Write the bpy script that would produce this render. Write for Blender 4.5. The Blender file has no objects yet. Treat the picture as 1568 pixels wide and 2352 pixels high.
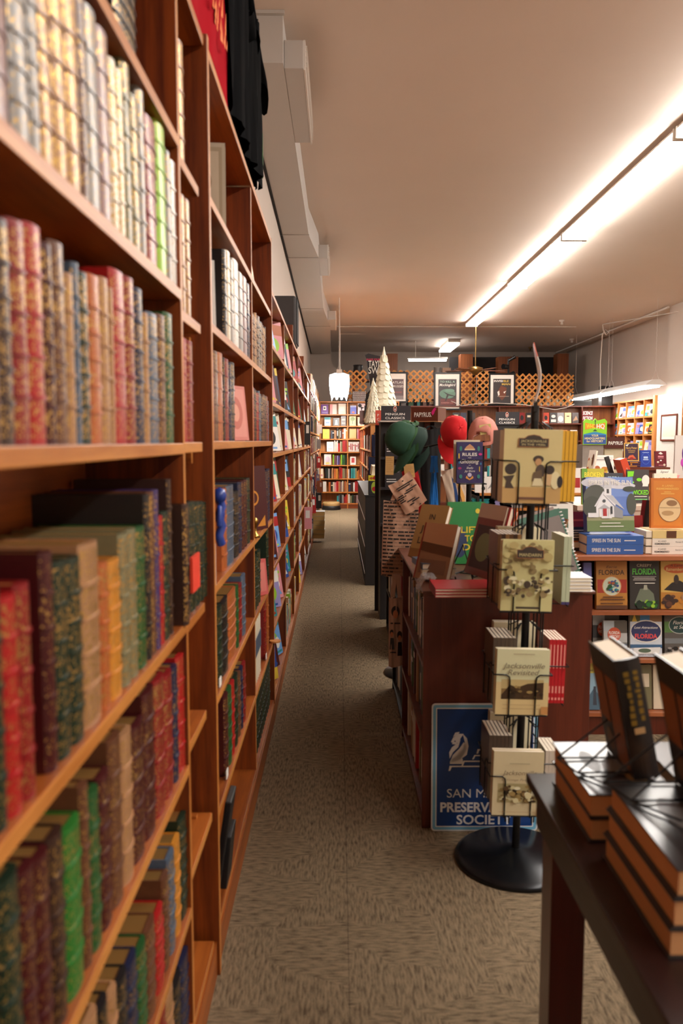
import bpy, math, random
from mathutils import Matrix, Vector
random.seed(7)
C = bpy.context.scene.collection
SC = bpy.context.scene
# ------------------------------------------------------------- camera, world, exposure
EYE = 1.5
FPX = 1829.0
PITCH = math.atan(163 / FPX)
YAW = math.atan(8 / FPX)
cam_d = bpy.data.cameras.new('camera')
cam_d.sensor_fit = 'HORIZONTAL'
cam_d.sensor_width = 24.0
cam_d.lens = FPX * 24.0 / 1568
cam_d.clip_start = 0.05
cam_d.clip_end = 100
cam_d.dof.use_dof = True
cam_d.dof.focus_distance = 8.5
cam_d.dof.aperture_fstop = 3.6
cam = bpy.data.objects.new('camera', cam_d)
cam.location = (0, 0, EYE)
cam.rotation_euler = (math.pi / 2 - PITCH, 0, -YAW)
C.objects.link(cam)
SC.camera = cam
w = bpy.data.worlds.new('world')
SC.world = w
w.use_nodes = True
w.node_tree.nodes['Background'].inputs[0].default_value = (1.0, 0.9, 0.8, 1)
w.node_tree.nodes['Background'].inputs[1].default_value = 0.05
SC.view_settings.view_transform = 'Standard'
SC.view_settings.look = 'None'
SC.view_settings.gamma = 1
SC.view_settings.use_curve_mapping = False
SC.view_settings.exposure = 0.3
TUBE = 33.0      # emission of the ceiling tubes
SHOP = 95.0      # emission of the shop light at the aisle end
SHOP_R = 26.0    # emission of the shop lights by the right wall
TUBE_COL = (1.0, 0.95, 0.89)


def ray(px, py):
    u = px - 784.0
    v = py - 1176.0
    c, s = math.cos(PITCH), math.sin(PITCH)
    X, Y, Z = u, FPX * c - v * s, -FPX * s - v * c
    cy, sy = math.cos(YAW), math.sin(YAW)
    return X * cy + Y * sy, -X * sy + Y * cy, Z


def at(px, py, X=None, Y=None, Z=None):
    """point of the place seen at a picture position, on a known plane"""
    r = ray(px, py)
    t = X / r[0] if X is not None else (Y / r[1] if Y is not None else (Z - EYE) / r[2])
    return Vector((r[0] * t, r[1] * t, EYE + r[2] * t))


def lin(c):
    c = c / 255.0
    return c / 12.92 if c <= 0.04045 else ((c + 0.055) / 1.055) ** 2.4


def rgb(r, g, b):
    return (lin(r), lin(g), lin(b), 1)


# ------------------------------------------------------------- materials
MATS = {}


def nt_mat(name):
    m = bpy.data.materials.new(name)
    m.use_nodes = True
    return m, m.node_tree.nodes, m.node_tree.links, m.node_tree.nodes['Principled BSDF']


def mat(name, col, rough=0.5, metal=0.0, coat=0.0, var=0.12, scale=30, bump=0.0, spec=0.5, stretch=None):
    if name in MATS:
        return MATS[name]
    m, N, L, b = nt_mat(name)
    b.inputs['Roughness'].default_value = rough
    b.inputs['Metallic'].default_value = metal
    b.inputs['Coat Weight'].default_value = coat
    b.inputs['Coat Roughness'].default_value = 0.22
    b.inputs['Specular IOR Level'].default_value = spec
    tc = N.new('ShaderNodeTexCoord')
    mp = N.new('ShaderNodeMapping')
    L.new(tc.outputs['Object'], mp.inputs[0])
    if stretch:
        mp.inputs['Scale'].default_value = stretch
    nz = N.new('ShaderNodeTexNoise')
    nz.inputs['Scale'].default_value = scale
    nz.inputs['Detail'].default_value = 4
    L.new(mp.outputs[0], nz.inputs['Vector'])
    mx = N.new('ShaderNodeMix')
    mx.data_type = 'RGBA'
    mx.inputs[6].default_value = tuple(c * (1 - var) for c in col[:3]) + (1,)
    mx.inputs[7].default_value = tuple(min(1, c * (1 + var)) for c in col[:3]) + (1,)
    L.new(nz.outputs['Fac'], mx.inputs[0])
    L.new(mx.outputs[2], b.inputs['Base Color'])
    if bump:
        bp = N.new('ShaderNodeBump')
        bp.inputs['Strength'].default_value = bump
        bp.inputs['Distance'].default_value = 0.002
        L.new(nz.outputs['Fac'], bp.inputs['Height'])
        L.new(bp.outputs[0], b.inputs['Normal'])
    MATS[name] = m
    return m


def emis(name, col, strength):
    if name in MATS:
        return MATS[name]
    m, N, L, b = nt_mat(name)
    b.inputs['Base Color'].default_value = (0.8, 0.8, 0.8, 1)
    b.inputs['Emission Color'].default_value = col + (1,)
    b.inputs['Emission Strength'].default_value = strength
    MATS[name] = m
    return m


def wood(name, c1, c2, axis, rough=0.42, coat=0.15):
    if name in MATS:
        return MATS[name]
    m, N, L, b = nt_mat(name)
    tc = N.new('ShaderNodeTexCoord')
    mp = N.new('ShaderNodeMapping')
    sc = [22.0, 22.0, 22.0]
    sc['xyz'.index(axis)] = 1.3
    mp.inputs['Scale'].default_value = sc
    L.new(tc.outputs['Object'], mp.inputs[0])
    n1 = N.new('ShaderNodeTexNoise')
    n1.inputs['Scale'].default_value = 1.0
    n1.inputs['Detail'].default_value = 5
    n1.inputs['Distortion'].default_value = 0.6
    L.new(mp.outputs[0], n1.inputs['Vector'])
    wv = N.new('ShaderNodeTexNoise')
    wv.inputs['Scale'].default_value = 7.0
    wv.inputs['Detail'].default_value = 3
    L.new(mp.outputs[0], wv.inputs['Vector'])
    ad = N.new('ShaderNodeMath')
    ad.operation = 'MULTIPLY_ADD'
    ad.inputs[1].default_value = 0.35
    L.new(wv.outputs['Fac'], ad.inputs[0])
    L.new(n1.outputs['Fac'], ad.inputs[2])
    cr = N.new('ShaderNodeValToRGB')
    cr.color_ramp.elements[0].position = 0.48
    cr.color_ramp.elements[0].color = c1
    cr.color_ramp.elements[1].position = 0.85
    cr.color_ramp.elements[1].color = c2
    L.new(ad.outputs[0], cr.inputs[0])
    # knots
    vo = N.new('ShaderNodeTexVoronoi')
    vo.inputs['Scale'].default_value = 2.3
    L.new(tc.outputs['Object'], vo.inputs['Vector'])
    kr = N.new('ShaderNodeValToRGB')
    kr.color_ramp.elements[0].position = 0.035
    kr.color_ramp.elements[0].color = (0.25, 0.2, 0.2, 1)
    kr.color_ramp.elements[1].position = 0.06
    kr.color_ramp.elements[1].color = (1, 1, 1, 1)
    L.new(vo.outputs['Distance'], kr.inputs[0])
    mu = N.new('ShaderNodeMix')
    mu.data_type = 'RGBA'
    mu.blend_type = 'MULTIPLY'
    mu.inputs[0].default_value = 0.8
    L.new(cr.outputs[0], mu.inputs[6])
    L.new(kr.outputs[0], mu.inputs[7])
    L.new(mu.outputs[2], b.inputs['Base Color'])
    b.inputs['Roughness'].default_value = rough
    b.inputs['Coat Weight'].default_value = coat
    b.inputs['Coat Roughness'].default_value = 0.3
    MATS[name] = m
    return m


def gilt(name, leather, gold=(0.6, 0.36, 0.11, 1), amount=0.5, scale=230):
    """leather tooled with small gold ornaments"""
    if name in MATS:
        return MATS[name]
    m, N, L, b = nt_mat(name)
    tc = N.new('ShaderNodeTexCoord')
    vo = N.new('ShaderNodeTexVoronoi')
    vo.inputs['Scale'].default_value = scale
    L.new(tc.outputs['Object'], vo.inputs['Vector'])
    nz = N.new('ShaderNodeTexNoise')
    nz.inputs['Scale'].default_value = scale * 0.6
    L.new(tc.outputs['Object'], nz.inputs['Vector'])
    sb = N.new('ShaderNodeMath')
    sb.operation = 'ADD'
    L.new(vo.outputs['Distance'], sb.inputs[0])
    L.new(nz.outputs['Fac'], sb.inputs[1])
    cr = N.new('ShaderNodeValToRGB')
    cr.color_ramp.elements[0].position = 0.62 + amount * 0.36
    cr.color_ramp.elements[1].position = 0.68 + amount * 0.36
    L.new(sb.outputs[0], cr.inputs[0])
    mx = N.new('ShaderNodeMix')
    mx.data_type = 'RGBA'
    mx.inputs[6].default_value = gold
    mx.inputs[7].default_value = leather
    L.new(cr.outputs[0], mx.inputs[0])
    L.new(mx.outputs[2], b.inputs['Base Color'])
    inv = N.new('ShaderNodeMath')
    inv.operation = 'SUBTRACT'
    inv.inputs[0].default_value = 0.8
    L.new(cr.outputs[0], inv.inputs[1])
    inv.use_clamp = True
    L.new(inv.outputs[0], b.inputs['Metallic'])
    b.inputs['Roughness'].default_value = 0.34
    b.inputs['Coat Weight'].default_value = 0.2
    b.inputs['Coat Roughness'].default_value = 0.25
    MATS[name] = m
    return m


def carpet_mat():
    m, N, L, b = nt_mat('carpet')
    tc = N.new('ShaderNodeTexCoord')

    def noise(scale, mapping, det=2):
        mp = N.new('ShaderNodeMapping')
        mp.inputs['Scale'].default_value = mapping
        L.new(tc.outputs['Object'], mp.inputs[0])
        n = N.new('ShaderNodeTexNoise')
        n.inputs['Scale'].default_value = scale
        n.inputs['Detail'].default_value = det
        L.new(mp.outputs[0], n.inputs['Vector'])
        return n
    na = noise(1, (130, 24, 1))
    nb = noise(1, (24, 110, 1))
    nc = noise(420, (1, 1, 1))
    sel = N.new('ShaderNodeTexVoronoi')
    sel.inputs['Scale'].default_value = 6
    L.new(tc.outputs['Object'], sel.inputs['Vector'])
    st = N.new('ShaderNodeSeparateColor')
    L.new(sel.outputs['Color'], st.inputs[0])
    gt = N.new('ShaderNodeMath')
    gt.operation = 'GREATER_THAN'
    gt.inputs[1].default_value = 0.62
    L.new(st.outputs[0], gt.inputs[0])
    mx = N.new('ShaderNodeMix')
    L.new(gt.outputs[0], mx.inputs[0])
    L.new(na.outputs['Fac'], mx.inputs[2])
    L.new(nb.outputs['Fac'], mx.inputs[3])
    ad = N.new('ShaderNodeMath')
    ad.operation = 'MULTIPLY_ADD'
    ad.inputs[1].default_value = 0.75
    L.new(nc.outputs['Fac'], ad.inputs[0])
    L.new(mx.outputs[0], ad.inputs[2])
    cr = N.new('ShaderNodeValToRGB')
    cr.color_ramp.elements[0].position = 0.58
    cr.color_ramp.elements[0].color = rgb(74, 62, 48)
    cr.color_ramp.elements[1].position = 1.2
    cr.color_ramp.elements[1].color = rgb(150, 132, 106)
    L.new(ad.outputs[0], cr.inputs[0])
    # seam between carpet widths
    sx = N.new('ShaderNodeSeparateXYZ')
    L.new(tc.outputs['Object'], sx.inputs[0])
    sbt = N.new('ShaderNodeMath')
    sbt.operation = 'SUBTRACT'
    sbt.inputs[1].default_value = 0.03
    L.new(sx.outputs[0], sbt.inputs[0])
    ab = N.new('ShaderNodeMath')
    ab.operation = 'ABSOLUTE'
    L.new(sbt.outputs[0], ab.inputs[0])
    lt = N.new('ShaderNodeMath')
    lt.operation = 'LESS_THAN'
    lt.inputs[1].default_value = 0.0016
    L.new(ab.outputs[0], lt.inputs[0])
    m2 = N.new('ShaderNodeMix')
    m2.data_type = 'RGBA'
    mf = N.new('ShaderNodeMath')
    mf.operation = 'MULTIPLY'
    mf.inputs[1].default_value = 0.5
    L.new(lt.outputs[0], mf.inputs[0])
    L.new(mf.outputs[0], m2.inputs[0])
    L.new(cr.outputs[0], m2.inputs[6])
    m2.inputs[7].default_value = rgb(60, 50, 42)
    L.new(m2.outputs[2], b.inputs['Base Color'])
    b.inputs['Roughness'].default_value = 0.95
    b.inputs['Specular IOR Level'].default_value = 0.15
    bp = N.new('ShaderNodeBump')
    bp.inputs['Strength'].default_value = 0.7
    bp.inputs['Distance'].default_value = 0.004
    L.new(ad.outputs[0], bp.inputs['Height'])
    L.new(bp.outputs[0], b.inputs['Normal'])
    return m


# ------------------------------------------------------------- mesh builder
class MB:
    def __init__(s):
        s.v, s.f, s.m, s.s = [], [], [], []

    def add(s, vs, fs, m=0, smooth=False, M=None):
        o = len(s.v)
        if M is not None:
            vs = [tuple(M @ Vector(v)) for v in vs]
        s.v += [tuple(v) for v in vs]
        for i, f in enumerate(fs):
            s.f.append([o + k for k in f])
            s.m.append(m[i] if isinstance(m, (list, tuple)) else m)
            s.s.append(smooth)
        return s

    def box(s, x0, x1, y0, y1, z0, z1, m=0, M=None, px=None, ny=None):
        vs = [(x0, y0, z0), (x1, y0, z0), (x1, y1, z0), (x0, y1, z0), (x0, y0, z1), (x1, y0, z1), (x1, y1, z1), (x0, y1, z1)]
        fs = [(0, 3, 2, 1), (4, 5, 6, 7), (0, 1, 5, 4), (1, 2, 6, 5), (2, 3, 7, 6), (3, 0, 4, 7)]
        mm = [m] * 6
        if px is not None:
            mm[3] = px
        if ny is not None:
            mm[2] = ny
        return s.add(vs, fs, mm, False, M)

    def quad(s, a, b, c, d, m=0, M=None):
        return s.add([a, b, c, d], [(0, 1, 2, 3)], m, False, M)

    def prism(s, poly, z0, z1, m=0, M=None, smooth=False, cap=True):
        n = len(poly)
        vs = [(p[0], p[1], z0) for p in poly] + [(p[0], p[1], z1) for p in poly]
        s.add(vs, [(i, (i + 1) % n, n + (i + 1) % n, n + i) for i in range(n)], m, smooth, M)
        if cap:
            s.add(vs, [tuple(range(n))[::-1], tuple(range(n, 2 * n))], m, False, M)
        return s

    def cyl(s, a, b, r, r2=None, n=12, m=0, cap=True):
        a, b = Vector(a), Vector(b)
        r2 = r if r2 is None else r2
        d = (b - a).normalized()
        u = d.orthogonal().normalized()
        w_ = d.cross(u)
        vs = []
        for c, q in ((a, r), (b, r2)):
            for i in range(n):
                t = 2 * math.pi * i / n
                vs.append(tuple(c + u * math.cos(t) * q + w_ * math.sin(t) * q))
        s.add(vs, [(i, (i + 1) % n, n + (i + 1) % n, n + i) for i in range(n)], m, True)
        if cap:
            s.add(vs, [tuple(range(n))[::-1], tuple(range(n, 2 * n))], m, False)
        return s

    def tube(s, pts, r, n=6, m=0):
        pts = [Vector(p) for p in pts]
        vs = []
        prev = None
        for i, p in enumerate(pts):
            d = (pts[min(i + 1, len(pts) - 1)] - pts[max(i - 1, 0)]).normalized()
            u = d.orthogonal().normalized() if prev is None else (prev - d * prev.dot(d)).normalized()
            prev = u
            w_ = d.cross(u)
            for k in range(n):
                t = 2 * math.pi * k / n
                vs.append(tuple(p + u * math.cos(t) * r + w_ * math.sin(t) * r))
        fs = []
        for i in range(len(pts) - 1):
            for k in range(n):
                a = i * n + k
                b = i * n + (k + 1) % n
                fs.append((a, b, b + n, a + n))
        s.add(vs, fs, m, True)
        s.add(vs, [tuple(range(n))[::-1], tuple(range(len(vs) - n, len(vs)))], m, False)
        return s

    def lathe(s, prof, cx=0, cy=0, n=32, m=0, M=None):
        vs = []
        for r, z in prof:
            for i in range(n):
                t = 2 * math.pi * i / n
                vs.append((cx + r * math.cos(t), cy + r * math.sin(t), z))
        fs = []
        for j in range(len(prof) - 1):
            for i in range(n):
                a = j * n + i
                b = j * n + (i + 1) % n
                fs.append((a, b, b + n, a + n))
        return s.add(vs, fs, m, True, M)

    def build(s, name, mats, parent=None, loc=None, rot=None, bevel=0.0):
        me = bpy.data.meshes.new(name)
        me.from_pydata(s.v, [], s.f)
        for mt in (mats if isinstance(mats, (list, tuple)) else [mats]):
            me.materials.append(mt)
        me.polygons.foreach_set('material_index', s.m)
        me.polygons.foreach_set('use_smooth', s.s)
        me.update()
        o = bpy.data.objects.new(name, me)
        C.objects.link(o)
        if parent is not None:
            o.parent = parent
        if loc is not None:
            o.location = loc
        if rot is not None:
            o.rotation_euler = rot
        if bevel:
            md = o.modifiers.new('bevel', 'BEVEL')
            md.width = bevel
            md.segments = 2
            md.limit_method = 'ANGLE'
        return o


LABELS = {}


def tag(o, label, cat, group=None):
    o['label'] = label
    o['category'] = cat
    if group:
        o['group'] = group
    LABELS.setdefault(label, []).append(o)
    return o


def empty(name, loc=(0, 0, 0), rot=(0, 0, 0)):
    o = bpy.data.objects.new(name, None)
    C.objects.link(o)
    o.location = loc
    o.rotation_euler = rot
    return o


def struct(o):
    o['kind'] = 'structure'
    return o


ORD = ['zeroth', 'first', 'second', 'third', 'fourth', 'fifth', 'sixth', 'seventh', 'eighth', 'ninth', 'tenth', 'eleventh', 'twelfth',
       'thirteenth', 'fourteenth', 'fifteenth', 'sixteenth', 'seventeenth', 'eighteenth', 'nineteenth', 'twentieth']
ORD += ['twenty-' + q for q in ORD[1:10]] + ['thirtieth'] + ['thirty-' + q for q in ORD[1:10]] + ['fortieth'] + ['forty-' + q for q in ORD[1:10]] + ['fiftieth'] + ['fifty-' + q for q in ORD[1:10]] + ['sixtieth'] + ['sixty-' + q for q in ORD[1:10]]

TXT = {}


def text_mesh(body, size, shear=0.0, bold=0.0, depth=0.0, align='CENTER', spacing=1.0):
    key = (body, size, shear, bold, depth, align, spacing)
    if key in TXT:
        return TXT[key]
    cu = bpy.data.curves.new('t', 'FONT')
    cu.body = body
    cu.size = size
    cu.shear = shear
    cu.offset = bold
    cu.extrude = depth
    cu.align_x = align
    cu.space_character = spacing
    cu.resolution_u = 3
    o = bpy.data.objects.new('t', cu)
    C.objects.link(o)
    dg = bpy.context.evaluated_depsgraph_get()
    dg.update()
    me = o.evaluated_get(dg).to_mesh()
    vs = [tuple(v.co) for v in me.vertices]
    fs = [tuple(p.vertices) for p in me.polygons]
    o.evaluated_get(dg).to_mesh_clear()
    bpy.data.objects.remove(o)
    bpy.data.curves.remove(cu)
    TXT[key] = (vs, fs)
    return vs, fs


def put_text(mb, body, cx, cz, h, m, y=-0.0006, width=None, shear=0.0, bold=0.0, spacing=1.0, M=None):
    """letters of cap height h standing in the x-z plane, facing -y, baseline at cz"""
    vs, fs = text_mesh(body, 1.0, shear, bold, 0.0, 'CENTER', spacing)
    if not vs:
        return
    k = h / 0.70
    kx = k
    if width:
        xs = [v[0] for v in vs]
        kx = width / max(1e-6, max(xs) - min(xs))
        mid = (max(xs) + min(xs)) / 2
    else:
        mid = 0
    mb.add([(cx + (v[0] - mid) * kx, y, cz + v[1] * k) for v in vs], fs, m, False, M)
# ------------------------------------------------------------- common materials
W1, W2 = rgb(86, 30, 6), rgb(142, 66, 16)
wy = wood('pine_grain_along', rgb(120, 54, 14), rgb(174, 94, 34), 'y')  # shelf boards painted lighter than the uprights, as lit from above
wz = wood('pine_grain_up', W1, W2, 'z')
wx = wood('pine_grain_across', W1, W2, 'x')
wedge = wood('pine_edge_lit', rgb(170, 98, 36), rgb(208, 138, 66), 'y', 0.4)  # front edges lighter than the faces: light falling on them put in the colour
wedgez = wood('pine_edge_up_lit', rgb(180, 104, 38), rgb(212, 142, 68), 'z', 0.4)  # upright front edges, brightened by painted light as well
wbright = wood('orange_pine', rgb(196, 120, 56), rgb(226, 156, 88), 'z', 0.45)
dark_red = wood('dark_red_wood', rgb(78, 28, 16), rgb(104, 42, 24), 'z', 0.35)
dark_top = wood('dark_red_wood_top', rgb(84, 46, 34), rgb(112, 64, 46), 'x', 0.35)
espresso = wood('espresso_wood', rgb(26, 11, 10), rgb(40, 18, 16), 'y', 0.35, 0.1)
esp_red = wood('mahogany_leg', rgb(64, 12, 8), rgb(84, 22, 14), 'z', 0.3, 0.3)
black = mat('black_metal', rgb(20, 20, 22), 0.35, 0.3)
blackp = mat('black_plastic', rgb(24, 23, 24), 0.45)
blackw = mat('black_painted_wood', rgb(22, 15, 14), 0.5)
pages = mat('page_edges', rgb(236, 224, 204), 0.8, var=0.12, scale=8, stretch=(60, 60, 1))
pagesh = mat('page_edges_flat', rgb(222, 206, 184), 0.8, var=0.12, scale=8, stretch=(1, 1, 60))
goldp = mat('gilt_page_edges', rgb(196, 150, 84), 0.35, 0.75, scale=60, stretch=(60, 4, 4))
white_p = mat('white_paint', rgb(226, 218, 210), 0.6, var=0.03, scale=3)
wallm = mat('wall_paint', rgb(208, 194, 182), 0.7, var=0.03, scale=2)
ceilm = mat('ceiling_paint', rgb(226, 208, 194), 0.75, var=0.035, scale=1.2, bump=0.15)
ductm = mat('duct_paint', rgb(196, 190, 184), 0.5, var=0.03, scale=2)
paper = mat('white_paper', rgb(240, 236, 228), 0.6, var=0.02)
tubem = emis('lit_tube', TUBE_COL, TUBE)
tubesoft = emis('lit_diffuser', TUBE_COL, TUBE)
shopm = emis('lit_shop_tube', TUBE_COL, SHOP)
shopr = emis('lit_shop_tube_right', TUBE_COL, SHOP_R)
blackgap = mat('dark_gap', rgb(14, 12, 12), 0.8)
WX = lambda y: -0.575 - 0.0065 * y          # plane of the left wall
FX = lambda y: -0.345 - (0.0044 * (y - 4.0) if y > 4 else 0)   # fronts of the left cases
CEIL = 4.05
# ------------------------------------------------------------- room
YB0, YB1 = -4.5, 23.2
XR = 6.58
carpet = carpet_mat()
struct(MB().box(-1.2, XR + .2, YB0, YB1, -.1, 0).build('floor', carpet))
struct(MB().box(-1.2, XR + .2, YB0, YB1, CEIL, CEIL + .1).build('ceiling', ceilm))
mb = MB()
for m_, (ya, yb) in enumerate([(YB0, 21.0)]):
    mb.add([(WX(ya), ya, 0), (WX(yb), yb, 0), (WX(yb), yb, CEIL), (WX(ya), ya, CEIL), (WX(ya) - .3, ya, 0), (WX(yb) - .3, yb, 0), (WX(yb) - .3, yb, CEIL), (WX(ya) - .3, ya, CEIL)],
           [(0, 1, 2, 3), (5, 4, 7, 6), (0, 3, 7, 4), (1, 5, 6, 2), (3, 2, 6, 7), (0, 4, 5, 1)])
struct(mb.build('wall_left', wallm))
struct(MB().box(XR, XR + .15, YB0, YB1, 0, CEIL).build('wall_right', wallm))
struct(MB().box(-1.2, XR + .2, YB1, YB1 + .15, 0, CEIL).build('wall_back', wallm))
struct(MB().box(-1.2, XR + .2, YB0 - .15, YB0, 0, CEIL).build('wall_front', wallm))
# stub wall facing the aisle at its far end, upper corner cut off
Y_ = 20.95
P_ = [at(x, y, Y=Y_) for x, y in [(700, 800), (760, 800), (760, 833), (778, 852), (792, 852), (792, 990), (700, 990)]]
mb = MB()
poly = [(p.x, -p.z) for p in P_]
mb.prism(poly, 0, .1, M=Matrix(((1, 0, 0, 0), (0, 0, 1, Y_), (0, -1, 0, 0), (0, 0, 0, 1))))
mb.box(P_[0].x, P_[5].x, Y_, Y_ + .1, 0, P_[5].z)
struct(mb.build('wall_stub', wallm))
struct(MB().box(XR - .25, XR, 14.0, 15.45, 0, CEIL).build('wall_pillar', wallm))


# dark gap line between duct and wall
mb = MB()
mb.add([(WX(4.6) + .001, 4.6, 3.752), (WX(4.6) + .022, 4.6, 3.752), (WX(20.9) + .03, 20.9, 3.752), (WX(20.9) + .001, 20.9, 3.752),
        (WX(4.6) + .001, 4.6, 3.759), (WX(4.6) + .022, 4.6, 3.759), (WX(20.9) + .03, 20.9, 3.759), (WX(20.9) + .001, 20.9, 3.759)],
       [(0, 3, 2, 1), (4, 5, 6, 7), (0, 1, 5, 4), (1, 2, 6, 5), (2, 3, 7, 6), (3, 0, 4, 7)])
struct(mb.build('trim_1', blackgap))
# air duct in three widening runs with outlet boxes
duct = empty('air_duct', (0, 5, 3.76))
tag(duct, 'long white painted air duct running under the ceiling along the left wall', 'duct')
runs = [(5.0, 9.0, -.329, -.322), (9.0, 10.1, -.322, -.24), (10.1, 13.9, -.24, -.25), (13.9, 16.0, -.25, -.158), (16.0, 20.94, -.158, -.19)]
for ya, yb, xa, xb in runs:
    mb = MB()
    za, zb = 3.76, CEIL - .001
    wa, wb = WX(ya) + .002, WX(yb) + .002
    mb.add([(wa, ya, za), (xa, ya, za), (xb, yb, za), (wb, yb, za), (wa, ya, zb), (xa, ya, zb), (xb, yb, zb), (wb, yb, zb)],
           [(0, 3, 2, 1), (4, 5, 6, 7), (0, 1, 5, 4), (1, 2, 6, 5), (2, 3, 7, 6), (3, 0, 4, 7)])
    o = mb.build('duct_section', ductm, duct)
    o.matrix_parent_inverse = Matrix.Translation((0, 5, 3.76)).inverted()
    # folded seam
    mb = MB()
    mb.box(wb, xb + .006, yb - .012, yb, 3.752, 3.764)
    o = mb.build('duct_seam', ductm, duct)
    o.matrix_parent_inverse = Matrix.Translation((0, 5, 3.76)).inverted()
mb = MB()
mb.box(WX(5) + .01, -.318, 4.97, 5.0, 4.03, CEIL - .001)
o = mb.build('duct_flange', ductm, duct)
o.matrix_parent_inverse = Matrix.Translation((0, 5, 3.76)).inverted()
for ya, yb, xa, xb in [(5.08, 6.3, -.328, -.21), (10.15, 11.2, -.243, -.13), (15.2, 16.6, -.19, -.05)]:
    mb = MB().box(xa, xb, ya, yb, 3.765, 3.93)
    o = mb.build('outlet_box', ductm, duct, bevel=.004)
    o.matrix_parent_inverse = Matrix.Translation((0, 5, 3.76)).inverted()
    mb = MB()
    mb.box(xb, xb + .012, ya + .01, yb + .02, 3.76, 3.935)
    for k in range(5):
        mb.box(xb + .012, xb + .022, ya + .03, yb, 3.785 + k * .03, 3.79 + k * .03)
    g = mb.build('outlet_grille', white_p, o)

# ------------------------------------------------------------- ceiling strip lights
XL = 2.86
seg = [(-3.5, -.3), (-.3, 3.1), (3.1, 6.65), (6.65, 9.9), (9.9, 13.0), (13.0, 17.4)]
names = ['one behind the camera side', 'second nearest, overhead right', 'nearest one in view cut by the frame edge', 'long middle one after the frame edge', 'third in the row towards the back', 'farthest with open tubes']
for i, (ya, yb) in enumerate(seg):
    L0 = empty('ceiling_light', (XL, ya, CEIL))
    tag(L0, 'white fluorescent ceiling strip light, ' + names[i], 'light', 'ceiling strip lights in a row')
    ln = yb - ya - .03
    MB().box(-.055, .055, 0, ln, -.045, -.001).build('light_housing', white_p, L0)
    if i < 5:
        mb = MB()
        pr = [(-.149, -.064), (-.142, -.11), (-.09, -.128), (.09, -.128), (.142, -.11), (.149, -.064)]
        mb.prism([(x, z) for x, z in pr], .02, ln - .02, M=Matrix(((1, 0, 0, 0), (0, 0, 1, 0), (0, 1, 0, 0), (0, 0, 0, 1))))
        mb.build('light_diffuser', tubesoft, L0)
        MB().box(-.15, .15, .02, ln - .02, -.063, -.046).build('light_tray', white_p, L0)
        for yy in (0, ln - .025):
            MB().box(-.158, .158, yy, yy + .025, -.138, -.04).build('end_cap', white_p, L0, bevel=.006)
    else:
        MB().box(-.12, .12, .02, ln - .02, -.06, -.03).build('light_tray', white_p, L0)
        for k in range(4):
            mb = MB()
            mb.cyl((-.1 + k * .066, .06, -.085), (-.1 + k * .066, ln - .06, -.085), .019, n=10)
            mb.build('fluorescent_tube', tubem, L0)
        for yy in (.03, ln - .06):
            MB().box(-.125, .125, yy, yy + .03, -.11, -.03).build('end_cap', white_p, L0)
# ------------------------------------------------------------- books
COL = dict(
    red=(132, 20, 22), brightred=(164, 20, 22), maroon=(68, 14, 17), darkgreen=(17, 40, 26), green=(30, 80, 36), brightgreen=(34, 108, 36), black=(26, 24, 25), navy=(26, 32, 62),
    blue=(40, 74, 150), slate=(78, 92, 110), purple=(62, 44, 96), brown=(98, 58, 36), darkbrown=(54, 30, 22), tan=(168, 122, 84), orange=(176, 92, 44), amber=(198, 128, 42),
    cream=(222, 208, 182), white=(232, 226, 218), grey=(150, 146, 142), olive=(122, 116, 84), mauve=(150, 118, 118), pink=(214, 140, 146), yellow=(222, 190, 60), teal=(40, 138, 142), lime=(150, 198, 50), lilac=(150, 140, 190), sky=(110, 160, 214))
CNAME = dict(brightred='bright red', darkgreen='dark green', brightgreen='bright green', darkbrown='dark brown', amber='golden orange', slate='slate blue', sky='light blue', cream='cream')


def cname(k):
    return CNAME.get(k, k)


def leather(k):
    return mat('leather_' + k, rgb(*COL[k]), 0.42, coat=0.35, var=0.16, scale=90, bump=0.12)


def giltm(k, a):
    a = round(a, 1)
    return gilt('gilt_%s_%s' % (k, a), rgb(*COL[k]), amount=a)


def cloth(k):
    return mat('cloth_' + k, rgb(*COL[k]), 0.5, coat=0.1, var=0.08, scale=300)


def pm(c):
    """printed ink of a colour"""
    if isinstance(c, str):
        c = COL[c]
    return mat('print_%d_%d_%d' % c, rgb(*c), 0.42, coat=0.15, var=0.04, scale=40)


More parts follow.
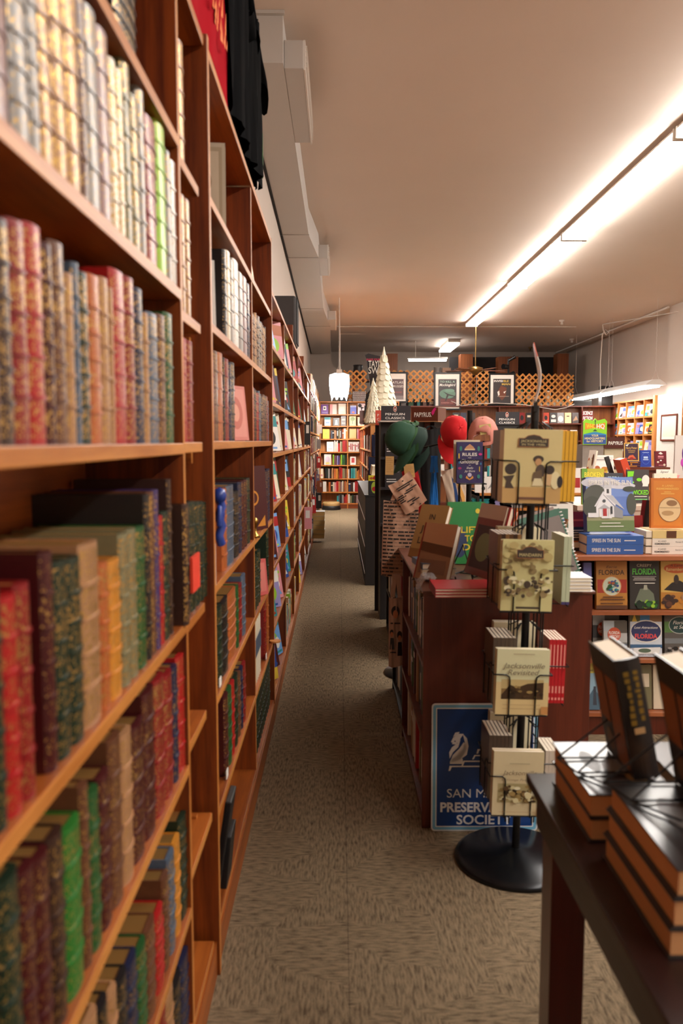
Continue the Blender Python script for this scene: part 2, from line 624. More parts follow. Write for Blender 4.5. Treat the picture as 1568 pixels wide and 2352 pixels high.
def leather_book(t, h, d, k, amount=0.4, bands=4, loc=(0, 0, 0), rot=(0, 0, math.pi / 2), label='', group=None, top='gold', cat='book', label_panel=None, tagk=False, lean=0.0):
    r = empty('leather_book', loc, rot)
    if lean:
        r.rotation_euler = (0, 0, rot[2])
        r.rotation_euler = (Matrix.Rotation(rot[2], 4, 'Z') @ Matrix.Rotation(lean, 4, 'Y')).to_euler()
    tag(r, label, cat, group)
    b = .0028
    bul = min(.009, t * .28)
    n = 6
    arc = []
    for i in range(n + 1):
        a = math.pi * i / n
        arc.append((-t / 2 * math.cos(a), bul * (1 - math.sin(a))))
    inner = [(t / 2, d), (t / 2 - b, d), (t / 2 - b, .013), (-t / 2 + b, .013), (-t / 2 + b, d), (-t / 2, d)]
    poly = arc + inner
    zs = [0, .008]
    hb = (h - .016) / (bands + 1)
    for i in range(1, bands + 1):
        zs.append(.008 + hb * i)
    zs += [h - .008, h]
    mb = MB()
    P = len(poly)
    lp = label_panel if label_panel is not None else random.choice([1, 2])
    for j in range(len(zs) - 1):
        z0, z1 = zs[j], zs[j + 1]
        mid = 0 < j < len(zs) - 2
        vs = [(p[0], p[1], z0) for p in poly] + [(p[0], p[1], z1) for p in poly]
        fs, ms = [], []
        for i in range(P):
            fs.append((i, (i + 1) % P, P + (i + 1) % P, P + i))
            sp = i < n
            ms.append((2 if j == len(zs) - 2 - lp and amount > 0 else (1 if amount > 0 else 0)) if (mid and sp) else 0)
        mb.add(vs, fs[:n], ms[:n], True)
        mb.add(vs, fs[n:], ms[n:], False)
    vs = [(p[0], p[1], 0) for p in poly] + [(p[0], p[1], h) for p in poly]
    mb.add(vs, [tuple(range(P))[::-1], tuple(range(P, 2 * P))], 0)
    # raised bands
    bp = [(x * 1.015, y - .0022) for x, y in arc] + [(t / 2 * .9, bul), (-t / 2 * .9, bul)]
    for z in zs[2:-2]:
        mb.prism(bp, z - .0025, z + .0025, 0, smooth=True)
    mats = [leather(k), giltm(k, amount) if amount > 0 else leather(k), giltm(k, min(1.0, amount + .3)) if amount > 0 else leather(k)]
    mb.build('cover', mats, r)
    pb = MB()
    pb.box(-t / 2 + b, t / 2 - b, .0131, d - .005, .003, h - .003)
    pb.build('page_block', goldp if top == 'gold' else pages, r)
    if tagk:
        MB().box(-t / 2 - .03, -t / 2 + .004, -.004, -.0015, .004, .03).build('price_tag', paper, r)
    return r


def simple_book(name, t, h, d, k, loc, rot, label, group, k2=None, stripe=None, cat='book', lean=0.0, spine_w=None):
    """a hardback or paperback seen by its spine: one mesh"""
    mb = MB()
    b = .0015
    poly = [(-t / 2, .002), (-t / 4, 0), (t / 4, 0), (t / 2, .002), (t / 2, d), (t / 2 - b, d), (t / 2 - b, .004), (-t / 2 + b, .004), (-t / 2 + b, d), (-t / 2, d)]
    mb.prism(poly, 0, h, 0)
    mb.box(-t / 2 + b, t / 2 - b, .0041, d - .003, .002, h - .002, 1)
    mats = [pm(k), pages]
    if stripe:
        mats.append(pm(stripe))
        a0 = random.uniform(.12, .3)
        a1 = random.uniform(.6, .85)
        mb.box(-t / 2 * .55, t / 2 * .55, -.0006, .0005, h * a0, h * a1, 2) if random.random() < .55 else mb.box(-t / 2 * 1.01, t / 2 * 1.01, -.0006, .002, h * (a1 - .1), h * a1, 2)
    o = mb.build(name, mats, None, loc, rot)
    if lean:
        o.rotation_euler = (Matrix.Rotation(rot[2], 4, 'Z') @ Matrix.Rotation(lean, 4, 'Y')).to_euler()
    tag(o, label, cat, group)
    return o


def graphics(spec, w_, h_, x0=None, y=-.0004, step=.00025):
    """flat printed shapes on a cover; unit coordinates 0..1 across and up"""
    x0 = -w_ / 2 if x0 is None else x0
    mb = MB()
    mats = []
    idx = {}

    def mi(c):
        key = c if isinstance(c, str) else tuple(c)
        if key not in idx:
            idx[key] = len(mats)
            mats.append(pm(c))
        return idx[key]
    yy = y
    for g in spec:
        yy -= step
        if g[0] == 'r':
            _, a, b_, c, d_, col = g
            mb.quad((x0 + a * w_, yy, b_ * h_), (x0 + c * w_, yy, b_ * h_), (x0 + c * w_, yy, d_ * h_), (x0 + a * w_, yy, d_ * h_), mi(col))
        elif g[0] == 'e':
            _, cx, cz, rx, rz, col = g
            n = 20
            mb.add([(x0 + (cx + rx * math.cos(2 * math.pi * i / n)) * w_, yy, (cz + rz * math.sin(2 * math.pi * i / n)) * h_) for i in range(n)], [tuple(range(n))], mi(col))
        elif g[0] == 'p':
            mb.add([(x0 + a * w_, yy, b_ * h_) for a, b_ in g[1]], [tuple(range(len(g[1])))], mi(g[2]))
        elif g[0] == 't':
            _, body, cx, cz, hh, col = g[:6]
            kw = g[6] if len(g) > 6 else {}
            kw = dict(kw)
            if 'width' in kw:
                kw['width'] *= w_
            put_text(mb, body, x0 + cx * w_, cz * h_, hh * h_, mi(col), y=yy, **kw)
    return mb, mats


def blobs(cx0, cz0, cx1, cz1, n, cols, r0, r1, seed):
    """scattered blotches standing for a photograph or painting"""
    R = random.Random(seed)
    out = []
    for _ in range(n):
        r = R.uniform(r0, r1)
        out.append(('e', R.uniform(cx0 + r, cx1 - r), R.uniform(cz0 + r * .7, cz1 - r * .7), r, r * R.uniform(.35, .8), R.choice(cols)))
    return out


def cover_book(name, w_, h_, t, k, spec, loc, rz, tilt, label, group=None, cat='book', pagec=None, spine_side=-1, roll=0.0, back=None):
    """a book showing its front cover (facing local -y)"""
    M = Matrix.Rotation(rz, 4, 'Z') @ Matrix.Rotation(-tilt, 4, 'X') @ Matrix.Rotation(roll, 4, 'Y')
    if abs(tilt) < 1.2 and tilt > 0:
        loc = (loc[0], loc[1], loc[2] + t * math.sin(tilt))
    r = empty(name, loc, M.to_euler())
    tag(r, label, cat, group)
    b = .002
    s = spine_side
    mb = MB()
    mb.box(-w_ / 2, w_ / 2, 0, b, 0, h_)
    mb.box(-w_ / 2, w_ / 2, t - b, t, 0, h_)
    if s < 0:
        mb.box(-w_ / 2, -w_ / 2 + b, 0, t, 0, h_)
    else:
        mb.box(w_ / 2 - b, w_ / 2, 0, t, 0, h_)
    mb.build('cover', [pm(k)], r)
    pb = MB().box(-w_ / 2 + (b if s < 0 else .004), w_ / 2 - (.004 if s < 0 else b), b, t - b, .003, h_ - .003)
    pb.build('page_block', pagec or pages, r)
    if spec:
        g, mats = graphics(spec, w_, h_)
        g.build('cover_print', mats, r)
    return r


def rand_cover(R):
    keys = list(COL)
    base = R.choice(['white', 'navy', 'brightred', 'yellow', 'teal', 'black', 'cream', 'orange', 'lilac', 'blue', 'green', 'pink', 'sky', 'maroon'])
    oth = [k for k in ['white', 'yellow', 'brightred', 'black', 'cream', 'sky', 'orange', 'lilac', 'teal', 'lime', 'blue'] if k != base]
    a, b_, c = R.sample(oth, 3)
    sty = R.randint(0, 3)
    if sty == 0:
        sp = [('r', 0, .62, 1, .9, a), ('e', .5, .35, .3, .2, b_), ('r', .2, .05, .8, .1, c)]
    elif sty == 1:
        sp = [('r', .1, .7, .9, .78, a), ('r', .18, .58, .82, .65, a), ('p', [(.1, .1), (.5, .5), (.9, .1)], b_), ('e', .7, .4, .12, .09, c)]
    elif sty == 2:
        sp = [('r', 0, 0, 1, .3, a), ('r', .12, .5, .88, .88, b_), ('r', .2, .74, .8, .8, base), ('e', .5, .16, .16, .08, c)]
    else:
        sp = [('r', 0, .8, 1, 1, a), ('e', .4, .45, .26, .2, b_), ('e', .62, .35, .2, .16, c), ('r', .1, .06, .9, .12, a)]
    return base, a, sp


def proj(p):
    x, y, z = p[0], p[1], p[2] - EYE
    cy, sy = math.cos(YAW), math.sin(YAW)
    x, y = x * cy - y * sy, x * sy + y * cy
    c, s = math.cos(PITCH), math.sin(PITCH)
    d = y * c - z * s
    return 784 + FPX * x / d, 1176 - FPX * (y * s + z * c) / d


def ypx(px, X, Z):
    lo, hi = .3, 60.0
    for _ in range(50):
        m_ = (lo + hi) / 2
        if proj((X, m_, Z))[0] < px:
            lo = m_
        else:
            hi = m_
    return lo


# ------------------------------------------------------------- left cases
def left_case(y0, y1, top, posts, levels, label, lat=None, kick=.1, cleats=()):
    ang = 0.0 if y1 < 4.5 else math.atan(.0044)
    r = empty('bookcase', (FX(y0), y0, 0), (0, 0, ang))
    tag(r, label, 'bookcase', None)
    L_ = y1 - y0
    D = .225
    T = .024
    # posts: (y, top height, thickness, proud)
    for (py, pt, th, proud) in posts:
        q = py - y0
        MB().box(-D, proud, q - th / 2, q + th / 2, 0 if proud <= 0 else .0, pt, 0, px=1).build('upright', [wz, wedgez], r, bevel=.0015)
    # levels: (z, ya, yb)
    for (z, a, b_) in levels:
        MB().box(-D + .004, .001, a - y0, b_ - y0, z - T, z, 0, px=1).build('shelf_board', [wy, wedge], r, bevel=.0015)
    MB().box(-D, -D + .006, 0, L_, .3, top - .02).build('back_panel', wy, r)
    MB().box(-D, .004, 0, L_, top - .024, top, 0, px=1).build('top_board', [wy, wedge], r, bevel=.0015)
    MB().box(-.02, 0.005, 0, L_, 0, kick).build('kickboard', wy, r)
    for (cy_, cz) in cleats:
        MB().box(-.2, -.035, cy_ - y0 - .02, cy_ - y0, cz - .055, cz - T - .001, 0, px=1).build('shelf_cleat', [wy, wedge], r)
    return r


Z1 = [2.155, 1.831, 1.495, 1.09, .755, .409, .12]
lv = []
for z in Z1:
    lv.append((z, -.6, 1.785))
for z in (2.124, 1.79, 1.497, 1.085, .80, .49, .12):
    lv.append((z, 1.797, 2.03 if z > .7 else 2.095))
left_case(-.6, 2.115, 2.52, [(-.59, 2.52, .02, 0), (1.79, 2.52, .018, .001)], lv,
          'nearest tall pine bookcase on the left wall filled with leather bound books', cleats=[(2.09, z) for z in (2.124, 1.79, 1.497, 1.085, .80)] + [(2.075, .522)])
Z2 = [2.16, 1.822, 1.50, 1.095, .772, .44, .12]
lv = []
for z in Z2:
    lv.append((z, 2.14, 4.165))
left_case(2.12, 4.18, 2.53, [(2.133, 2.53, .024, .013), (3.26, 2.50, .02, 0), (4.168, 2.53, .022, .006)], lv,
          'second pine bookcase on the left, below the hanging t-shirts')
Z3 = [2.01, 1.71, 1.435, 1.15, .82, .49, .12]
ps = [(4.2, 2.28, .02, 0), (5.28, 2.27, .02, 0), (6.3, 2.40, .02, .004), (7.25, 2.27, .02, 0), (8.5, 2.39, .02, .004), (9.7, 2.27, .02, 0), (10.8, 2.39, .02, .004)]
lv = [(z, 4.2, 10.8) for z in Z3]
left_case(4.185, 10.82, 2.28, ps, lv, 'long middle pine bookcase on the left with face-out paperbacks and tall posts')
Z4 = [1.93, 1.63, 1.33, 1.03, .74, .43, .12]
ps = [(y, 2.2, .02, 0) for y in (10.85, 12.1, 13.4, 14.7, 16.0, 17.3)]
left_case(10.835, 17.32, 2.2, ps, [(z, 10.84, 17.3) for z in Z4], 'farthest pine bookcase on the left, before the end of the aisle')

# --- nearest case: rows of leather books measured along the shelf front
XS = -.352
ROWN = {0: 'top', 1: 'second', 2: 'third', 3: 'fourth', 4: 'fifth', 5: 'sixth', 6: 'lowest'}


def row_px(z, rows, shelf, case, group, d=.2, pagetop='gold', xs=XS, bands=None):
    for i, q in enumerate(rows):
        x0, x1, yt, k, am = q[:5]
        ya, yb = ypx(x0, xs, z + .1), ypx(x1, xs, z + .1)
        h = at((x0 + x1) / 2, yt, Y=(ya + yb) / 2).z - z
        h = max(.14, min(h, .33))
        ex = q[5] if len(q) > 5 else {}
        nb = ex.get('bands', bands if bands is not None else random.choice([4, 4, 5]))
        lab = '%s%s leather book, %s from left, %s shelf, %s' % ('gilt ' if am > .45 else '', cname(k), ORD[i + 1], shelf, case)
        leather_book(yb - ya - .0012, h, ex.get('d', d) , k, am, nb, (xs, (ya + yb) / 2, z + .0005), label=lab, group=group, top=pagetop, tagk=ex.get('tag', False))


G1 = 'leather bound classics in the nearest left bookcase'
NC = 'nearest bookcase'
row_px(2.155, [(262, 286, -60, 'darkbrown', .6), (240, 262, -80, 'black', .5), (305, 322, 10, 'darkbrown', .8)][::-1][1:] and [(268, 318, -90, 'black', .7)], 'top visible', NC, G1)
row_px(1.831, [(-70, -30, -300, 'brown', .4), (-30, 26, -260, 'mauve', .2), (36, 72, -90, 'grey', .3), (72, 95, -70, 'grey', .2), (95, 126, -60, 'tan', .8), (130, 158, -45, 'tan', .9), (160, 190, -20, 'tan', .9), (190, 207, -10, 'brown', .2),
               (207, 235, 25, 'grey', .3), (235, 260, 75, 'mauve', .3), (260, 276, 140, 'cream', .8), (276, 291, 165, 'cream', .8), (291, 308, 140, 'olive', .3), (308, 326, 225, 'olive', .8), (326, 339, 205, 'grey', .3),
               (340, 366, 278, 'red', .3), (367, 387, 268, 'lime', .2), (387, 396, 350, 'grey', .4), (396, 411, 375, 'white', .2)], 'upper', NC, G1)  # glare of the ceiling lights is put into these pale leather colours
row_px(1.495, [(-60, -22, 480, 'red', .5), (-22, 2, 500, 'brown', .5), (2, 38, 505, 'darkbrown', .6), (39, 74, 510, 'red', .6), (75, 112, 520, 'brightred', .7), (112, 132, 562, 'maroon', .7), (132, 161, 560, 'brown', .5), (161, 178, 630, 'tan', .7),
               (178, 190, 605, 'slate', .2), (190, 213, 628, 'darkgreen', .8), (213, 240, 635, 'orange', .4), (240, 258, 640, 'tan', .7), (258, 267, 662, 'tan', .3), (267, 297, 625, 'brightred', .4), (297, 317, 640, 'red', .7),
               (318, 336, 665, 'navy', .5), (336, 347, 720, 'tan', .6), (347, 370, 722, 'slate', .6), (370, 386, 725, 'brown', .6), (386, 403, 722, 'green', .5)], 'eye level', NC, G1)
row_px(1.09, [(-140, -95, 1380, 'maroon', .5), (-94, -50, 1390, 'green', .5), (-50, -12, 1400, 'brown', .6), (-10, 20, 1350, 'darkgreen', .5), (21, 56, 1368, 'brightred', .4), (57, 85, 1340, 'red', .5), (114, 136, 1268, 'maroon', .2, dict(d=.215)),
              (138, 168, 1288, 'darkgreen', .6), (169, 198, 1280, 'darkgreen', .6), (199, 239, 1246, 'tan', .9), (240, 257, 1292, 'orange', .5), (258, 285, 1285, 'amber', .4), (286, 304, 1225, 'olive', .8), (304, 321, 1215, 'olive', .8),
              (322, 341, 1210, 'green', .5), (342, 350, 1136, 'black', .3, dict(d=.215)), (351, 361, 1130, 'brown', .7), (362, 371, 1125, 'purple', .4), (371, 380, 1185, 'brightred', .3), (381, 392, 1175, 'darkgreen', .4),
              (393, 399, 1100, 'darkbrown', .2)], 'waist level', NC, G1)
row_px(.755, [(20, 64, 2010, 'darkgreen', .4), (64, 96, 1990, 'maroon', .3), (97, 128, 1960, 'maroon', .3), (130, 160, 1912, 'darkbrown', .4), (161, 198, 1890, 'brightgreen', .4), (199, 214, 1800, 'brown', .3), (215, 238, 1815, 'green', .3),
              (239, 262, 1775, 'maroon', .3), (264, 288, 1690, 'brown', .3), (289, 312, 1680, 'tan', .5), (313, 338, 1660, 'maroon', .5), (339, 362, 1585, 'maroon', .3), (364, 384, 1555, 'red', .6), (385, 402, 1545, 'red', .5),
              (403, 413, 1530, 'navy', .4), (414, 432, 1500, 'brightred', .4)], 'knee level', NC, G1)
row_px(.409, [(214, 236, 2330, 'tan', .5), (238, 258, 2300, 'black', .4), (259, 278, 2275, 'tan', .3), (279, 300, 2240, 'black', .3), (301, 322, 2200, 'navy', .3), (323, 342, 2170, 'green', .4), (343, 362, 2120, 'brown', .3),
              (363, 380, 2090, 'brightred', .3), (381, 392, 2010, 'brown', .4), (393, 406, 1960, 'slate', .6), (407, 418, 1925, 'amber', .3), (419, 434, 1870, 'darkgreen', .3)], 'low', NC, G1)
row_px(.12, [(352, 370, 2345, 'brown', .5), (371, 388, 2320, 'red', .5), (389, 404, 2275, 'tan', .4), (405, 420, 2250, 'black', .4), (421, 438, 2190, 'navy', .3)], 'bottom', NC, G1)
leather_book(.034, .27, .215, 'darkbrown', .8, 5, (-.334, 1.762, 1.0905), label='tall dark brown gilt leather book jutting out in front of the divider at waist level', group=None)
# the tall marbled volume lying behind shorter ones is part of the waist row; narrow bay beyond the divider
NB = 'the narrow bay'
G2 = 'leather books in the narrow bay before the thick post'
for z, rows, nm in [(2.124, [(415, 426, 100, 'tan', .9)], 'upper'), (1.79, [(419, 429, 450, 'tan', .7), (430, 441, 462, 'tan', .7)], 'second'), (1.497, [(420, 434, 778, 'brightred', .3), (435, 447, 785, 'red', .4)], 'third'),
                    (1.085, [(428, 440, 1155, 'black', .2), (441, 452, 1152, 'darkgreen', .3), (453, 461, 1152, 'darkgreen', .3), (462, 470, 1152, 'darkgreen', .3), (471, 481, 1152, 'darkgreen', .3)], 'fourth')]:
    row_px(z, rows, nm, NB, G2, d=.17)
rib = MB()
rib.box(-.006, 0, -.05, .05, 0, .085)
for k in range(4):
    rib.box(0, .001, -.05 + k * .025, -.03 + k * .025, 0, .085)
o = rib.build('ribbon_tag', mat('orange_red_cloth', rgb(226, 62, 34), .7), None, (XS + .008, 1.915, 1.14))
tag(o, 'bright orange-red pleated cloth tag in front of the dark green books', 'tag')

# --- second case
S2 = 'second bookcase'
G3 = 'leather sets in the second left bookcase'


def row_rand(z, ya, yb, ks, hr, tr, shelf, case, group, am=(.2, .7), d=.2, top='gold', seed=0, xs=None, start=1, tagk=False):
    R = random.Random(seed)
    y = ya
    i = start
    while True:
        t = R.uniform(*tr)
        if y + t > yb:
            break
        k = R.choice(ks) if isinstance(ks, list) and isinstance(ks[0], str) else ks[(i - start) % len(ks)][0]
        h = R.uniform(*hr)
        a = R.uniform(*am)
        X = xs if xs is not None else FX(y) - .008
        lab = '%s leather book, %s from left on %s shelf of %s' % (cname(k), ORD[i], shelf, case)
        leather_book(t - .001, h, d, k, a, R.choice([4, 5]), (X, y + t / 2, z + .0005), label=lab, group=group, top=top, tagk=tagk and i == start)
        y += t
        i += 1


row_px(1.822, [(517, 523, 577, 'black', .3, dict(d=.2)), (524, 532, 580, 'cream', .5), (532, 539, 600, 'grey', .4), (540, 551, 602, 'white', .4), (552, 561, 630, 'grey', .3), (561, 570, 640, 'mauve', .3), (570, 577, 655, 'navy', .4)], 'white-spined', S2, G3)
row_rand(1.822, 3.285, 3.98, ['tan', 'brown', 'grey', 'black', 'cream'], (.2, .235), (.035, .05), 'white-spined far bay', S2, G3, (.5, .8), seed=3)
row_px(1.50, [(488, 494, 820, 'red', .3), (494, 504, 808, 'brown', .4), (504, 515, 812, 'orange', .3), (515, 519, 822, 'black', .3), (520, 528, 826, 'red', .3), (529, 534, 835, 'navy', .3), (534, 541, 834, 'black', .6)], 'eye level', S2, G3)
row_rand(1.50, 3.285, 4.14, ['darkbrown', 'slate', 'brown', 'darkbrown', 'red', 'black', 'brightred'], (.2, .225), (.045, .062), 'eye level far bay', S2, G3, (.3, .6), seed=5)
row_px(1.095, [(515, 524, 1122, 'orange', .2), (525, 540, 1115, 'slate', .2), (541, 551, 1128, 'black', .4), (551, 557, 1108, 'navy', .4), (558, 563, 1105, 'maroon', .4), (564, 569, 1102, 'maroon', .4), (570, 576, 1098, 'darkgreen', .4)], 'chest level', S2, G3)
row_rand(1.095, 3.86, 4.14, ['maroon', 'red', 'navy'], (.25, .27), (.05, .06), 'chest level far bay', S2, G3, seed=6)
row_px(.772, [(504, 513, 1393, 'darkgreen', .2, dict(tag=True)), (514, 527, 1375, 'black', .2), (528, 545, 1358, 'orange', .5), (546, 550, 1345, 'green', .2), (551, 558, 1342, 'red', .3), (559, 566, 1320, 'slate', .3)], 'thigh level', S2, G3)
row_rand(.772, 3.3, 3.62, ['darkgreen', 'purple', 'black'], (.2, .24), (.07, .09), 'thigh level far bay', S2, G3, seed=7)
row_px(.772, [(615, 618, 1212, 'darkgreen', .3)], 'far end of thigh level', S2, G3, d=.15)
row_px(.44, [(520, 527, 1595, 'maroon', .5, dict(tag=True)), (528, 535, 1580, 'green', .2), (536, 541, 1565, 'brightred', .2), (542, 549, 1550, 'darkgreen', .3), (550, 555, 1545, 'brown', .3), (556, 560, 1532, 'navy', .3), (561, 566, 1522, 'red', .3)], 'shin level', S2, G3)
row_px(.44, [(610, 612.5, 1370, 'red', .4, dict(tag=True)), (616, 618, 1362, 'orange', .3)], 'far end of shin level', S2, G3)
# pale set, dark bottom set
G4 = 'pale grey and blue matching volumes'
y = 3.29
for i in range(8):
    t = .042
    r = leather_book(t - .001, .27, .2, 'cream', 0, 0, (FX(y) - .012, y + t / 2, .4405), label='pale grey volume with a blue band, %s of the matching set in second bookcase' % ORD[i + 1], group=G4, top='pages')
    mb = MB().box(-t / 2 + .0005, t / 2 - .0012, -.0008, .001, .12, .2)
    mb.build('blue_label', pm('slate'), r)
    y += t
y = 3.3
for i in range(14):
    t = .058
    leather_book(t - .001, .26, .2, 'darkgreen' if i % 5 else 'black', 0.1, 3, (FX(y) - .012, y + t / 2, .1205), label='dark green gilt-topped volume, %s of the bottom shelf set in second bookcase' % ORD[i + 1], group='dark matching set on the bottom shelf')
    y += t
# ------------------------------------------------------------- face-out things in the second case
PI = math.pi
HP = PI / 2
cover_book('gift_book', .17, .27, .03, (196, 184, 160), [('r', .06, .05, .94, .95, (176, 160, 132)), ('r', .12, .1, .88, .9, (206, 192, 166)), ('e', .5, .55, .25, .2, (150, 132, 104)), ('r', .3, .18, .7, .24, (120, 104, 84))],
           (-.437, 2.57, 2.161), .12, .06, 'grey-beige book with white edge facing the viewer on the top shelf of second bookcase', pagec=pages, spine_side=-1)
cover_book('gift_book', .18, .26, .03, (224, 196, 150), [('r', .05, .04, .95, .96, (206, 160, 96)), ('r', .1, .08, .9, .92, (232, 208, 166)), ('r', .17, .14, .83, .86, (212, 170, 108)), ('r', .23, .19, .77, .81, (236, 214, 174))],
           (FX(2) - .05, 3.52, 2.161), HP - .35, .16, 'cream ornate framed cover face-out on the top shelf of the second bookcase')
cover_book('gift_book', .15, .2, .02, (212, 132, 122), [('r', .08, .06, .92, .94, (224, 150, 138)), ('e', .5, .5, .3, .3, (200, 116, 104)), ('e', .5, .5, .16, .16, (226, 160, 140))],
           (FX(2) - .02, 2.93, 1.501), HP - .45, .1, 'pink face-out book leaning after the red spines at eye level')
cover_book('leather_album', .2, .29, .04, 'maroon', [('p', [(.1, .95), (.45, .95), (.45, .9), (.16, .85), (.12, .7), (.1, .7)], 'amber'), ('e', .5, .5, .2, .12, 'amber'), ('e', .5, .5, .15, .085, 'maroon'), ('p', [(.9, .05), (.6, .05), (.9, .22)], 'amber')],
           (FX(2) - .03, 3.58, 1.096), HP - .55, .06, 'maroon album with gold corner ornaments, face-out in the second bookcase', pagec=goldp)
cover_book('small_book', .12, .17, .015, (196, 92, 88), [('r', .1, .1, .9, .9, (210, 120, 110))], (FX(2) - .02, 3.7, .773), HP - .6, .1, 'small rose pink booklet leaning on the thigh level shelf of second bookcase')
cover_book('card_board', .14, .2, .006, (236, 230, 222), None, (-.42, 2.33, 1.823), .3, .1, 'white board leaning beside the thick post on the white-spined shelf', cat='card')
# blue ribbon rosette hanging in front of the brown book
mb = MB()
mb.tube([(0, 0, .02), (.004, .012, .0), (-.002, -.012, -.025), (.004, .012, -.055), (-.002, -.01, -.08), (.003, .004, -.105)], .013, 10)
mb.lathe([(.001, .012), (.016, .018), (.02, .034), (.014, .05), (.001, .055)], 0, 0, 14)
mb.tube([(0, .006, .0), (.004, .03, -.02), (0, .034, -.045)], .007, 8).tube([(0, -.006, .0), (.004, -.03, -.01), (0, -.02, -.05)], .007, 8)
o = mb.build('ribbon_figure', mat('blue_ribbon', rgb(34, 64, 150), .4, coat=.3), None, (FX(2) + .012, 2.235, 1.315))
tag(o, 'twisted blue figure hanging in front of the brown book at chest level', 'ornament')
o = MB().box(-.008, 0, -.022, .022, 0, .12).build('card_marker', paper, None, (FX(2) + .004, 2.185, 1.096), bevel=.001)
tag(o, 'white upright card beside the thick post at chest level', 'card')
# small brass bell ornament
mb = MB().lathe([(0, 0), (.02, 0), (.016, .01), (.007, .02), (.005, .05), (.011, .06), (.012, .075), (.001, .085)], n=14)
o = mb.build('brass_ornament', mat('brass', rgb(204, 160, 84), .25, 1.0), None, (FX(2) - .002, 3.33, 1.096))
tag(o, 'small brass stand-up ornament in front of the maroon album', 'ornament')
# black folded stand on the lowest shelf
r = empty('easel_stand', (FX(2) - .03, 2.38, .121))
tag(r, 'black folded stand leaning on the bottom shelf beside the thick post', 'stand')
MB().box(-.01, .01, -.07, .05, 0, .3, M=Matrix.Rotation(.15, 4, 'Y')).build('panel', blackp, r, bevel=.004)
MB().box(.0, .03, -.03, .09, 0, .17, M=Matrix.Rotation(.1, 4, 'Y')).build('foot_panel', blackp, r, bevel=.004)
o = MB().cyl((0, 0, 0), (0, 0, .008), .03, n=16).build('wood_disc', wbright, None, (FX(4) + .012, 4.14, .441))
tag(o, 'small pale wooden disc at the shelf end of the second bookcase', 'ornament')

# ------------------------------------------------------------- t-shirts hanging from the top of the second case
def shirt(name, col, label, y, z_top, wd, ln, x_off, sleeve, seed, extra=None, side=0.0):
    R = random.Random(seed)
    r = empty(name, (x_off, y, z_top))
    tag(r, label, 't-shirt', 't-shirts hanging above the second bookcase')
    m_ = mat('tshirt_' + col[0], rgb(*col[1]), .95, var=.1, scale=20, bump=.3, spec=.05)
    half = [(0, 0), (.07, .0), (.09, .015), (wd * .42, -.02), (wd * .75, -.16), (wd * .62, -.22), (wd * .42, -.15), (wd * .44, -ln)]
    # front panel as a grid with folds
    nu, nv = 16, 18
    vs, fs = [], []

    def halfw(v):
        if v < .04:
            return .09 + v / .04 * (wd * .3 - .09)
        return wd * (.42 + .04 * v)
    for side_ in (1, -1):
        o0 = len(vs)
        for j in range(nv + 1):
            v = j / nv
            for i in range(nu + 1):
                u = i / nu * 2 - 1
                hw = halfw(v)
                fold = .012 * math.sin(u * 9 + seed + v * 2) * v + .006 * math.sin(u * 17 + v * 5)
                vs.append((side_ * (.022 * (1 - u * u) + .006) + fold, u * hw, -v * ln - .02 * (abs(u)) * (1 - v)))
        for j in range(nv):
            for i in range(nu):
                a = o0 + j * (nu + 1) + i
                q = (a, a + 1, a + nu + 2, a + nu + 1)
                fs.append(q if side_ > 0 else q[::-1])
    mb = MB().add(vs, fs, 0, True)
    mb.build('shirt_body', m_, r)
    for s in (-1, 1):
        mb = MB()
        a = Vector((.0, s * wd * .36, -.05))
        b_ = Vector((.02, s * (wd * .36 + sleeve * .75), -.05 - sleeve))
        n = 12
        rings = []
        vs = []
        for j in range(6):
            c = a.lerp(b_, j / 5)
            rr = (.085 - .01 * j / 5)
            for i in range(n):
                t = 2 * PI * i / n
                fo = 1 + .12 * math.sin(3 * t + j + seed)
                vs.append((c.x + .028 * fo * math.cos(t), c.y + rr * fo * math.sin(t) * .75, c.z + rr * .6 * math.sin(t) * s * -1))
        fs = []
        for j in range(5):
            for i in range(n):
                p, q = j * n + i, j * n + (i + 1) % n
                fs.append((p, q, q + n, p + n))
        mb.add(vs, fs, 0, True)
        mb.build('sleeve', m_, r)
    if extra:
        extra(r, wd, ln)
    # hook
    mb = MB().tube([(0, 0, .05), (0, 0, .01), (0, .1, -.01), (0, -.1, -.01), (0, 0, .01)], .003)
    mb.build('hanger', black, r)
    return r


def red_print(r, wd, ln):
    mb = MB()
    R = random.Random(4)
    ora = mat('orange_flame', rgb(240, 120, 20), .6)
    for i in range(26):
        y = R.uniform(-.12, .16)
        h = R.uniform(.02, .07)
        z = -ln * .74 + R.uniform(-.05, .05)
        mb.add([(.043, y, z), (.043, y + .02, z), (.045, y + .012, z + h)], [(0, 1, 2)])
    mb.build('flame_print', ora, r)
    tb = MB()
    vs, fs = text_mesh('GTR', .07, 0, .003)
    tb.add([(.046, v[0], -ln * .4 + v[1]) for v in vs], fs)
    tb.build('shirt_lettering', mat('yellow_print', rgb(240, 190, 100), .6), r)


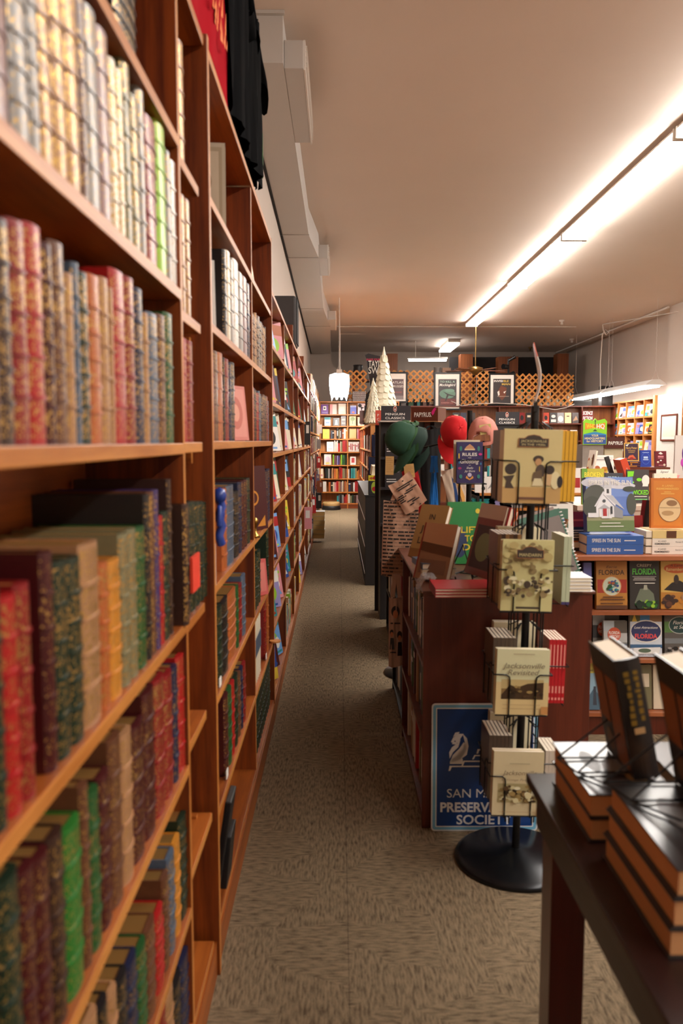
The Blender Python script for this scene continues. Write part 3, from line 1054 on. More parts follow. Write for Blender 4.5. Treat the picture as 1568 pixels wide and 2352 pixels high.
r_s = shirt('t_shirt', ('red', (170, 26, 38)), 'red t-shirt with orange flame print hanging above the second bookcase', 2.40, 3.17, .92, .625, -.385, .16, 1, red_print)
shirt('t_shirt', ('navy', (26, 30, 40)), 'dark navy t-shirt hanging between the red one and the black one', 2.9, 3.2, .16, .6, -.40, .05, 2)
shirt('t_shirt', ('black', (9, 9, 11)), 'black t-shirt hanging last, beside the white duct', 2.9, 3.3, .56, .735, -.352, .2, 3)
shirt('t_shirt', ('darkest', (12, 12, 13)), 'black long t-shirt with a thin green edge hanging beside the wall', 3.32, 3.16, .44, .59, -.345, .14, 5,
      lambda r, wd, ln: MB().box(.03, .034, .1, .112, -ln + .02, -ln + .2).build('green_edge', pm('brightgreen'), r))

# ------------------------------------------------------------- middle left case: face-out paperbacks
G5 = 'face-out paperbacks in the long middle left bookcase'
bays = [(4.22, 5.26), (5.3, 6.28), (6.32, 7.23), (7.27, 8.48), (8.52, 9.68), (9.72, 10.78)]
lvn = ['topmost', 'second', 'third', 'fourth', 'fifth', 'sixth', 'bottom']
R = random.Random(21)
cnt = 0
for bi, (a, b_) in enumerate(bays):
    for si, z in enumerate(Z3):
        spines = (bi == 2 and si in (3, 4, 5, 6)) or (bi == 4 and si in (2, 3, 4)) or (bi == 5) or (bi == 1 and si == 6) or (bi == 3 and si in (4, 5))
        X = FX((a + b_) / 2)
        if spines:
            y = a + .01
            i = 1
            lim = b_ - (.35 if bi in (2, 3) else .1)
            while y < lim:
                t = R.uniform(.03, .055)
                k = R.choice(['white', 'cream', 'brightred', 'black', 'navy', 'lime', 'grey', 'maroon', 'tan', 'orange', 'yellow', 'sky'])
                simple_book('shelved_book', t - .002, R.uniform(.19, .25), .15, k, (X - .012, y + t / 2, z + .0005), (0, 0, HP),
                            '%s spine, %s from left, %s shelf, %s bay of the long middle bookcase' % (cname(k), ORD[i], lvn[si], ORD[bi + 1]), 'spine-out books in the long middle left bookcase', stripe=R.choice(['white', 'black', 'cream', 'yellow']))
                y += t
                i += 1
        else:
            n = 3 if bi < 3 else 2
            for j in range(n):
                y = a + .1 + (b_ - a - .2) * (j + .5) / n
                base, ac, sp = rand_cover(R)
                if si == 2 and bi < 4:
                    base = R.choice(['white', 'cream', 'pink'])
                w_ = R.uniform(.15, .19)
                h_ = R.uniform(.21, .25)
                cover_book('paperback_book', w_, h_, R.uniform(.02, .035), base, sp, (X - .035 - R.uniform(0, .015), y, z + .001), HP - R.uniform(.3, .62), R.uniform(.12, .2),
                           '%s and %s face-out paperback, %s of %s shelf, %s bay, long middle bookcase' % (cname(base), cname(ac), ORD[j + 1], lvn[si], ORD[bi + 1]), G5)
# standing covers on top of the middle case
for j, (y, k, k2) in enumerate([(4.45, 'sky', 'white'), (4.75, 'sky', 'blue'), (5.0, 'olive', 'yellow'), (5.25, 'olive', 'cream'), (5.5, 'yellow', 'olive')]):
    cover_book('picture_book', .2, .22 - j * .01, .015, k, [('r', .1, .1, .9, .4, k2), ('e', .5, .65, .25, .15, k2)], (FX(y) - .1, y, 2.2805), HP - .3, .12, '%s thin picture book, %s from left on top of the middle bookcase' % (cname(k), ORD[j + 1]), 'picture books standing on top of the middle left bookcase')
# loudspeaker on top of the middle bookcase
p = at(676, 806, Y=6.9)
r = empty('loudspeaker', (-.47, 6.75, 2.2805))
tag(r, 'large charcoal loudspeaker standing on top of the left bookcase against the wall', 'speaker')
MB().box(-.08, .13, -.14, .16, 0, .4).build('cabinet', mat('charcoal', rgb(58, 54, 54), .6), r, bevel=.02)
MB().box(.131, .136, -.12, .14, .02, .38).build('grille', mat('grille_cloth', rgb(40, 38, 38), .8, scale=400), r)

# ------------------------------------------------------------- farthest left case
G6 = 'spine-out books in the farthest left bookcase'
R = random.Random(5)
tot = 0
rest = MB()
restm = ['white', 'cream', 'brightred', 'black', 'navy', 'green', 'grey', 'maroon', 'tan', 'orange']
for si, z in enumerate(Z4 + [2.2]):
    y = 10.88
    i = 1
    while y < (17.2 if si < 7 else 16.6):
        t = R.uniform(.045, .07)
        h = R.uniform(.19, .26)
        k = R.choice(restm if si < 7 else ['cream', 'yellow', 'white', 'tan', 'orange'])
        X = FX(y) + R.uniform(-.012, .015)
        if any(abs(y + t / 2 - q_) < t / 2 + .012 for q_ in (12.1, 13.4, 14.7, 16.0)) and si < 7:
            y += .03
            continue
        if y < 12.9:
            lab = '%s spine, %s from left, %s of the farthest left bookcase' % (cname(k), ORD[i], (lvn + ['on top'])[si] + (' shelf' if si < 7 else ''))
            simple_book('shelf_book', t - .002, h, .15, k, (X, y + t / 2, z + .0005), (0, 0, HP), lab, G6, stripe=R.choice([None, 'white', 'cream']))
        else:
            rest.box(X - .15, X, y, y + t - .002, z + .0005, z + h, restm.index(k) if k in restm else 1)
        y += t
        i += 1
        if R.random() < .04:
            y += .03
o = rest.build('shelf_books', [pm(k) for k in restm])
o['kind'] = 'stuff'
tag(o, 'many small spines packed in the far end of the left shelves', 'books')
# shelf labels and face-out things jutting into the aisle at its end
jut = [(733, 985, 'white', .1, .16), (730, 1020, 'grey', .1, .17), (729, 1062, 'brightred', .12, .2), (727, 1098, 'lilac', .1, .13), (734, 1118, 'orange', .1, .2), (730, 1150, 'black', .12, .26), (716, 1160, 'brightred', .12, .24), (713, 1115, 'navy', .12, .24), (702, 995, 'black', .1, .26), (700, 1190, 'pink', .16, .25)]
for j, (px, py, k, w_, h_) in enumerate(jut):
    Y_ = 14.6 - j * .25 if j < 6 else (11.6 if j < 8 else 9.0)
    p = at(px, py, Y=Y_)
    cover_book('display_book', w_, h_, .02, k, [('r', .55, .5, .85, .85, 'white')] if k not in ('white', 'grey') else None, (p.x, Y_, p.z - h_ / 2), 0.05, 0, '%s card-like book jutting out of the left shelves, %s towards the viewer' % (cname(k), ORD[j + 1]), 'books jutting into the aisle')
# pile of books on the carpet
p = at(731, 1240, Z=0)
for i in range(6):
    r = cover_book('floor_book', .2, .26, .066, 'olive' if i < 5 else 'grey', None, (p.x + (i % 2) * .004, p.y - .12, .0665 + i * .0665), 0, -HP, 'thick book on the carpet by the left shelves, %s from bottom of the pile' % ORD[i + 1], 'pile of thick books on the floor', pagec=mat('brown_pages', rgb(150, 116, 62), .7))
# ------------------------------------------------------------- end-of-aisle bookcase
def front_case(name_label, x0, x1, y, top, levels, posts, depth=.26, mats=None, kick=.1, back=True, loc_name='bookcase', thick=.026, edge=True, rot=0.0):
    """bookcase facing the viewer side (-y): local origin at x0,y"""
    a, e, u = (mats or (wx, wedge, wz))[:3]
    r = empty(loc_name, (x0, y, 0), (0, 0, rot))
    tag(r, name_label, 'bookcase')
    L_ = x1 - x0
    for p in posts:
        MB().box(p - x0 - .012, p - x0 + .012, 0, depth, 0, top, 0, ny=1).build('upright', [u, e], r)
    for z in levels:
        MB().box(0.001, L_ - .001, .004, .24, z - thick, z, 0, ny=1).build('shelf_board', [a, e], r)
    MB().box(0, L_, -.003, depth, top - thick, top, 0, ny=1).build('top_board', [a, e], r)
    if kick:
        MB().box(0, L_, .006, .02, 0, kick).build('kickboard', a, r)
    if back:
        MB().box(.012, L_ - .012, .24, .25, 0.02, top - thick).build('back_panel', mats[3] if mats and len(mats) > 3 else wbright, r)
    return r


Yb = 17.7
LB = [2.09, 1.835, 1.55, 1.264, .971, .671, .375, .12]
front_case('bookcase closing the far end of the aisle under the glowing lamp', -.41, 1.35, Yb, 2.37, LB[0:], [-.398, .213, .80, 1.338], .7)
G7 = 'books in the bookcase at the end of the aisle'
lvn8 = ['top', 'second', 'third', 'fourth', 'fifth', 'sixth', 'seventh', 'bottom']


def back_spine(px0, px1, shelf, k, hfrac=.8, stripe=None):
    z = LB[shelf]
    zt = ([2.37] + LB)[shelf] - .026
    a, b_ = at(px0, 1050, Y=Yb), at(px1, 1050, Y=Yb)
    n_[shelf] = n_.get(shelf, 0) + 1
    simple_book('upright_book', b_.x - a.x - .003, (zt - z) * hfrac, .17, k, ((a.x + b_.x) / 2, Yb + .02, z + .0005), (0, 0, 0),
                '%s spine, %s on %s shelf of the aisle end bookcase' % (cname(k), ORD[n_[shelf]], lvn8[shelf]), G7, stripe=stripe)


def back_cover(px0, px1, shelf, k, spec, hfrac=.85, tilt=.12):
    z = LB[shelf]
    zt = ([2.37] + LB)[shelf] - .026
    a, b_ = at(px0, 1050, Y=Yb), at(px1, 1050, Y=Yb)
    m_[shelf] = m_.get(shelf, 0) + 1
    cover_book('display_book', b_.x - a.x, (zt - z) * hfrac, .02, k, spec, ((a.x + b_.x) / 2, Yb + .03, z + .001), 0, tilt,
               '%s face-out cover, %s on %s shelf of the aisle end bookcase' % (cname(k) if isinstance(k, str) else 'pale', ORD[m_[shelf]], lvn8[shelf]), 'face-out books at the end of the aisle')


n_, m_ = {}, {}
wht = (244, 240, 232)
back_cover(737, 754, 0, (112, 60, 140), [('r', .28, .4, .72, .82, wht), ('r', .38, .52, .6, .7, (40, 40, 60)), ('r', .15, .1, .85, .2, 'lilac')])
back_cover(757, 773, 0, (236, 222, 214), [('r', 0, 0, .4, 1, (226, 150, 150))])
back_cover(777, 794, 0, (246, 238, 220), [('r', .2, .3, .8, .7, (250, 246, 236))], .92)
back_cover(804, 818, 0, (100, 112, 196), [('r', 0, .8, 1, 1, (180, 186, 220)), ('e', .5, .2, .22, .12, (226, 120, 100))], .75)
back_cover(821, 838, 0, (220, 206, 212), [('e', .3, .78, .25, .17, (20, 18, 20)), ('p', [(.35, .7), (.9, .6), (.6, .5), (.55, .15), (.45, .5)], (24, 20, 22))], .95)
back_cover(745, 759, 1, (232, 240, 240), [('r', 0, .72, 1, 1, 'teal'), ('r', .2, .3, .8, .4, 'sky')], .82)
back_cover(765, 779, 1, (34, 30, 34), [('p', [(.25, .1), (.75, .1), (.62, .75), (.4, .75)], wht)], .75)
back_cover(783, 794, 1, (86, 74, 72), [('r', .15, .55, .85, .7, 'cream'), ('r', .15, .2, .85, .3, 'cream')], .95)
back_cover(802, 817, 1, (222, 212, 160), [('r', .46, .15, .54, .7, (60, 60, 70)), ('e', .5, .7, .34, .2, (120, 140, 90))], .92)
back_cover(821, 836, 1, (226, 208, 180), [('e', .6, .4, .35, .3, (96, 50, 50))], .85)
back_cover(741, 756, 2, (226, 206, 40), [('p', [(.45, .5), (.5, .6), (.6, .55), (.5, .45)], (150, 150, 60))], .82)
for i, (a, b_, k, h) in enumerate([(760, 763, 'slate', .7), (763, 767, 'black', .7), (767, 772, 'tan', .72), (773, 777, 'black', .9), (777, 780, 'olive', .78), (780, 783, 'darkbrown', .85), (783, 786, 'maroon', .7), (786, 789, 'orange', .85), (789, 794, 'white', .88), (794, 797, 'amber', .9)]):
    back_spine(a, b_, 2, k, h, 'white' if i % 2 else None)
back_cover(802, 818, 2, (214, 160, 86), [('r', .1, .1, .9, .9, (222, 172, 100))], .85)
back_spine(820, 823, 2, 'pink', .85)
back_spine(823, 826, 2, 'brightred', .8)
back_cover(750, 766, 3, (242, 236, 228), [('r', .2, .2, .8, .35, (214, 208, 210)), ('e', .5, .62, .2, .12, (220, 214, 216))], .85)
for a, b_, k, h in [(767, 770, 'white', .95), (770, 773, 'cream', .85), (773, 776, 'white', .95), (776, 780, 'brightred', .72), (781, 783, 'cream', .88), (783, 786, 'olive', .85), (786, 793, 'brightred', .96), (793, 797, 'red', .95)]:
    back_spine(a, b_, 3, k, h)
for j in range(7):
    back_spine(800 + j * 3.5, 803.4 + j * 3.5, 3, 'white', .84, 'brightred')
back_cover(744, 760, 4, (238, 232, 224), [('e', .5, .5, .34, .3, (222, 200, 214)), ('e', .5, .15, .3, .1, (232, 214, 120))], .88)
for a, b_, k, h in [(764, 767, 'lime', .86), (768, 770, 'mauve', .78), (770, 773, 'maroon', .76), (773, 776, 'lilac', .78), (776, 780, 'purple', .78), (782, 785, 'lime', .85), (785, 792, 'green', .83), (793, 796, 'darkgreen', .84)]:
    back_spine(a, b_, 4, k, h)
back_cover(804, 817, 4, (244, 238, 228), [('r', .22, .25, .78, .85, 'brightred')], .68)
back_cover(735, 742, 5, (240, 226, 196), [('r', .2, .2, .8, .4, 'pink')], .8)
for a, b_, k, h in [(746, 750, 'black', .86), (750, 753, 'darkgreen', .82), (753, 757, 'grey', .8), (757, 760, 'black', .8), (761, 765, 'tan', .85), (766, 771, 'orange', .8), (771, 776, 'amber', .78), (778, 782, 'red', .92), (782, 786, 'brightred', .9), (786, 792, 'olive', .8), (792, 797, 'brown', .77),
                    (799, 802, 'white', .76), (802, 806, 'black', .8), (806, 810, 'teal', .84), (811, 815, 'teal', .84), (815, 819, 'olive', .83), (819, 822, 'amber', .6), (822, 825, 'orange', .7)]:
    back_spine(a, b_, 5, k, h)
for a, b_, k, h in [(741, 749, 'white', .84), (754, 759, 'orange', .8), (760, 764, 'black', .8), (764, 768, 'cream', .8), (768, 772, 'pink', .78), (772, 777, 'brightred', .86), (777, 781, 'tan', .85), (782, 785, 'mauve', .8), (785, 788, 'cream', .88), (788, 791, 'brown', .78), (791, 794, 'orange', .88),
                    (794, 797, 'tan', .8), (800, 805, 'navy', .84), (805, 811, 'darkbrown', .8), (811, 815, 'white', .76), (815, 818, 'brightred', .84), (818, 824, 'red', .86)]:
    back_spine(a, b_, 6, k, h, 'cream' if k in ('navy', 'black') else None)
for a, b_, k, h in [(773, 777, 'teal', .7), (777, 780, 'slate', .8), (780, 785, 'black', .82), (785, 789, 'grey', .8), (789, 793, 'red', .62), (793, 798, 'brightred', .84), (799, 803, 'white', .86), (803, 808, 'olive', .72), (808, 812, 'darkgreen', .8), (812, 818, 'darkbrown', .74), (818, 824, 'mauve', .78)]:
    back_spine(a, b_, 7, k, h)

# stool, half-round bin in front of the bottom shelf
p = at(761, 1167, Z=0)
r = empty('step_stool', (p.x, 17.45, 0))
tag(r, 'round tan step stool with a black rubber foot at the end of the aisle', 'stool')
MB().lathe([(.205, 0), (.21, .02), (.2, .075), (.19, .09), (.001, .09)], n=28).build('foot_ring', blackp, r)
MB().lathe([(.185, .09), (.19, .12), (.185, .155), (.17, .17), (.001, .17)], n=28).build('lower_step', mat('tan_enamel', rgb(196, 160, 104), .5), r)
# ------------------------------------------------------------- right-hand side of the aisle: long low case
XA = .478
r = empty('bookcase', (XA, 11.75, 0))
tag(r, 'shoulder-high pine bookcase on the right of the aisle beyond the black cabinet', 'bookcase')
MB().box(0, .5, 0, .025, 0, 1.755).build('end_panel', wbright, r)
for y in (1.2, 2.4, 3.6, 4.8, 5.85):
    MB().box(0, .25, y - .01, y + .01, .0, 1.74, 0).build('upright', [wz], r)
for z in (.14, .45, .76, 1.06, 1.36):
    MB().box(.002, .3, .025, 5.86, z - .025, z, 0).build('shelf_board', [wbright], r)
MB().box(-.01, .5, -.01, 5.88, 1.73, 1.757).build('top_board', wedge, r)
MB().box(.26, .27, .03, 5.86, 0, 1.73).build('back_panel', wz, r)
R = random.Random(31)
G8 = 'books facing the aisle in the shoulder-high bookcase'
for si, z in enumerate((.14, .45, .76, 1.06, 1.36)):
    y = 11.82
    i = 1
    while y < 17.4:
        t = R.uniform(.07, .13)
        k = R.choice(['white', 'cream', 'brightred', 'black', 'tan', 'green', 'brown', 'grey', 'teal'])
        simple_book('aisle_book', t - .003, R.uniform(.18, .25), .15, k, (XA + .012 + R.uniform(0, .02), y + t / 2, z + .0005), (0, 0, -HP),
                    '%s book, %s from the near end, %s shelf of the shoulder-high bookcase' % (cname(k), ORD[i], ['bottom', 'second lowest', 'middle', 'fourth', 'upper'][si]), G8, lean=R.choice([0, 0, 0]))
        y += t + (.1 if R.random() < .1 else 0)
        i += 1
# black low cabinet standing at the aisle
r = empty('low_cabinet', (.281, 8.2, 0))
tag(r, 'black waist-high cabinet standing beside the aisle on the right', 'cabinet')
MB().box(0, .34, 0, 3.0, 0, .93).build('body', blackw, r, bevel=.003)
MB().box(-.008, .35, -.008, 3.008, .93, .945).build('top', blackw, r)
for z in (.12, .4, .68):
    MB().box(-.006, -.001, .02, 2.98, z, z + .012).build('shelf_lip', white_p, r)
p = at(859, 1140, Y=8.25)
cover_book('gift_box', .125, .2, .05, (214, 200, 40), [('r', .0, 0, 1, .72, (30, 28, 30)), ('e', .5, .38, .26, .3, (150, 170, 50)), ('e', .5, .3, .2, .12, 'brightred')] + blobs(0, .75, 1, 1, 14, ['brightred', 'green', 'orange'], .05, .12, 4),
           (p.x, 8.22, .946), 0, 0, 'yellow patterned card deck box with black arch, on the black cabinet', cat='box')
cover_book('folded_card', .06, .1, .05, 'cream', None, (p.x + .0, 8.26, 1.1465), .3, -.35, 'cream folded card on top of the yellow patterned box', cat='card')

# ------------------------------------------------------------- glowing shop light at the end of the aisle
def shop_light(x, y, z, length, label, batwing=True, group='hanging shop lights', chain_to=CEIL, d=.0, tm=None):
    r = empty('shop_light', (x, y, z))
    tag(r, label, 'light', group)
    wsec = [(-.085, .17), (-.17, .14), (-.175, -.03), (-.155, -.2), (-.12, -.12), (.12, -.12), (.155, -.2), (.175, -.03), (.17, .14), (.085, .17)] if batwing else [(-.06, .06), (-.19, -.02), (-.19, -.04), (.19, -.04), (.19, -.02), (.06, .06)]
    mb = MB().prism(wsec, 0, length, M=Matrix(((1, 0, 0, 0), (0, 0, 1, 0), (0, 1, 0, 0), (0, 0, 0, 1))))
    mb.build('reflector', mat('white_enamel', rgb(240, 238, 234), .35, var=.02), r)
    for s in (-1, 1):
        MB().cyl((s * .05, .02, -.15 if batwing else -.06), (s * .05, length - .02, -.15 if batwing else -.06), .022, n=10).build('fluorescent_tube', tm or shopm, r)
    zt = .17 if batwing else .06
    for yy in (.06, length - .06):
        mb = MB()
        h = chain_to - z
        mb.tube([(-.06, yy, zt), (0, yy, zt + .18), (.06, yy, zt)], .004, 5)
        nl = int((h - zt - .18) / .045)
        for k in range(nl):
            z0 = zt + .18 + k * .045
            mb.tube([(0 if k % 2 else -.006, yy, z0), (0 if k % 2 else -.006, yy, z0 + .045)], .0035, 4)
        mb.build('chain', white_p, r)
    return r


p = at(779, 880, Y=14.4)
r = shop_light(p.x, 14.4, p.z, 2.4, 'white glowing shop light hanging over the end of the aisle, seen end on')
emw = mat('white_enamel_glow', rgb(245, 243, 240), .4)
# translucent hood lit from within
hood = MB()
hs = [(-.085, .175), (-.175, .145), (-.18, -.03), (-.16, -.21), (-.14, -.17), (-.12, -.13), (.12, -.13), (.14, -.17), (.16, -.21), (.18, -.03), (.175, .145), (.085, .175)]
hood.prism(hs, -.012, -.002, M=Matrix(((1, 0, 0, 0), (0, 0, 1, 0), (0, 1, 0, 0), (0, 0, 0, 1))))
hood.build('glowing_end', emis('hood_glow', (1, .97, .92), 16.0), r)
MB().box(-.05, .05, -.014, .05, .17, .24).build('wire_box', white_p, r)
mb = MB().tube([(0.01, .03, .24), (.012, .03, .8), (0, .03, CEIL - p.z - .01)], .007, 5)
mb.build('power_cord', white_p, r)

# ------------------------------------------------------------- lattice panels above the end bookcases
latm = mat('lattice_wood', rgb(188, 124, 56), .6, var=.15, scale=6)


def lattice(x0, x1, z0, z1, y, label):
    r = empty('lattice_panel', (x0, y, z0))
    tag(r, label, 'lattice', 'wooden lattice panels along the back')
    W_, H_ = x1 - x0, z1 - z0
    for dirn, yy in ((1, 0), (-1, .012)):
        mb = MB()
        s = .145
        hw = .013
        n = int((W_ + H_) / s) + 2
        for i in range(n):
            c = i * s - (H_ if dirn > 0 else 0)
            # line x = c + dirn * z for z 0..H
            za, zb = 0.0, H_ + .03
            if dirn > 0:
                za = max(za, -c)
                zb = min(zb, W_ - c)
            else:
                c = i * s
                zb = min(zb, c)
                za = max(za, c - W_)
            if zb - za < .04:
                continue
            k = hw
            pa = (c + dirn * za, za)
            pb = (c + dirn * zb, zb)
            nx, nz = (k, -k * dirn) if dirn > 0 else (k, k)
            mb.add([(pa[0] - nx, yy, pa[1] - nz), (pa[0] + nx, yy, pa[1] + nz), (pb[0] + nx, yy, pb[1] + nz), (pb[0] - nx, yy, pb[1] - nz),
                    (pa[0] - nx, yy + .011, pa[1] - nz), (pa[0] + nx, yy + .011, pa[1] + nz), (pb[0] + nx, yy + .011, pb[1] + nz), (pb[0] - nx, yy + .011, pb[1] - nz)],
                   [(0, 1, 2, 3), (4, 7, 6, 5), (0, 4, 5, 1), (1, 5, 6, 2), (2, 6, 7, 3), (3, 7, 4, 0)])
        mb.build('slats', latm, r)
    return r


YL = 17.95
ZTR = at(1200, 932, Y=17.9).z
lz0 = 2.372
for (a, b_), lb, zz in [((786, 842), 'left', lz0), ((872, 994), 'middle left', lz0), ((1058, 1124), 'middle right', ZTR), ((1182, 1316), 'right', ZTR)]:
    A, B = at(a, 920, Y=YL), at(b_, 920, Y=YL)
    ztop = at(900, 854, Y=YL).z if lb != 'right' else at(1250, 862, Y=YL).z
    lattice(A.x, B.x, zz, ztop, YL, 'tan wooden lattice panel above the back bookcases, the %s one' % lb)
# framed posters
def poster(px0, px1, py0, py1, y, spec, label, tilt=.03):
    a, b_ = at(px0, py1, Y=y), at(px1, py0, Y=y)
    W_, H_ = b_.x - a.x, b_.z - a.z
    r = empty('framed_poster', (a.x + W_ / 2, y, a.z), (-tilt, 0, 0))
    tag(r, label, 'poster', 'framed book cover posters')
    f = MB()
    t = .035
    for q in [(-W_ / 2, -W_ / 2 + t, 0, H_), (W_ / 2 - t, W_ / 2, 0, H_), (-W_ / 2 + t, W_ / 2 - t, 0, t), (-W_ / 2 + t, W_ / 2 - t, H_ - t, H_)]:
        f.box(q[0], q[1], 0, .025, q[2], q[3])
    f.build('frame', black, r)
    MB().box(-W_ / 2 + t, W_ / 2 - t, .01, .02, t, H_ - t).build('mat_board', paper, r)
    g, ms = graphics(spec, W_ - 2 * t, H_ - 2 * t, y=.0095)
    g.v = [(v[0], v[1], v[2] + t) for v in g.v]
    g.build('print', ms, r)
    return r


dk = (58, 52, 54)
poster(996, 1059, 855, 942, 17.9, [('r', .12, .06, .88, .85, dk), ('t', 'TO KILL A', .5, .75, .055, (190, 226, 200), dict(width=.62)), ('t', 'Mockingbird', .5, .65, .075, wht, dict(width=.68, shear=.3, bold=.01)),
       ('e', .5, .43, .34, .14, (96, 134, 116)), ('r', .2, .1, .85, .28, (104, 46, 44)), ('p', [(.3, .5), (.55, .42), (.85, .36), (.85, .34), (.55, .38), (.45, .22), (.4, .22), (.48, .4)], (44, 36, 36)),
       ('e', .6, .52, .2, .05, (110, 150, 130)), ('t', 'HARPER LEE', .5, .15, .035, (214, 150, 140), dict(width=.5))], 'framed poster reading To Kill a Mockingbird on the back lattice')
poster(1122, 1184, 857, 930, 17.9, [('r', .12, .0, .88, .86, dk), ('t', 'INVISI', .34, .75, .07, wht, dict(width=.38, bold=.02)), ('t', 'BLE', .67, .75, .07, (222, 186, 80), dict(width=.22, bold=.02)), ('t', 'MAN', .67, .64, .07, (222, 186, 80), dict(width=.36, bold=.02)),
       ('p', [(.3, .4), (.45, .62), (.7, .55), (.66, .25), (.5, .1), (.4, .2)], (112, 60, 40)), ('p', [(.3, .4), (.38, .45), (.4, .3), (.34, .26)], wht), ('p', [(.56, .4), (.68, .44), (.6, .34)], wht), ('r', .3, .24, .8, .25, 'cream')],
       'framed poster reading Invisible Man on the back lattice')
poster(890, 936, 854, 925, 17.9, [('r', .1, .06, .86, .8, (94, 74, 76)), ('t', 'ATLAS', .5, .64, .08, wht, dict(width=.66)), ('t', 'SHRUGGED', .48, .5, .08, wht, dict(width=.74)), ('t', 'AYN RAND', .5, .3, .05, (200, 100, 90), dict(width=.5)), ('r', .1, .06, .86, .2, (130, 120, 122))],
       'framed poster reading Atlas Shrugged behind the white paper tree')
# dark grid rack of tiny spines and a small speaker on the end bookcase
a, b_ = at(809, 921, Y=17.85), at(841, 899, Y=17.85)
mb = MB().box(a.x, b_.x, 17.85, 17.9, 2.372, b_.z)
gr = mb.build('media_rack', mat('rack_brown', rgb(60, 30, 24), .6))
tag(gr, 'dark rack with a grid of small white squares above the aisle end bookcase', 'rack')
mb = MB()
for i in range(10):
    for j in range(6):
        x = a.x + .012 + i * (b_.x - a.x - .01) / 10
        z = 2.38 + j * (b_.z - 2.372) / 6
        mb.box(x, x + .014, 17.838, 17.85, z, z + .024)
mb.build('small_labels', paper, gr)
p = at(788, 921, Y=17.8)
r = MB().box(-.09, .1, 0, .12, 0, .24).build('small_speaker', blackp, None, (p.x, 17.76, 2.3705), bevel=.01)
tag(r, 'small dark speaker on the aisle end bookcase beneath the glowing light', 'speaker')
# storage seen through and above the lattice
R = random.Random(77)
for j in range(34):
    x = .1 + j * .155 + R.uniform(-.02, .02)
    w_, h_ = R.uniform(.06, .13), R.uniform(.12, .5)
    k = R.choice(['white', 'black', 'cream', 'grey', 'maroon', 'teal', 'green', 'brown'])
    o = MB().box(-w_ / 2, w_ / 2, 0, .12, 0, h_, 0).box(-w_ / 2 + .01, w_ / 2 - .01, -.002, 0, h_ * .3, h_ * .8, 1).build('storage_box', [pm(k), pages], None, (x, 18.12 + R.uniform(0, .06), 2.3702 if x < 1.25 else ZTR + .0005))
    tag(o, '%s stored item glimpsed behind the lattice, %s from the left' % (cname(k), ORD[j + 1]), 'box', 'things stored behind the lattice')
# tall dark posts and beams at the very back
for j, (a, b_, t, bt) in enumerate([(888, 913, 812, 860), (1057, 1086, 813, 860), (1144, 1190, 819, 860), (1279, 1306, 812, 862)]):
    A, B = at(a, bt, Y=21.3), at(b_, t, Y=21.3)
    o = MB().box(0, B.x - A.x, 0, .4, 0, min(CEIL - .01, B.z) - A.z + 0.0).build('wood_crate', wood('crate_wood', rgb(120, 62, 28), rgb(150, 84, 42), 'z'), None, (A.x, 21.3, A.z))
    o.location.z = 2.6
    o.scale.z = (min(CEIL - .005, B.z) - 2.6) / (min(CEIL - .01, B.z) - A.z)
    tag(o, 'brown wooden upright case under the ceiling behind the lattice, %s from left' % ORD[j + 1], 'crate', 'upright wooden cases behind the lattice')
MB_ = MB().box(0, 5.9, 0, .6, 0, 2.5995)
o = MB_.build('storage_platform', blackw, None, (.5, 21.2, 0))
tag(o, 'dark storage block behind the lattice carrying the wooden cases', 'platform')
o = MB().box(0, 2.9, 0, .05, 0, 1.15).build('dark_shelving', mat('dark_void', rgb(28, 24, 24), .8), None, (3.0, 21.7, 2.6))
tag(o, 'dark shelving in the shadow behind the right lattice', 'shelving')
for j, (px, py, k, w_, h_) in enumerate([(926, 838, 'black', .26, .2), (1004, 845, 'grey', .2, .3), (1024, 842, 'tan', .2, .28), (1036, 846, 'pink', .3, .14), (822, 838, 'black', .26, .35), (927, 856, 'brown', .26, .2)]):
    p = at(px, py + 10, Y=18.95)
    r = MB()
    if k in ('black', 'grey'):
        r.lathe([(.001, 0), (w_ / 2 * .8, 0), (w_ / 2, h_ * .4), (w_ / 2 * .8, h_ * .85), (w_ / 2 * .9, h_), (.001, h_)], n=14)
    else:
        r.box(-w_ / 2, w_ / 2, -.1, .1, 0, h_)
    o = r.build('stored_pot' if k in ('black', 'grey') else 'stored_box', pm(k), None, (p.x, 18.95, at(1000, 856, Y=18.6).z - .1445))
    tag(o, '%s %s peeking over the lattice, %s counted from the left posts' % (cname(k), 'pot' if k in ('black', 'grey') else 'box', ORD[j + 1]), 'pot' if k in ('black', 'grey') else 'box')
o = MB().box(0, 4.2, 0, .5, at(1000, 856, Y=18.6).z - .185, at(1000, 856, Y=18.6).z - .145).box(0, .05, 0, .5, 0, 3.0).box(4.15, 4.2, 0, .5, 0, 3.0).build('storage_shelf', wx, None, (.35, 18.7, 0))
tag(o, 'high storage shelf behind the lattice holding pots and boxes', 'shelf')
# spot lamp on a black stand above the Invisible Man poster
p = at(1168, 858, Y=18.0)
r = empty('spot_lamp', (p.x, 18.05, p.z - .05))
tag(r, 'black clamp spot lamps on a pole above the Invisible Man poster', 'lamp')
MB().cyl((0, 0, -.45), (0, 0, .38), .022).build('pole', black, r)
MB().cyl((-.02, -.02, .2), (-.14, -.1, .2), .05, .06).build('lamp_head', black, r)
MB().cyl((.02, -.02, .02), (.12, -.08, .06), .04, .05).build('lamp_head', black, r)
MB().cyl((0, -.02, .34), (.14, -.05, .42), .03, .04).build('lamp_head', black, r)
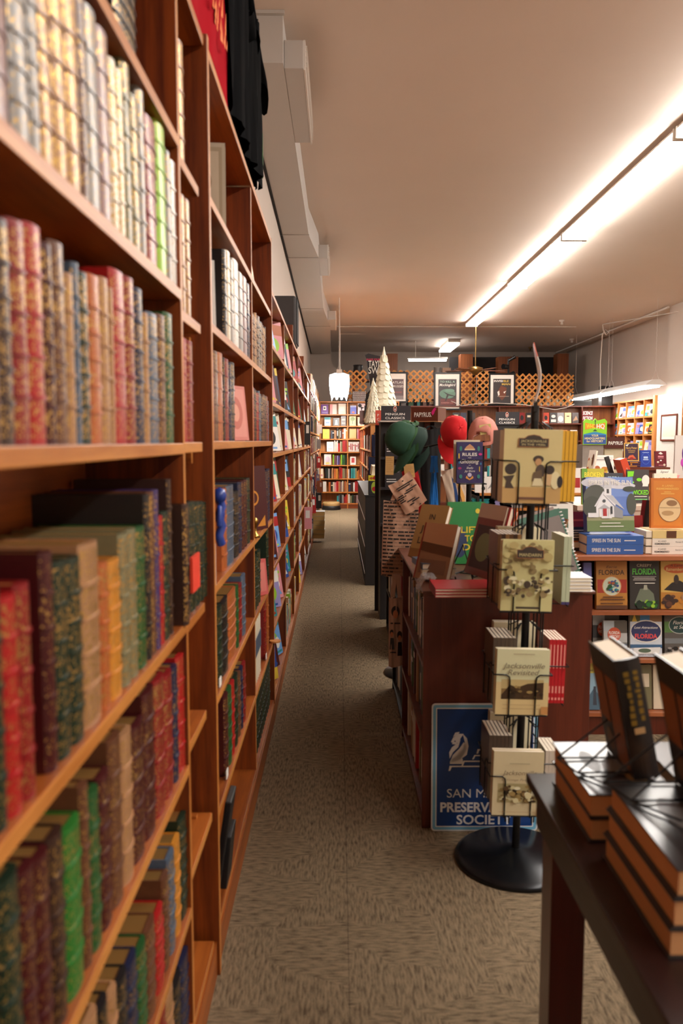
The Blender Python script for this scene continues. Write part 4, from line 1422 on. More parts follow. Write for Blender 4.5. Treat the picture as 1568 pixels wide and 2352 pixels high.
# small ceiling fluorescent fixtures at the back
A = at(1022, 800, Z=CEIL - .05)
r = empty('ceiling_light', (A.x, 20.2, CEIL))
tag(r, 'short boxy fluorescent ceiling light near the back wall', 'light')
MB().box(-.14, .16, 0, 1.6, -.09, -.001).build('light_housing', white_p, r)
MB().box(-.16, .14, .02, 1.7, -.15, -.095).build('light_diffuser', emis('lit_back', TUBE_COL, 12), r)
A, B = at(936, 829, Y=20.6), at(1028, 822, Y=20.6)
r = empty('ceiling_light', (A.x, 20.6, A.z))
tag(r, 'long horizontal fluorescent light hanging across the back room', 'light')
MB().box(0, B.x - A.x, 0, .12, .06, .1).build('light_housing', white_p, r)
MB().box(.03, B.x - A.x - .03, 0.01, .1, .0, .058).build('light_diffuser', emis('lit_back', TUBE_COL, 12), r)
MB().cyl((.2, .05, .1), (.2, .05, CEIL - A.z - .005), .006).build('rod', white_p, r)
MB().cyl((B.x - A.x - .2, .05, .1), (B.x - A.x - .2, .05, CEIL - A.z - .005), .006).build('rod', white_p, r)
# ceiling fan
bronze = mat('antique_brass', rgb(150, 118, 70), .3, .9)
p = at(1068, 758, Z=CEIL)
r = empty('ceiling_fan', (p.x, 17.2, CEIL))
tag(r, 'antique brass ceiling fan with dark wooden blades on a long rod', 'fan')
zc = at(1068, 848, Y=17.2).z - CEIL
MB().lathe([(.001, 0), (.07, 0), (.065, -.03), (.03, -.06), (.001, -.062)], n=18).build('canopy', bronze, r)
MB().cyl((0, 0, -.05), (0, 0, zc + .05), .013).build('down_rod', bronze, r)
MB().lathe([(.001, .06), (.06, .06), (.16, .03), (.165, -.04), (.08, -.08), (.05, -.12), (.001, -.13)], n=24, M=Matrix.Translation((0, 0, zc))).build('motor', bronze, r)
for k in range(5):
    M = Matrix.Translation((0, 0, zc - .03)) @ Matrix.Rotation(.15 + k * 2 * PI / 5, 4, 'Z') @ Matrix.Rotation(.2, 4, 'X')
    MB().box(.14, .25, -.02, .02, -.004, .004, M=M).box(.22, .66, -.06, .06, -.004, .006, 1, M=M).build('blade', [bronze, dark_top], r)
MB().tube([(.03, 0, zc - .12), (.03, 0, zc - .75)], .004, 4).build('pull_chain', white_p, r)
# conduit across the ceiling, sprinkler heads and small fittings
mb = MB().cyl((-.16, 18.0, CEIL - .014), (5.3, 18.0, CEIL - .014), .011, n=6)
tag(mb.build('ceiling_conduit', white_p), 'thin white conduit crossing the ceiling from the duct to the right wall', 'pipe')
xr = XR - .34
mb = MB().cyl((xr, 23.1, CEIL - .03), (xr, 15.3, CEIL - .03), .022, n=8)
o = mb.build('wall_conduit', white_p)
tag(o, 'white conduit running along the ceiling edge by the right wall', 'pipe')
for px, py in [(1110, 747), (1244, 775), (1341, 711), (1291, 736)]:
    pass
for j, (px, py) in enumerate([(1313, 778), (1208, 802), (1290, 735)]):
    p = at(px, py, Z=CEIL)
    o = MB().lathe([(.001, -.0005), (.06, -.0005), (.055, -.03), (.02, -.04), (.03, -.09), (.001, -.1)], n=14).build('sprinkler_head', white_p if j != 1 else bronze, None, (p.x, min(p.y, 22), CEIL))
    tag(o, 'small ceiling fitting near the back right, %s from the left' % ['farthest white one', 'brass coloured one', 'nearer white one'][j], 'sprinkler', 'ceiling fittings')
p = at(811, 771, Z=CEIL)
o = MB().box(-.3, .35, -.35, .35, -.012, -.0005).build('access_panel', ceilm, None, (p.x - .05, p.y, CEIL))
tag(o, 'flat square access panel in the ceiling near the glowing aisle light', 'panel')

# ------------------------------------------------------------- trees, guitar display and things on the shoulder-high case
treem = mat('cream_paper_tree', rgb(246, 238, 214), .6, var=.03)
def paper_tree(x, y, z, h, r0, label, n_rows=11, feather=False, seed=1):
    R = random.Random(seed)
    r = empty('paper_tree', (x, y, z))
    tag(r, label, 'decoration', 'white paper cone trees')
    MB().lathe([(.001, 0), (r0 * .93, 0), (.004, h), (.0005, h)], n=24).build('cone', treem, r)
    mb = MB()
    for j in range(n_rows):
        zz = h * (.02 + .86 * j / n_rows)
        rr = r0 * (1 - zz / h)
        n = max(5, int(2 * PI * rr / (.075 if not feather else .035)))
        for i in range(n):
            a = 2 * PI * (i + .5 * (j % 2)) / n + R.uniform(-.05, .05)
            wv = .046 if not feather else .018
            hh = .1 if not feather else .08
            out = R.uniform(.012, .03)
            c, s = math.cos(a), math.sin(a)
            rt = r0 * (1 - (zz + hh) / h) if zz + hh < h else 0
            pts = []
            m_n = 6
            for q in range(m_n + 1):
                t = PI * q / m_n
                lx = -wv * math.cos(t)
                lz = -math.sin(t) * hh * .45
                rad = rr + out * math.sin(t)
                pts.append((rad * c - lx * s, rad * s + lx * c, zz + lz + .03))
            pts.append((rt * c - wv * .8 * s, rt * s + wv * .8 * c, zz + hh))
            pts.append((rt * c + wv * .8 * s, rt * s - wv * .8 * c, zz + hh))
            mb.add(pts, [tuple(range(len(pts)))])
    mb.build('paper_scales', treem, r)
    return r


pa = at(883, 793, Y=12.1)
paper_tree(pa.x, 12.26, 1.758, pa.z - 1.758, .25, 'tall white paper cone tree with scalloped scales on the right-hand bookcase', seed=2)
pb_ = at(857, 868, Y=11.85)
paper_tree(pb_.x, 11.85, 1.758, pb_.z - 1.758, .13, 'smaller shaggy white feathered cone tree beside the tall one', 14, True, 3)
# guitar shaped display
Yg = 12.55
gp = [(838, 815), (846, 812), (890, 822), (886, 850), (880, 885), (884, 890), (900, 905), (905, 925), (896, 945), (905, 970), (905, 1000), (838, 1000), (833, 985), (834, 960), (842, 942), (838, 920), (841, 905), (851, 894), (846, 860), (842, 830)]
pts = [at(x, y, Y=Yg) for x, y in gp]
zb = 1.758
lowest = min(q.z for q in pts)
r = empty('guitar_display', (0, Yg, 0))
tag(r, 'black guitar-shaped cardboard display behind the white paper trees', 'display')
mb = MB().prism([(q.x, -max(q.z, zb)) for q in pts], 0, .02, M=Matrix(((1, 0, 0, 0), (0, 0, 1, 0), (0, -1, 0, 0), (0, 0, 0, 1))))
mb.build('cardboard_body', mat('black_card', rgb(44, 36, 38), .6), r)
mb = MB()
c = at(858, 925, Y=Yg)
mb.add([(c.x + .075 * math.cos(2 * PI * i / 20), -.001, c.z + .095 * math.sin(2 * PI * i / 20)) for i in range(20)], [tuple(range(20))])
mb.build('sound_hole', pm((190, 140, 214)), r)
mb = MB()
for body, px, py, hh, col in [('SHAKE YOUR FAN', 862, 828, .03, 0), ('TAYLOR', 868, 843, .1, 1), ('SWIFT', 868, 858, .1, 1)]:
    q = at(px, py, Y=Yg)
    put_text(mb, body, q.x, q.z, hh, col, y=-.002, width=.28 if hh < .05 and 'SH' in body else (.3 if hh > .05 else .12), bold=.01)
mb.build('lettering', [pm((226, 50, 96)), paper], r)
# small things on the near end of that case
for j, (px, w_, h_, k, sp) in enumerate([(834, .11, .19, 'mauve', [('e', .8, .3, .4, .12, 'pink'), ('e', .8, .28, .3, .08, 'mauve')]), (846, .13, .26, 'black', [('r', .4, .65, 1, 1, 'teal'), ('e', .6, .3, .3, .2, (120, 120, 130)), ('e', .6, .28, .25, .16, 'black')])]):
    p = at(px, 975, Y=11.95)
    cover_book('boxed_set', w_, h_, .05, k, sp, (p.x, 11.9 - j * .06, 1.758), 0, .05, '%s boxed book standing on the right-hand bookcase beside the trees' % cname(k), cat='book')
# bronze figurine
mb = MB()
mb.lathe([(.001, 0), (.06, 0), (.07, .02), (.05, .06), (.03, .09), (.03, .17), (.018, .2), (.022, .23), (.001, .26)], n=12)
mb.cyl((-.04, 0, .15), (.04, .0, .16), .01, n=6)
p = at(869, 975, Y=11.8)
o = mb.build('figurine', mat('bronze_dark', rgb(70, 44, 30), .35, .6), None, (p.x, 11.8, 1.7575))
tag(o, 'small dark bronze figurine at the foot of the shaggy white tree', 'figurine')
# ------------------------------------------------------------- back row of bookcases on the right half
YR = 17.9
zt = at(1200, 932, Y=YR).z
zs1 = at(1200, 972, Y=YR).z
zs2 = at(1200, 1012, Y=YR).z
panelm = wood('panelling', rgb(120, 66, 30), rgb(158, 96, 48), 'z')
cherry = wood('cherry_dark', rgb(92, 36, 20), rgb(120, 54, 30), 'x', .4)
X0, X1 = 1.37, 6.2
front_case('long dark cherry bookcase with panelled back under the lattice', X0, X1, YR, zt, [zs1, zs2, zs2 - .4, zs2 - .8, .12], [X0 + .013, at(1147, 930, Y=YR).x, at(1247, 930, Y=YR).x, at(1337, 930, Y=YR).x, X1 - .013], .75, (cherry, cherry, cherry, panelm))
n9 = 0
for px0, px1, k, sp, zz in [(1040, 1056, 'black', [('r', .2, .6, .8, .8, 'cream')], zs1), (1058, 1072, 'navy', [('r', .2, .3, .8, .5, 'grey')], zs1), (1078, 1092, 'darkbrown', None, zs1), (1193, 1206, 'red', [('e', .5, .5, .3, .25, 'black')], zs1), (1209, 1223, 'black', [('r', .2, .55, .8, .75, 'cream')], zs1),
                            (1247.5, 1262, (206, 72, 44), [('e', .5, .5, .25, .22, 'black'), ('r', .2, .1, .8, .2, 'cream')], zs1), (1264, 1280, (70, 68, 70), [('r', .15, .1, .85, .35, wht), ('e', .5, .65, .3, .15, wht)], zs1), (1281, 1296, (160, 160, 164), [('e', .5, .4, .4, .3, wht)], zs1),
                            (1298, 1313, (232, 210, 160), [('r', .3, .6, .7, .7, 'brown')], zs1), (1315, 1330, (60, 36, 30), [('p', [(.1, .2), (.6, .7), (.9, .3)], 'tan')], zs1),
                            (1190, 1204, 'purple', [('r', .2, .2, .8, .5, 'white')], zs2), (1208, 1222, 'blue', None, zs2), (1250, 1266, 'cream', [('r', .1, .5, .9, .8, 'grey')], zs2), (1270, 1285, 'white', [('r', .2, .2, .8, .5, 'black')], zs2), (1290, 1305, 'amber', None, zs2), (1312, 1328, 'white', [('e', .5, .5, .3, .3, 'slate')], zs2)]:
    a, b_ = at(px0, 950, Y=YR), at(px1, 950, Y=YR)
    n9 += 1
    cover_book('display_book', b_.x - a.x, .235, .02, k, sp, ((a.x + b_.x) / 2, YR + .03, zz + .001), 0, .12, '%s cover facing out in the panelled back bookcase, %s of its row' % (cname(k) if isinstance(k, str) else 'small coloured', ORD[n9]), 'face-out books in the panelled back bookcase')
R = random.Random(55)
i = 0
for zz, nm in ((zs2 - .4, 'low'), (zs2 - .8, 'lower')):
    x = X0 + .1
    i = 0
    while x < 5.9:
        t = R.uniform(.05, .1)
        i += 1
        if i < 60:
            simple_book('upright_book', t - .003, R.uniform(.2, .27), .17, R.choice(['white', 'red', 'black', 'cream', 'teal', 'navy']), (x + t / 2, YR + .03, zz + .0005), (0, 0, 0), 'upright book, %s from left on the %s shelf of the panelled back bookcase' % (ORD[i], nm), 'upright books in the panelled back bookcase')
        x += t
# section sign
a, b_ = at(1336, 968, Y=YR - .05), at(1362, 944, Y=YR - .05)
r = MB().box(a.x, b_.x, YR - .06, YR - .03, a.z, b_.z).build('section_sign', mat('sign_maroon', rgb(112, 24, 28), .5))
tag(r, 'small maroon sign reading science fiction on the panelled back bookcase', 'sign')
mb = MB()
put_text(mb, 'SCIENCE', (a.x + b_.x) / 2, a.z + .15, .075, 0, y=YR - .0615, width=.22, shear=.2, bold=.02)
put_text(mb, 'FICTION', (a.x + b_.x) / 2, a.z + .035, .075, 0, y=YR - .0615, width=.22, shear=.2, bold=.02)
mb.build('lettering', paper, r)
# electronics on top of the back corner
for nm, px0, px1, py0, py1, lab in [('audio_receiver', 1317, 1359, 918, 931, 'flat black audio receiver on the back corner bookcase'), ('loudspeaker', 1381, 1408, 883, 929, 'black loudspeaker standing on the right bookcase behind the hanging light')]:
    Yq = YR + .02
    a, b_ = at(px0, py1, Y=Yq), at(px1, py0, Y=Yq)
    o = MB().box(0, b_.x - a.x, 0, .22, 0, b_.z - a.z).build('body', blackp, None, None, None, .008)
    r = empty(nm, (a.x, Yq, zt + .0005))
    o.parent = r
    tag(r, lab, 'speaker' if nm == 'loudspeaker' else 'stereo')
    MB().box(.02, b_.x - a.x - .02, -.004, .001, .03, b_.z - a.z - .03).build('front_panel', mat('grille_cloth', rgb(40, 38, 38), .8, scale=400), r)

# ------------------------------------------------------------- cube shelving along the right wall
XF = 6.2
r = empty('cube_bookcase', (XF, 15.6, 0))
tag(r, 'bright pine cube shelving along the right wall below the hanging light', 'bookcase')
ys = [18.4, 17.75, 17.25, 16.75, 16.25, 15.75]
ztop = 2.36
lvz = [ztop, 2.0, 1.64, 1.28, .92, .55, .12]
for y in ys:
    MB().box(0, .3, y - 15.6 - .015, y - 15.6 + .015, 0, ztop).build('upright', wbright, r)
for z in lvz:
    MB().box(-.003, .31, .14, 2.82, z - .03, z).build('shelf_board', wbright, r)
MB().box(.31, .32, .14, 2.82, 0, ztop).build('back_panel', wbright, r)
R = random.Random(15)
cub = 0
for a, b_ in zip(ys[1:], ys[:-1]):
    for zi, z in enumerate(lvz[1:4]):
        for j in range(2):
            base, ac, sp = rand_cover(R)
            cub += 1
            cover_book('cube_shelf_book', .17, .24, .025, R.choice(['white', 'cream', 'lilac', base]), sp, (XF + .03, a + .16 + j * .19, z + .001), -HP + .45, .2, 'paperback leaning in the pine cubes on the right wall, %s counted from the pillar' % ORD[cub], 'books leaning in the pine cubes')
mb = MB().box(0, .07, 0, .1, 0, 2.39)
o = mb.build('end_post', wbright, None, (XF - .04, 15.6 - .01, 0))
tag(o, 'orange pine post at the near end of the cube shelving', 'post')
# white panels and framed certificate on the pillar
r = empty('panel_board', (6.2, 14.75, 0))
tag(r, 'tall white boards covering the pillar on the right wall', 'board')
MB().box(0, .12, -.5, .8, 0, 2.38).build('board', mat('white_board', rgb(238, 232, 224), .5), r)
fr = empty('framed_certificate', (6.195, 14.95, 1.5))
tag(fr, 'brown framed pale certificate hanging on the white boards at right', 'picture')
for q in [(-.36, -.33, 0, .5), (.33, .36, 0, .5), (-.33, .33, 0, .03), (-.33, .33, .47, .5)]:
    MB().box(-.02, 0, q[0], q[1], q[2], q[3]).build('frame_side', cherry, fr)
MB().box(-.01, 0, -.33, .33, .03, .47).build('certificate', paper, fr)
MB().box(-.012, -.01, -.27, .27, .08, .42).build('mat_board', mat('pale_cream', rgb(234, 226, 206), .6), fr)
r = empty('bookcase', (6.1, 13.0, 0))
tag(r, 'pine bookcase with blue books at the right edge of view', 'bookcase')
MB().box(0, .35, 1.18, 1.2, 0, 2.42).build('upright', wbright, r)
for z in (.5, .85, 1.2, 1.55, 1.95, 2.42):
    MB().box(0, .35, 0, 1.18, z - .03, z).build('shelf_board', wbright, r)
for zi, (z, k) in enumerate([(1.95, 'orange'), (1.55, 'sky'), (1.2, 'blue')]):
    for j in range(6):
        simple_book('shelved_book', .04, .26, .18, k, (6.12, 13.95 - j * .045 + .2, z + .0005), (0, 0, -HP), '%s spine, %s from left in the right edge bookcase' % (cname(k), ORD[j + 1]), 'same coloured spines at the right edge')
# hanging shop lights on the right
shop_light(5.75, 17.05, 2.55, 2.45, 'long white shop light hanging on chains by the right wall, the farther one', False, tm=shopr)
shop_light(5.75, 14.5, 2.55, 2.45, 'long white shop light hanging on chains by the right wall, nearer the pillar', False, tm=shopr)
mb = MB().tube([(5.75, 17.6, 2.6), (5.74, 17.62, 3.2), (5.76, 17.6, 3.8), (5.82, 17.62, 3.93), (5.9, 17.6, 3.86), (5.84, 17.6, 3.8), (5.78, 17.6, 3.9), (5.76, 17.6, CEIL - .03)], .012, 6)
o = mb.build('power_cord', white_p)
tag(o, 'white power cord looping down from the ceiling to the right shop light', 'cord')
mb = MB().tube([(5.76, 17.6, CEIL - .02), (6.1, 16.2, CEIL - .09), (6.35, 15.0, CEIL - .16), (6.4, 13.5, CEIL - .1)], .012, 6)
tag(mb.build('loose_cable', white_p), 'white cable sagging under the ceiling near the pillar', 'cable')
# draped white cable in front of the back bookcases
pts = [at(x, y, Y=YR - .04) for x, y in [(1035, 921), (1060, 932), (1090, 928), (1140, 926), (1200, 929), (1245, 936), (1275, 941), (1300, 936), (1318, 928)]]
tag(MB().tube(pts, .008, 5).build('draped_cable', white_p), 'white cable draped along the top of the back bookcases', 'cable')

# ------------------------------------------------------------- middle distance displays on the right
def shop_table(x0, x1, y0, y1, z, label, m=None, legs=True, name='display_table', cat='table'):
    r = empty(name, (x0, y0, 0))
    tag(r, label, cat)
    m = m or cherry
    MB().box(0, x1 - x0, 0, y1 - y0, z - .03, z).build('table_top', m, r)
    if legs:
        for a in (.02, x1 - x0 - .07):
            for b_ in (.02, y1 - y0 - .07):
                MB().box(a, a + .05, b_, b_ + .05, 0, z - .03).build('leg', m, r)
        MB().box(.02, x1 - x0 - .02, .03, .05, z - .12, z - .031).build('apron', m, r)
    else:
        MB().box(.01, x1 - x0 - .01, .01, y1 - y0 - .01, 0, z - .03).build('body', m, r)
    return r


def pcover(name, px0, px1, py0, py1, Y, k, spec, label, zbase=None, tilt=.12, rz=0.0, t=.025, group=None, **kw):
    a, b_ = at(px0, py1, Y=Y), at(px1, py0, Y=Y)
    z = a.z if zbase is None else zbase
    return cover_book(name, b_.x - a.x, (b_.z - z) / math.cos(tilt), t, k, spec, ((a.x + b_.x) / 2, Y, z + .001), rz, tilt, label, group, **kw)


Yh = 8.0
zh = at(1480, 1073, Y=Yh).z
shop_table(at(1428, 1073, Y=Yh).x, at(1534, 1073, Y=Yh).x, Yh - .05, Yh + .6, zh, 'dark cherry table of wizard books in the middle distance on the right')
gold2 = (222, 176, 84)
a, b_ = at(1432, 1073, Y=Yh), at(1471, 1060, Y=Yh)
for i in range(3):
    hh = (b_.z - a.z) / 3
    simple_book('stacked_book', hh - .001, b_.x - a.x, .2, (66, 34, 62), (b_.x, Yh, zh + .0005 + hh * (i + .5)), (0, -HP, 0), 'dark purple almanac lying flat, %s of three beneath the standing one' % ['bottom', 'middle', 'top'][i], 'almanacs lying flat', stripe='amber')
pcover('almanac', 1433, 1468, 1018, 1060, Yh, (58, 30, 54), [('r', .0, .0, .06, 1, gold2), ('r', .94, 0, 1, 1, gold2), ('r', 0, .95, 1, 1, gold2), ('r', 0, 0, 1, .05, gold2), ('t', 'Harry Potter', .5, .66, .12, gold2, dict(width=.74, bold=.01)), ('t', 'WIZARDING', .5, .54, .06, gold2, dict(width=.5)), ('t', 'ALMANAC', .5, .45, .06, gold2, dict(width=.42)),
       ('p', [(.2, .12), (.35, .3), (.6, .34), (.82, .12)], (206, 92, 50)), ('e', .5, .14, .14, .07, (150, 30, 30)), ('p', [(.08, .88), (.2, .8), (.34, .95), (.2, .9)], wht)], 'dark purple almanac cover with gold frame standing on its stack', zbase=zh + (b_.z - a.z) + .001, rz=-.05)
pcover('wizard_book', 1470, 1497, 1035, 1067, Yh, (36, 62, 160), [('e', .5, .5, .38, .36, (70, 110, 200)), ('e', .5, .5, .34, .33, (36, 62, 160)), ('r', .3, .5, .7, .62, (190, 210, 240)), ('r', .26, .4, .74, .46, (190, 210, 240)), ('r', .2, .85, .8, .88, (170, 190, 230))], 'blue ring-patterned book standing on the wizard table', zbase=zh, rz=.05)
pcover('wizard_book', 1504, 1532, 1037, 1069, Yh, (112, 28, 40), [('p', [(.3, .85), (.5, .95), (.7, .82), (.5, .78)], wht), ('r', .25, .62, .75, .7, 'pink'), ('r', .25, .54, .75, .58, 'pink'), ('e', .25, .3, .1, .06, 'cream'), ('e', .5, .4, .08, .05, wht), ('e', .8, .12, .1, .08, 'cream'), ('r', .3, .08, .7, .12, 'pink')], 'maroon book with pale drawings standing on the wizard table', zbase=zh, rz=.06)
# who sign on grey rack
Yw = 9.2
a, b_ = at(1338, 1021, Y=Yw), at(1394, 962, Y=Yw)
W_, H_ = b_.x - a.x, b_.z - a.z
r = empty('rack_sign', ((a.x + b_.x) / 2, Yw, a.z))
tag(r, 'green and blue sign reading headquarters for history above a grey rack', 'sign')
out = [(0, 0), (1, 0), (1, .9), (.9, 1), (.6, .93), (.5, 1.02), (.4, .93), (.1, 1), (0, .9)]
MB().prism([((x - .5) * W_, -z * H_) for x, z in out], 0, .015, M=Matrix(((1, 0, 0, 0), (0, 0, 1, 0), (0, -1, 0, 0), (0, 0, 0, 1)))).build('sign_board', pm((150, 220, 50)), r)
g, ms = graphics([('r', .02, .02, .98, .38, (60, 92, 160)), ('p', [(.02, .37), (.98, .37), (.98, .4), (.5, .5), (.02, .4)], (60, 140, 190)), ('p', [(.08, .85), (.5, .77), (.92, .85), (.92, .58), (.5, .66), (.08, .58)], (240, 140, 40)),
                  ('t', 'WHO', .32, .63, .17, (250, 220, 60), dict(width=.4, bold=.03)), ('t', 'HQ', .73, .63, .17, wht, dict(width=.34, bold=.03)), ('e', .5, .92, .03, .03, (60, 70, 60)), ('r', .485, .66, .515, .93, (60, 70, 60)), ('p', [(.4, .52), (.6, .52), (.5, .6)], (60, 90, 60)),
                  ('t', 'YOUR', .5, .31, .08, (250, 232, 160), dict(width=.3, bold=.02)), ('t', 'HEADQUARTERS', .5, .2, .08, (250, 232, 160), dict(width=.86, bold=.02)), ('t', 'for HISTORY', .5, .09, .08, (250, 232, 160), dict(width=.7, bold=.02))], W_, H_)
g.build('sign_print', ms, r)
r = empty('book_rack', (at(1362, 1060, Y=Yw).x, Yw, 0))
tag(r, 'grey book rack carrying the green and blue headquarters sign', 'rack')
MB().box(-.12, .12, .02, .3, 0, a.z).build('body', mat('rack_grey', rgb(150, 138, 128), .5), r)
for z in (.3, .6, .9, 1.15):
    MB().box(-.13, .13, -.02, .02, z, z + .05).build('shelf_lip', white_p, r)
Yp = 9.6
a, b_ = at(1388, 1030, Y=Yp), at(1434, 1004, Y=Yp)
r = empty('card_rack', (a.x, Yp, 0))
tag(r, 'dark maroon card rack with a white name header in the middle distance', 'rack')
MB().box(0, b_.x - a.x, 0, .24, a.z, b_.z).build('header', mat('papyrus_brown', rgb(84, 34, 24), .5), r)
mb = MB()
put_text(mb, 'PAPYRUS', (b_.x - a.x) * .55, .045, .04, 0, y=-.001, width=.17, bold=.02)
mb.v = [(v[0], v[1], v[2] + a.z) for v in mb.v]
mb.build('header_lettering', paper, r)
MB().box(.01, b_.x - a.x - .01, .02, .22, 0, a.z).build('body', mat('rack_cream', rgb(206, 190, 160), .6), r)
# cookbook table
Yc = 6.6
zc_ = .93
shop_table(2.05, 3.4, 6.3, 7.3, zc_, 'display table of cookbooks standing behind the front display unit')
pcover('cookbook', 1361, 1412, 1047, 1090, 6.7, (244, 240, 234), [('r', .05, .8, .95, .95, 'white'), ('r', .12, .84, .88, .87, 'grey')] + blobs(0, 0, 1, .7, 40, ['orange', 'amber', 'green', 'cream', 'white', 'yellow', 'pink'], .05, .16, 9), 'large cookbook with white title band and round bowls of food', zbase=zc_ + .18, tilt=.15)
o = MB().box(-.14, .14, 0, .2, 0, .18).build('book_riser', white_p, None, (at(1387, 1090, Y=6.7).x, 6.66, zc_ + .0005))
tag(o, 'white riser holding up the large cookbook', 'riser')
pcover('leaning_book', 1330, 1350, 1036, 1100, 6.5, (226, 216, 206), blobs(0, .1, 1, .95, 16, ['orange', 'cream', 'brown'], .1, .3, 3), 'tall pale cookbook leaning at left of the large cookbook', zbase=zc_ + .0, tilt=.25, rz=-.9)
r = pcover('leaning_book', 1430, 1441, 1044, 1095, 6.45, 'black', None, 'black book leaning beside the large cookbook', zbase=zc_, tilt=.1, roll=-.3)
r = cover_book('leaning_book', .055, .33, .16, (214, 76, 44), [('t', 'THE PERFECT LOVE', .5, .5, .02, wht, {})], (at(1462, 1095, Y=6.3).x, 6.3, zc_ + .12), 0, 0, 'bright orange spine book leaning left with white lettering', roll=-.35)
pr = [c for c in r.children if c.name.startswith('cover_print')]
if pr:
    me = pr[0].data
    for v in me.vertices:
        x, y, z = v.co
        v.co = (-(z - .165) * 1.0, y, .165 + x * 1.0) if False else ((z - .165), y, .165 - x * 2.2)
# plates and small table goods
Yt = 5.3
z2 = 1.09
shop_table(at(1300, 1150, Y=Yt).x, 2.55, 5.05, 5.9, z2 - .001, 'narrow raised display table behind the front right display unit', m=mat('cream_laminate', rgb(214, 196, 178), .5), legs=False)
pcover('novel', 1337, 1390, 1078, 1130, 5.1, (196, 190, 60), [('r', 0, 0, .25, 1, (110, 170, 60)), ('t', 'BROKEN', .52, .76, .14, (250, 236, 70), dict(width=.8, bold=.02)), ('t', 'COUNTRY', .52, .56, .14, (250, 236, 70), dict(width=.86, bold=.02))] + blobs(.2, 0, 1, .5, 14, ['tan', 'lime', 'amber'], .08, .2, 2), 'green and yellow novel cover reading Broken Country behind the church book', zbase=z2)
pcover('novel', 1390, 1433, 1088, 1135, 5.25, (62, 64, 72), [('t', 'FREIDA', .5, .74, .14, (190, 226, 236), dict(width=.66, bold=.02)), ('t', 'McFADDEN', .5, .54, .12, (190, 226, 236), dict(width=.8, bold=.01))], 'dark grey novel with pale blue author name behind the church book', zbase=z2)
pcover('novel', 1440, 1492, 1080, 1157, 5.2, (66, 62, 62), [('p', [(.02, .95), (.32, .95), (.28, .8), (.02, .78)], (130, 230, 40)), ('e', .55, .7, .12, .05, (130, 230, 40)), ('e', .16, .62, .16, .04, (130, 230, 40)), ('e', .85, .68, .18, .16, wht), ('p', [(.7, .5), (.95, .5), (.99, .75), (.78, .8)], wht),
       ('t', 'WICKED', .6, .26, .13, (130, 230, 40), dict(width=.75, bold=.02)), ('r', .25, .19, .9, .21, wht), ('r', .2, .1, .92, .13, (120, 200, 120))], 'dark grey novel cover reading Wicked in bright green letters', zbase=z2 - .0, tilt=.1, rz=-.05)
pcover('novel', 1502, 1558, 1089, 1150, 5.2, (240, 232, 212), [('t', 'JOJO', .5, .74, .12, (60, 56, 50), dict(width=.5)), ('t', 'MOYES', .5, .54, .12, (60, 56, 50), dict(width=.62)), ('e', .5, .25, .3, .12, (210, 200, 150))], 'cream novel with thin dark author name behind the orange book', zbase=z2)
p0 = at(1505, 1090, Y=5.28)
p1 = at(1541, 1078, Y=5.28)
o = MB().box(p0.x, p1.x, 5.27, 5.272, z2, p1.z).build('signed_card', paper)
tag(o, 'small white card reading signed sticking up behind the cream novel', 'card')
mb = MB()
put_text(mb, 'Signed', (p0.x + p1.x) / 2, p0.z + .012, .014, 0, y=5.2695, shear=.4)
mb.build('handwriting', blackp, o)
mb = MB().lathe([(.001, 0), (.03, 0), (.05, .05), (.045, .12), (.025, .16), (.035, .18), (.001, .18)], n=16)
p0 = at(1562, 1110, Y=5.3)
o = mb.build('vase', mat('pink_glass', rgb(240, 130, 130), .2, coat=.4), None, (p0.x, 5.4, z2))
tag(o, 'shiny pink vase at the right edge behind the cream novel', 'vase')
# poster with purple shape at right edge
p0, p1 = at(1548, 1078, Y=6.9), at(1600, 1000, Y=6.9)
o = MB().box(p0.x, p1.x, 6.9, 6.92, .931, p1.z).build('display_poster', white_p)
g, ms = graphics([('e', .55, .75, .22, .14, (90, 40, 130)), ('e', .4, .62, .12, .06, (206, 80, 190)), ('e', .5, .56, .12, .09, (60, 30, 90)), ('r', 0, 0, 1, .2, (200, 150, 100))], p1.x - p0.x, p1.z - .931, x0=p0.x, y=6.8995)
g.v = [(v[0], v[1], v[2] + .931) for v in g.v]
g.build('poster_print', ms, o)
tag(o, 'white poster with purple and pink shape at the right edge', 'poster')

# ------------------------------------------------------------- front right display unit with Florida books
YU = 3.944
r = empty('display_unit', (1.06, YU, 0))
tag(r, 'reddish wood display unit of face-out Florida books at the right', 'bookcase')
ux = 1.3
MB().box(0, .02, 0, .9, 0, .90).build('side_panel', dark_red, r)
MB().box(ux, ux + .02, 0, .9, 0, .90).build('side_panel', dark_red, r)
red_edge = wood('red_wood_edge', rgb(150, 82, 48), rgb(176, 104, 64), 'x', .4)
MB().box(-.01, ux + .03, -.02, .92, .905, .931).build('table_top', red_edge, r, bevel=.003)
for z in (.644, .397, .119):
    MB().box(.02, ux, 0, .3, z - .018, z).build('shelf_board', red_edge, r)
MB().box(.02, ux, .3, .32, .0, .9).build('back_panel', blackw, r)
MB().box(.02, ux, .02, .04, 0, .1).build('kickboard', dark_red, r)
GF = 'Florida books facing out in the display unit'
br = (92, 52, 26)
pcover('florida_book', 1340, 1362, 1296, 1402, YU + .04, (100, 104, 176), [('r', 0, 0, 1, .4, (80, 140, 220))], 'lavender blue book half hidden at the left end of the upper display shelf', zbase=.6445, group=GF)
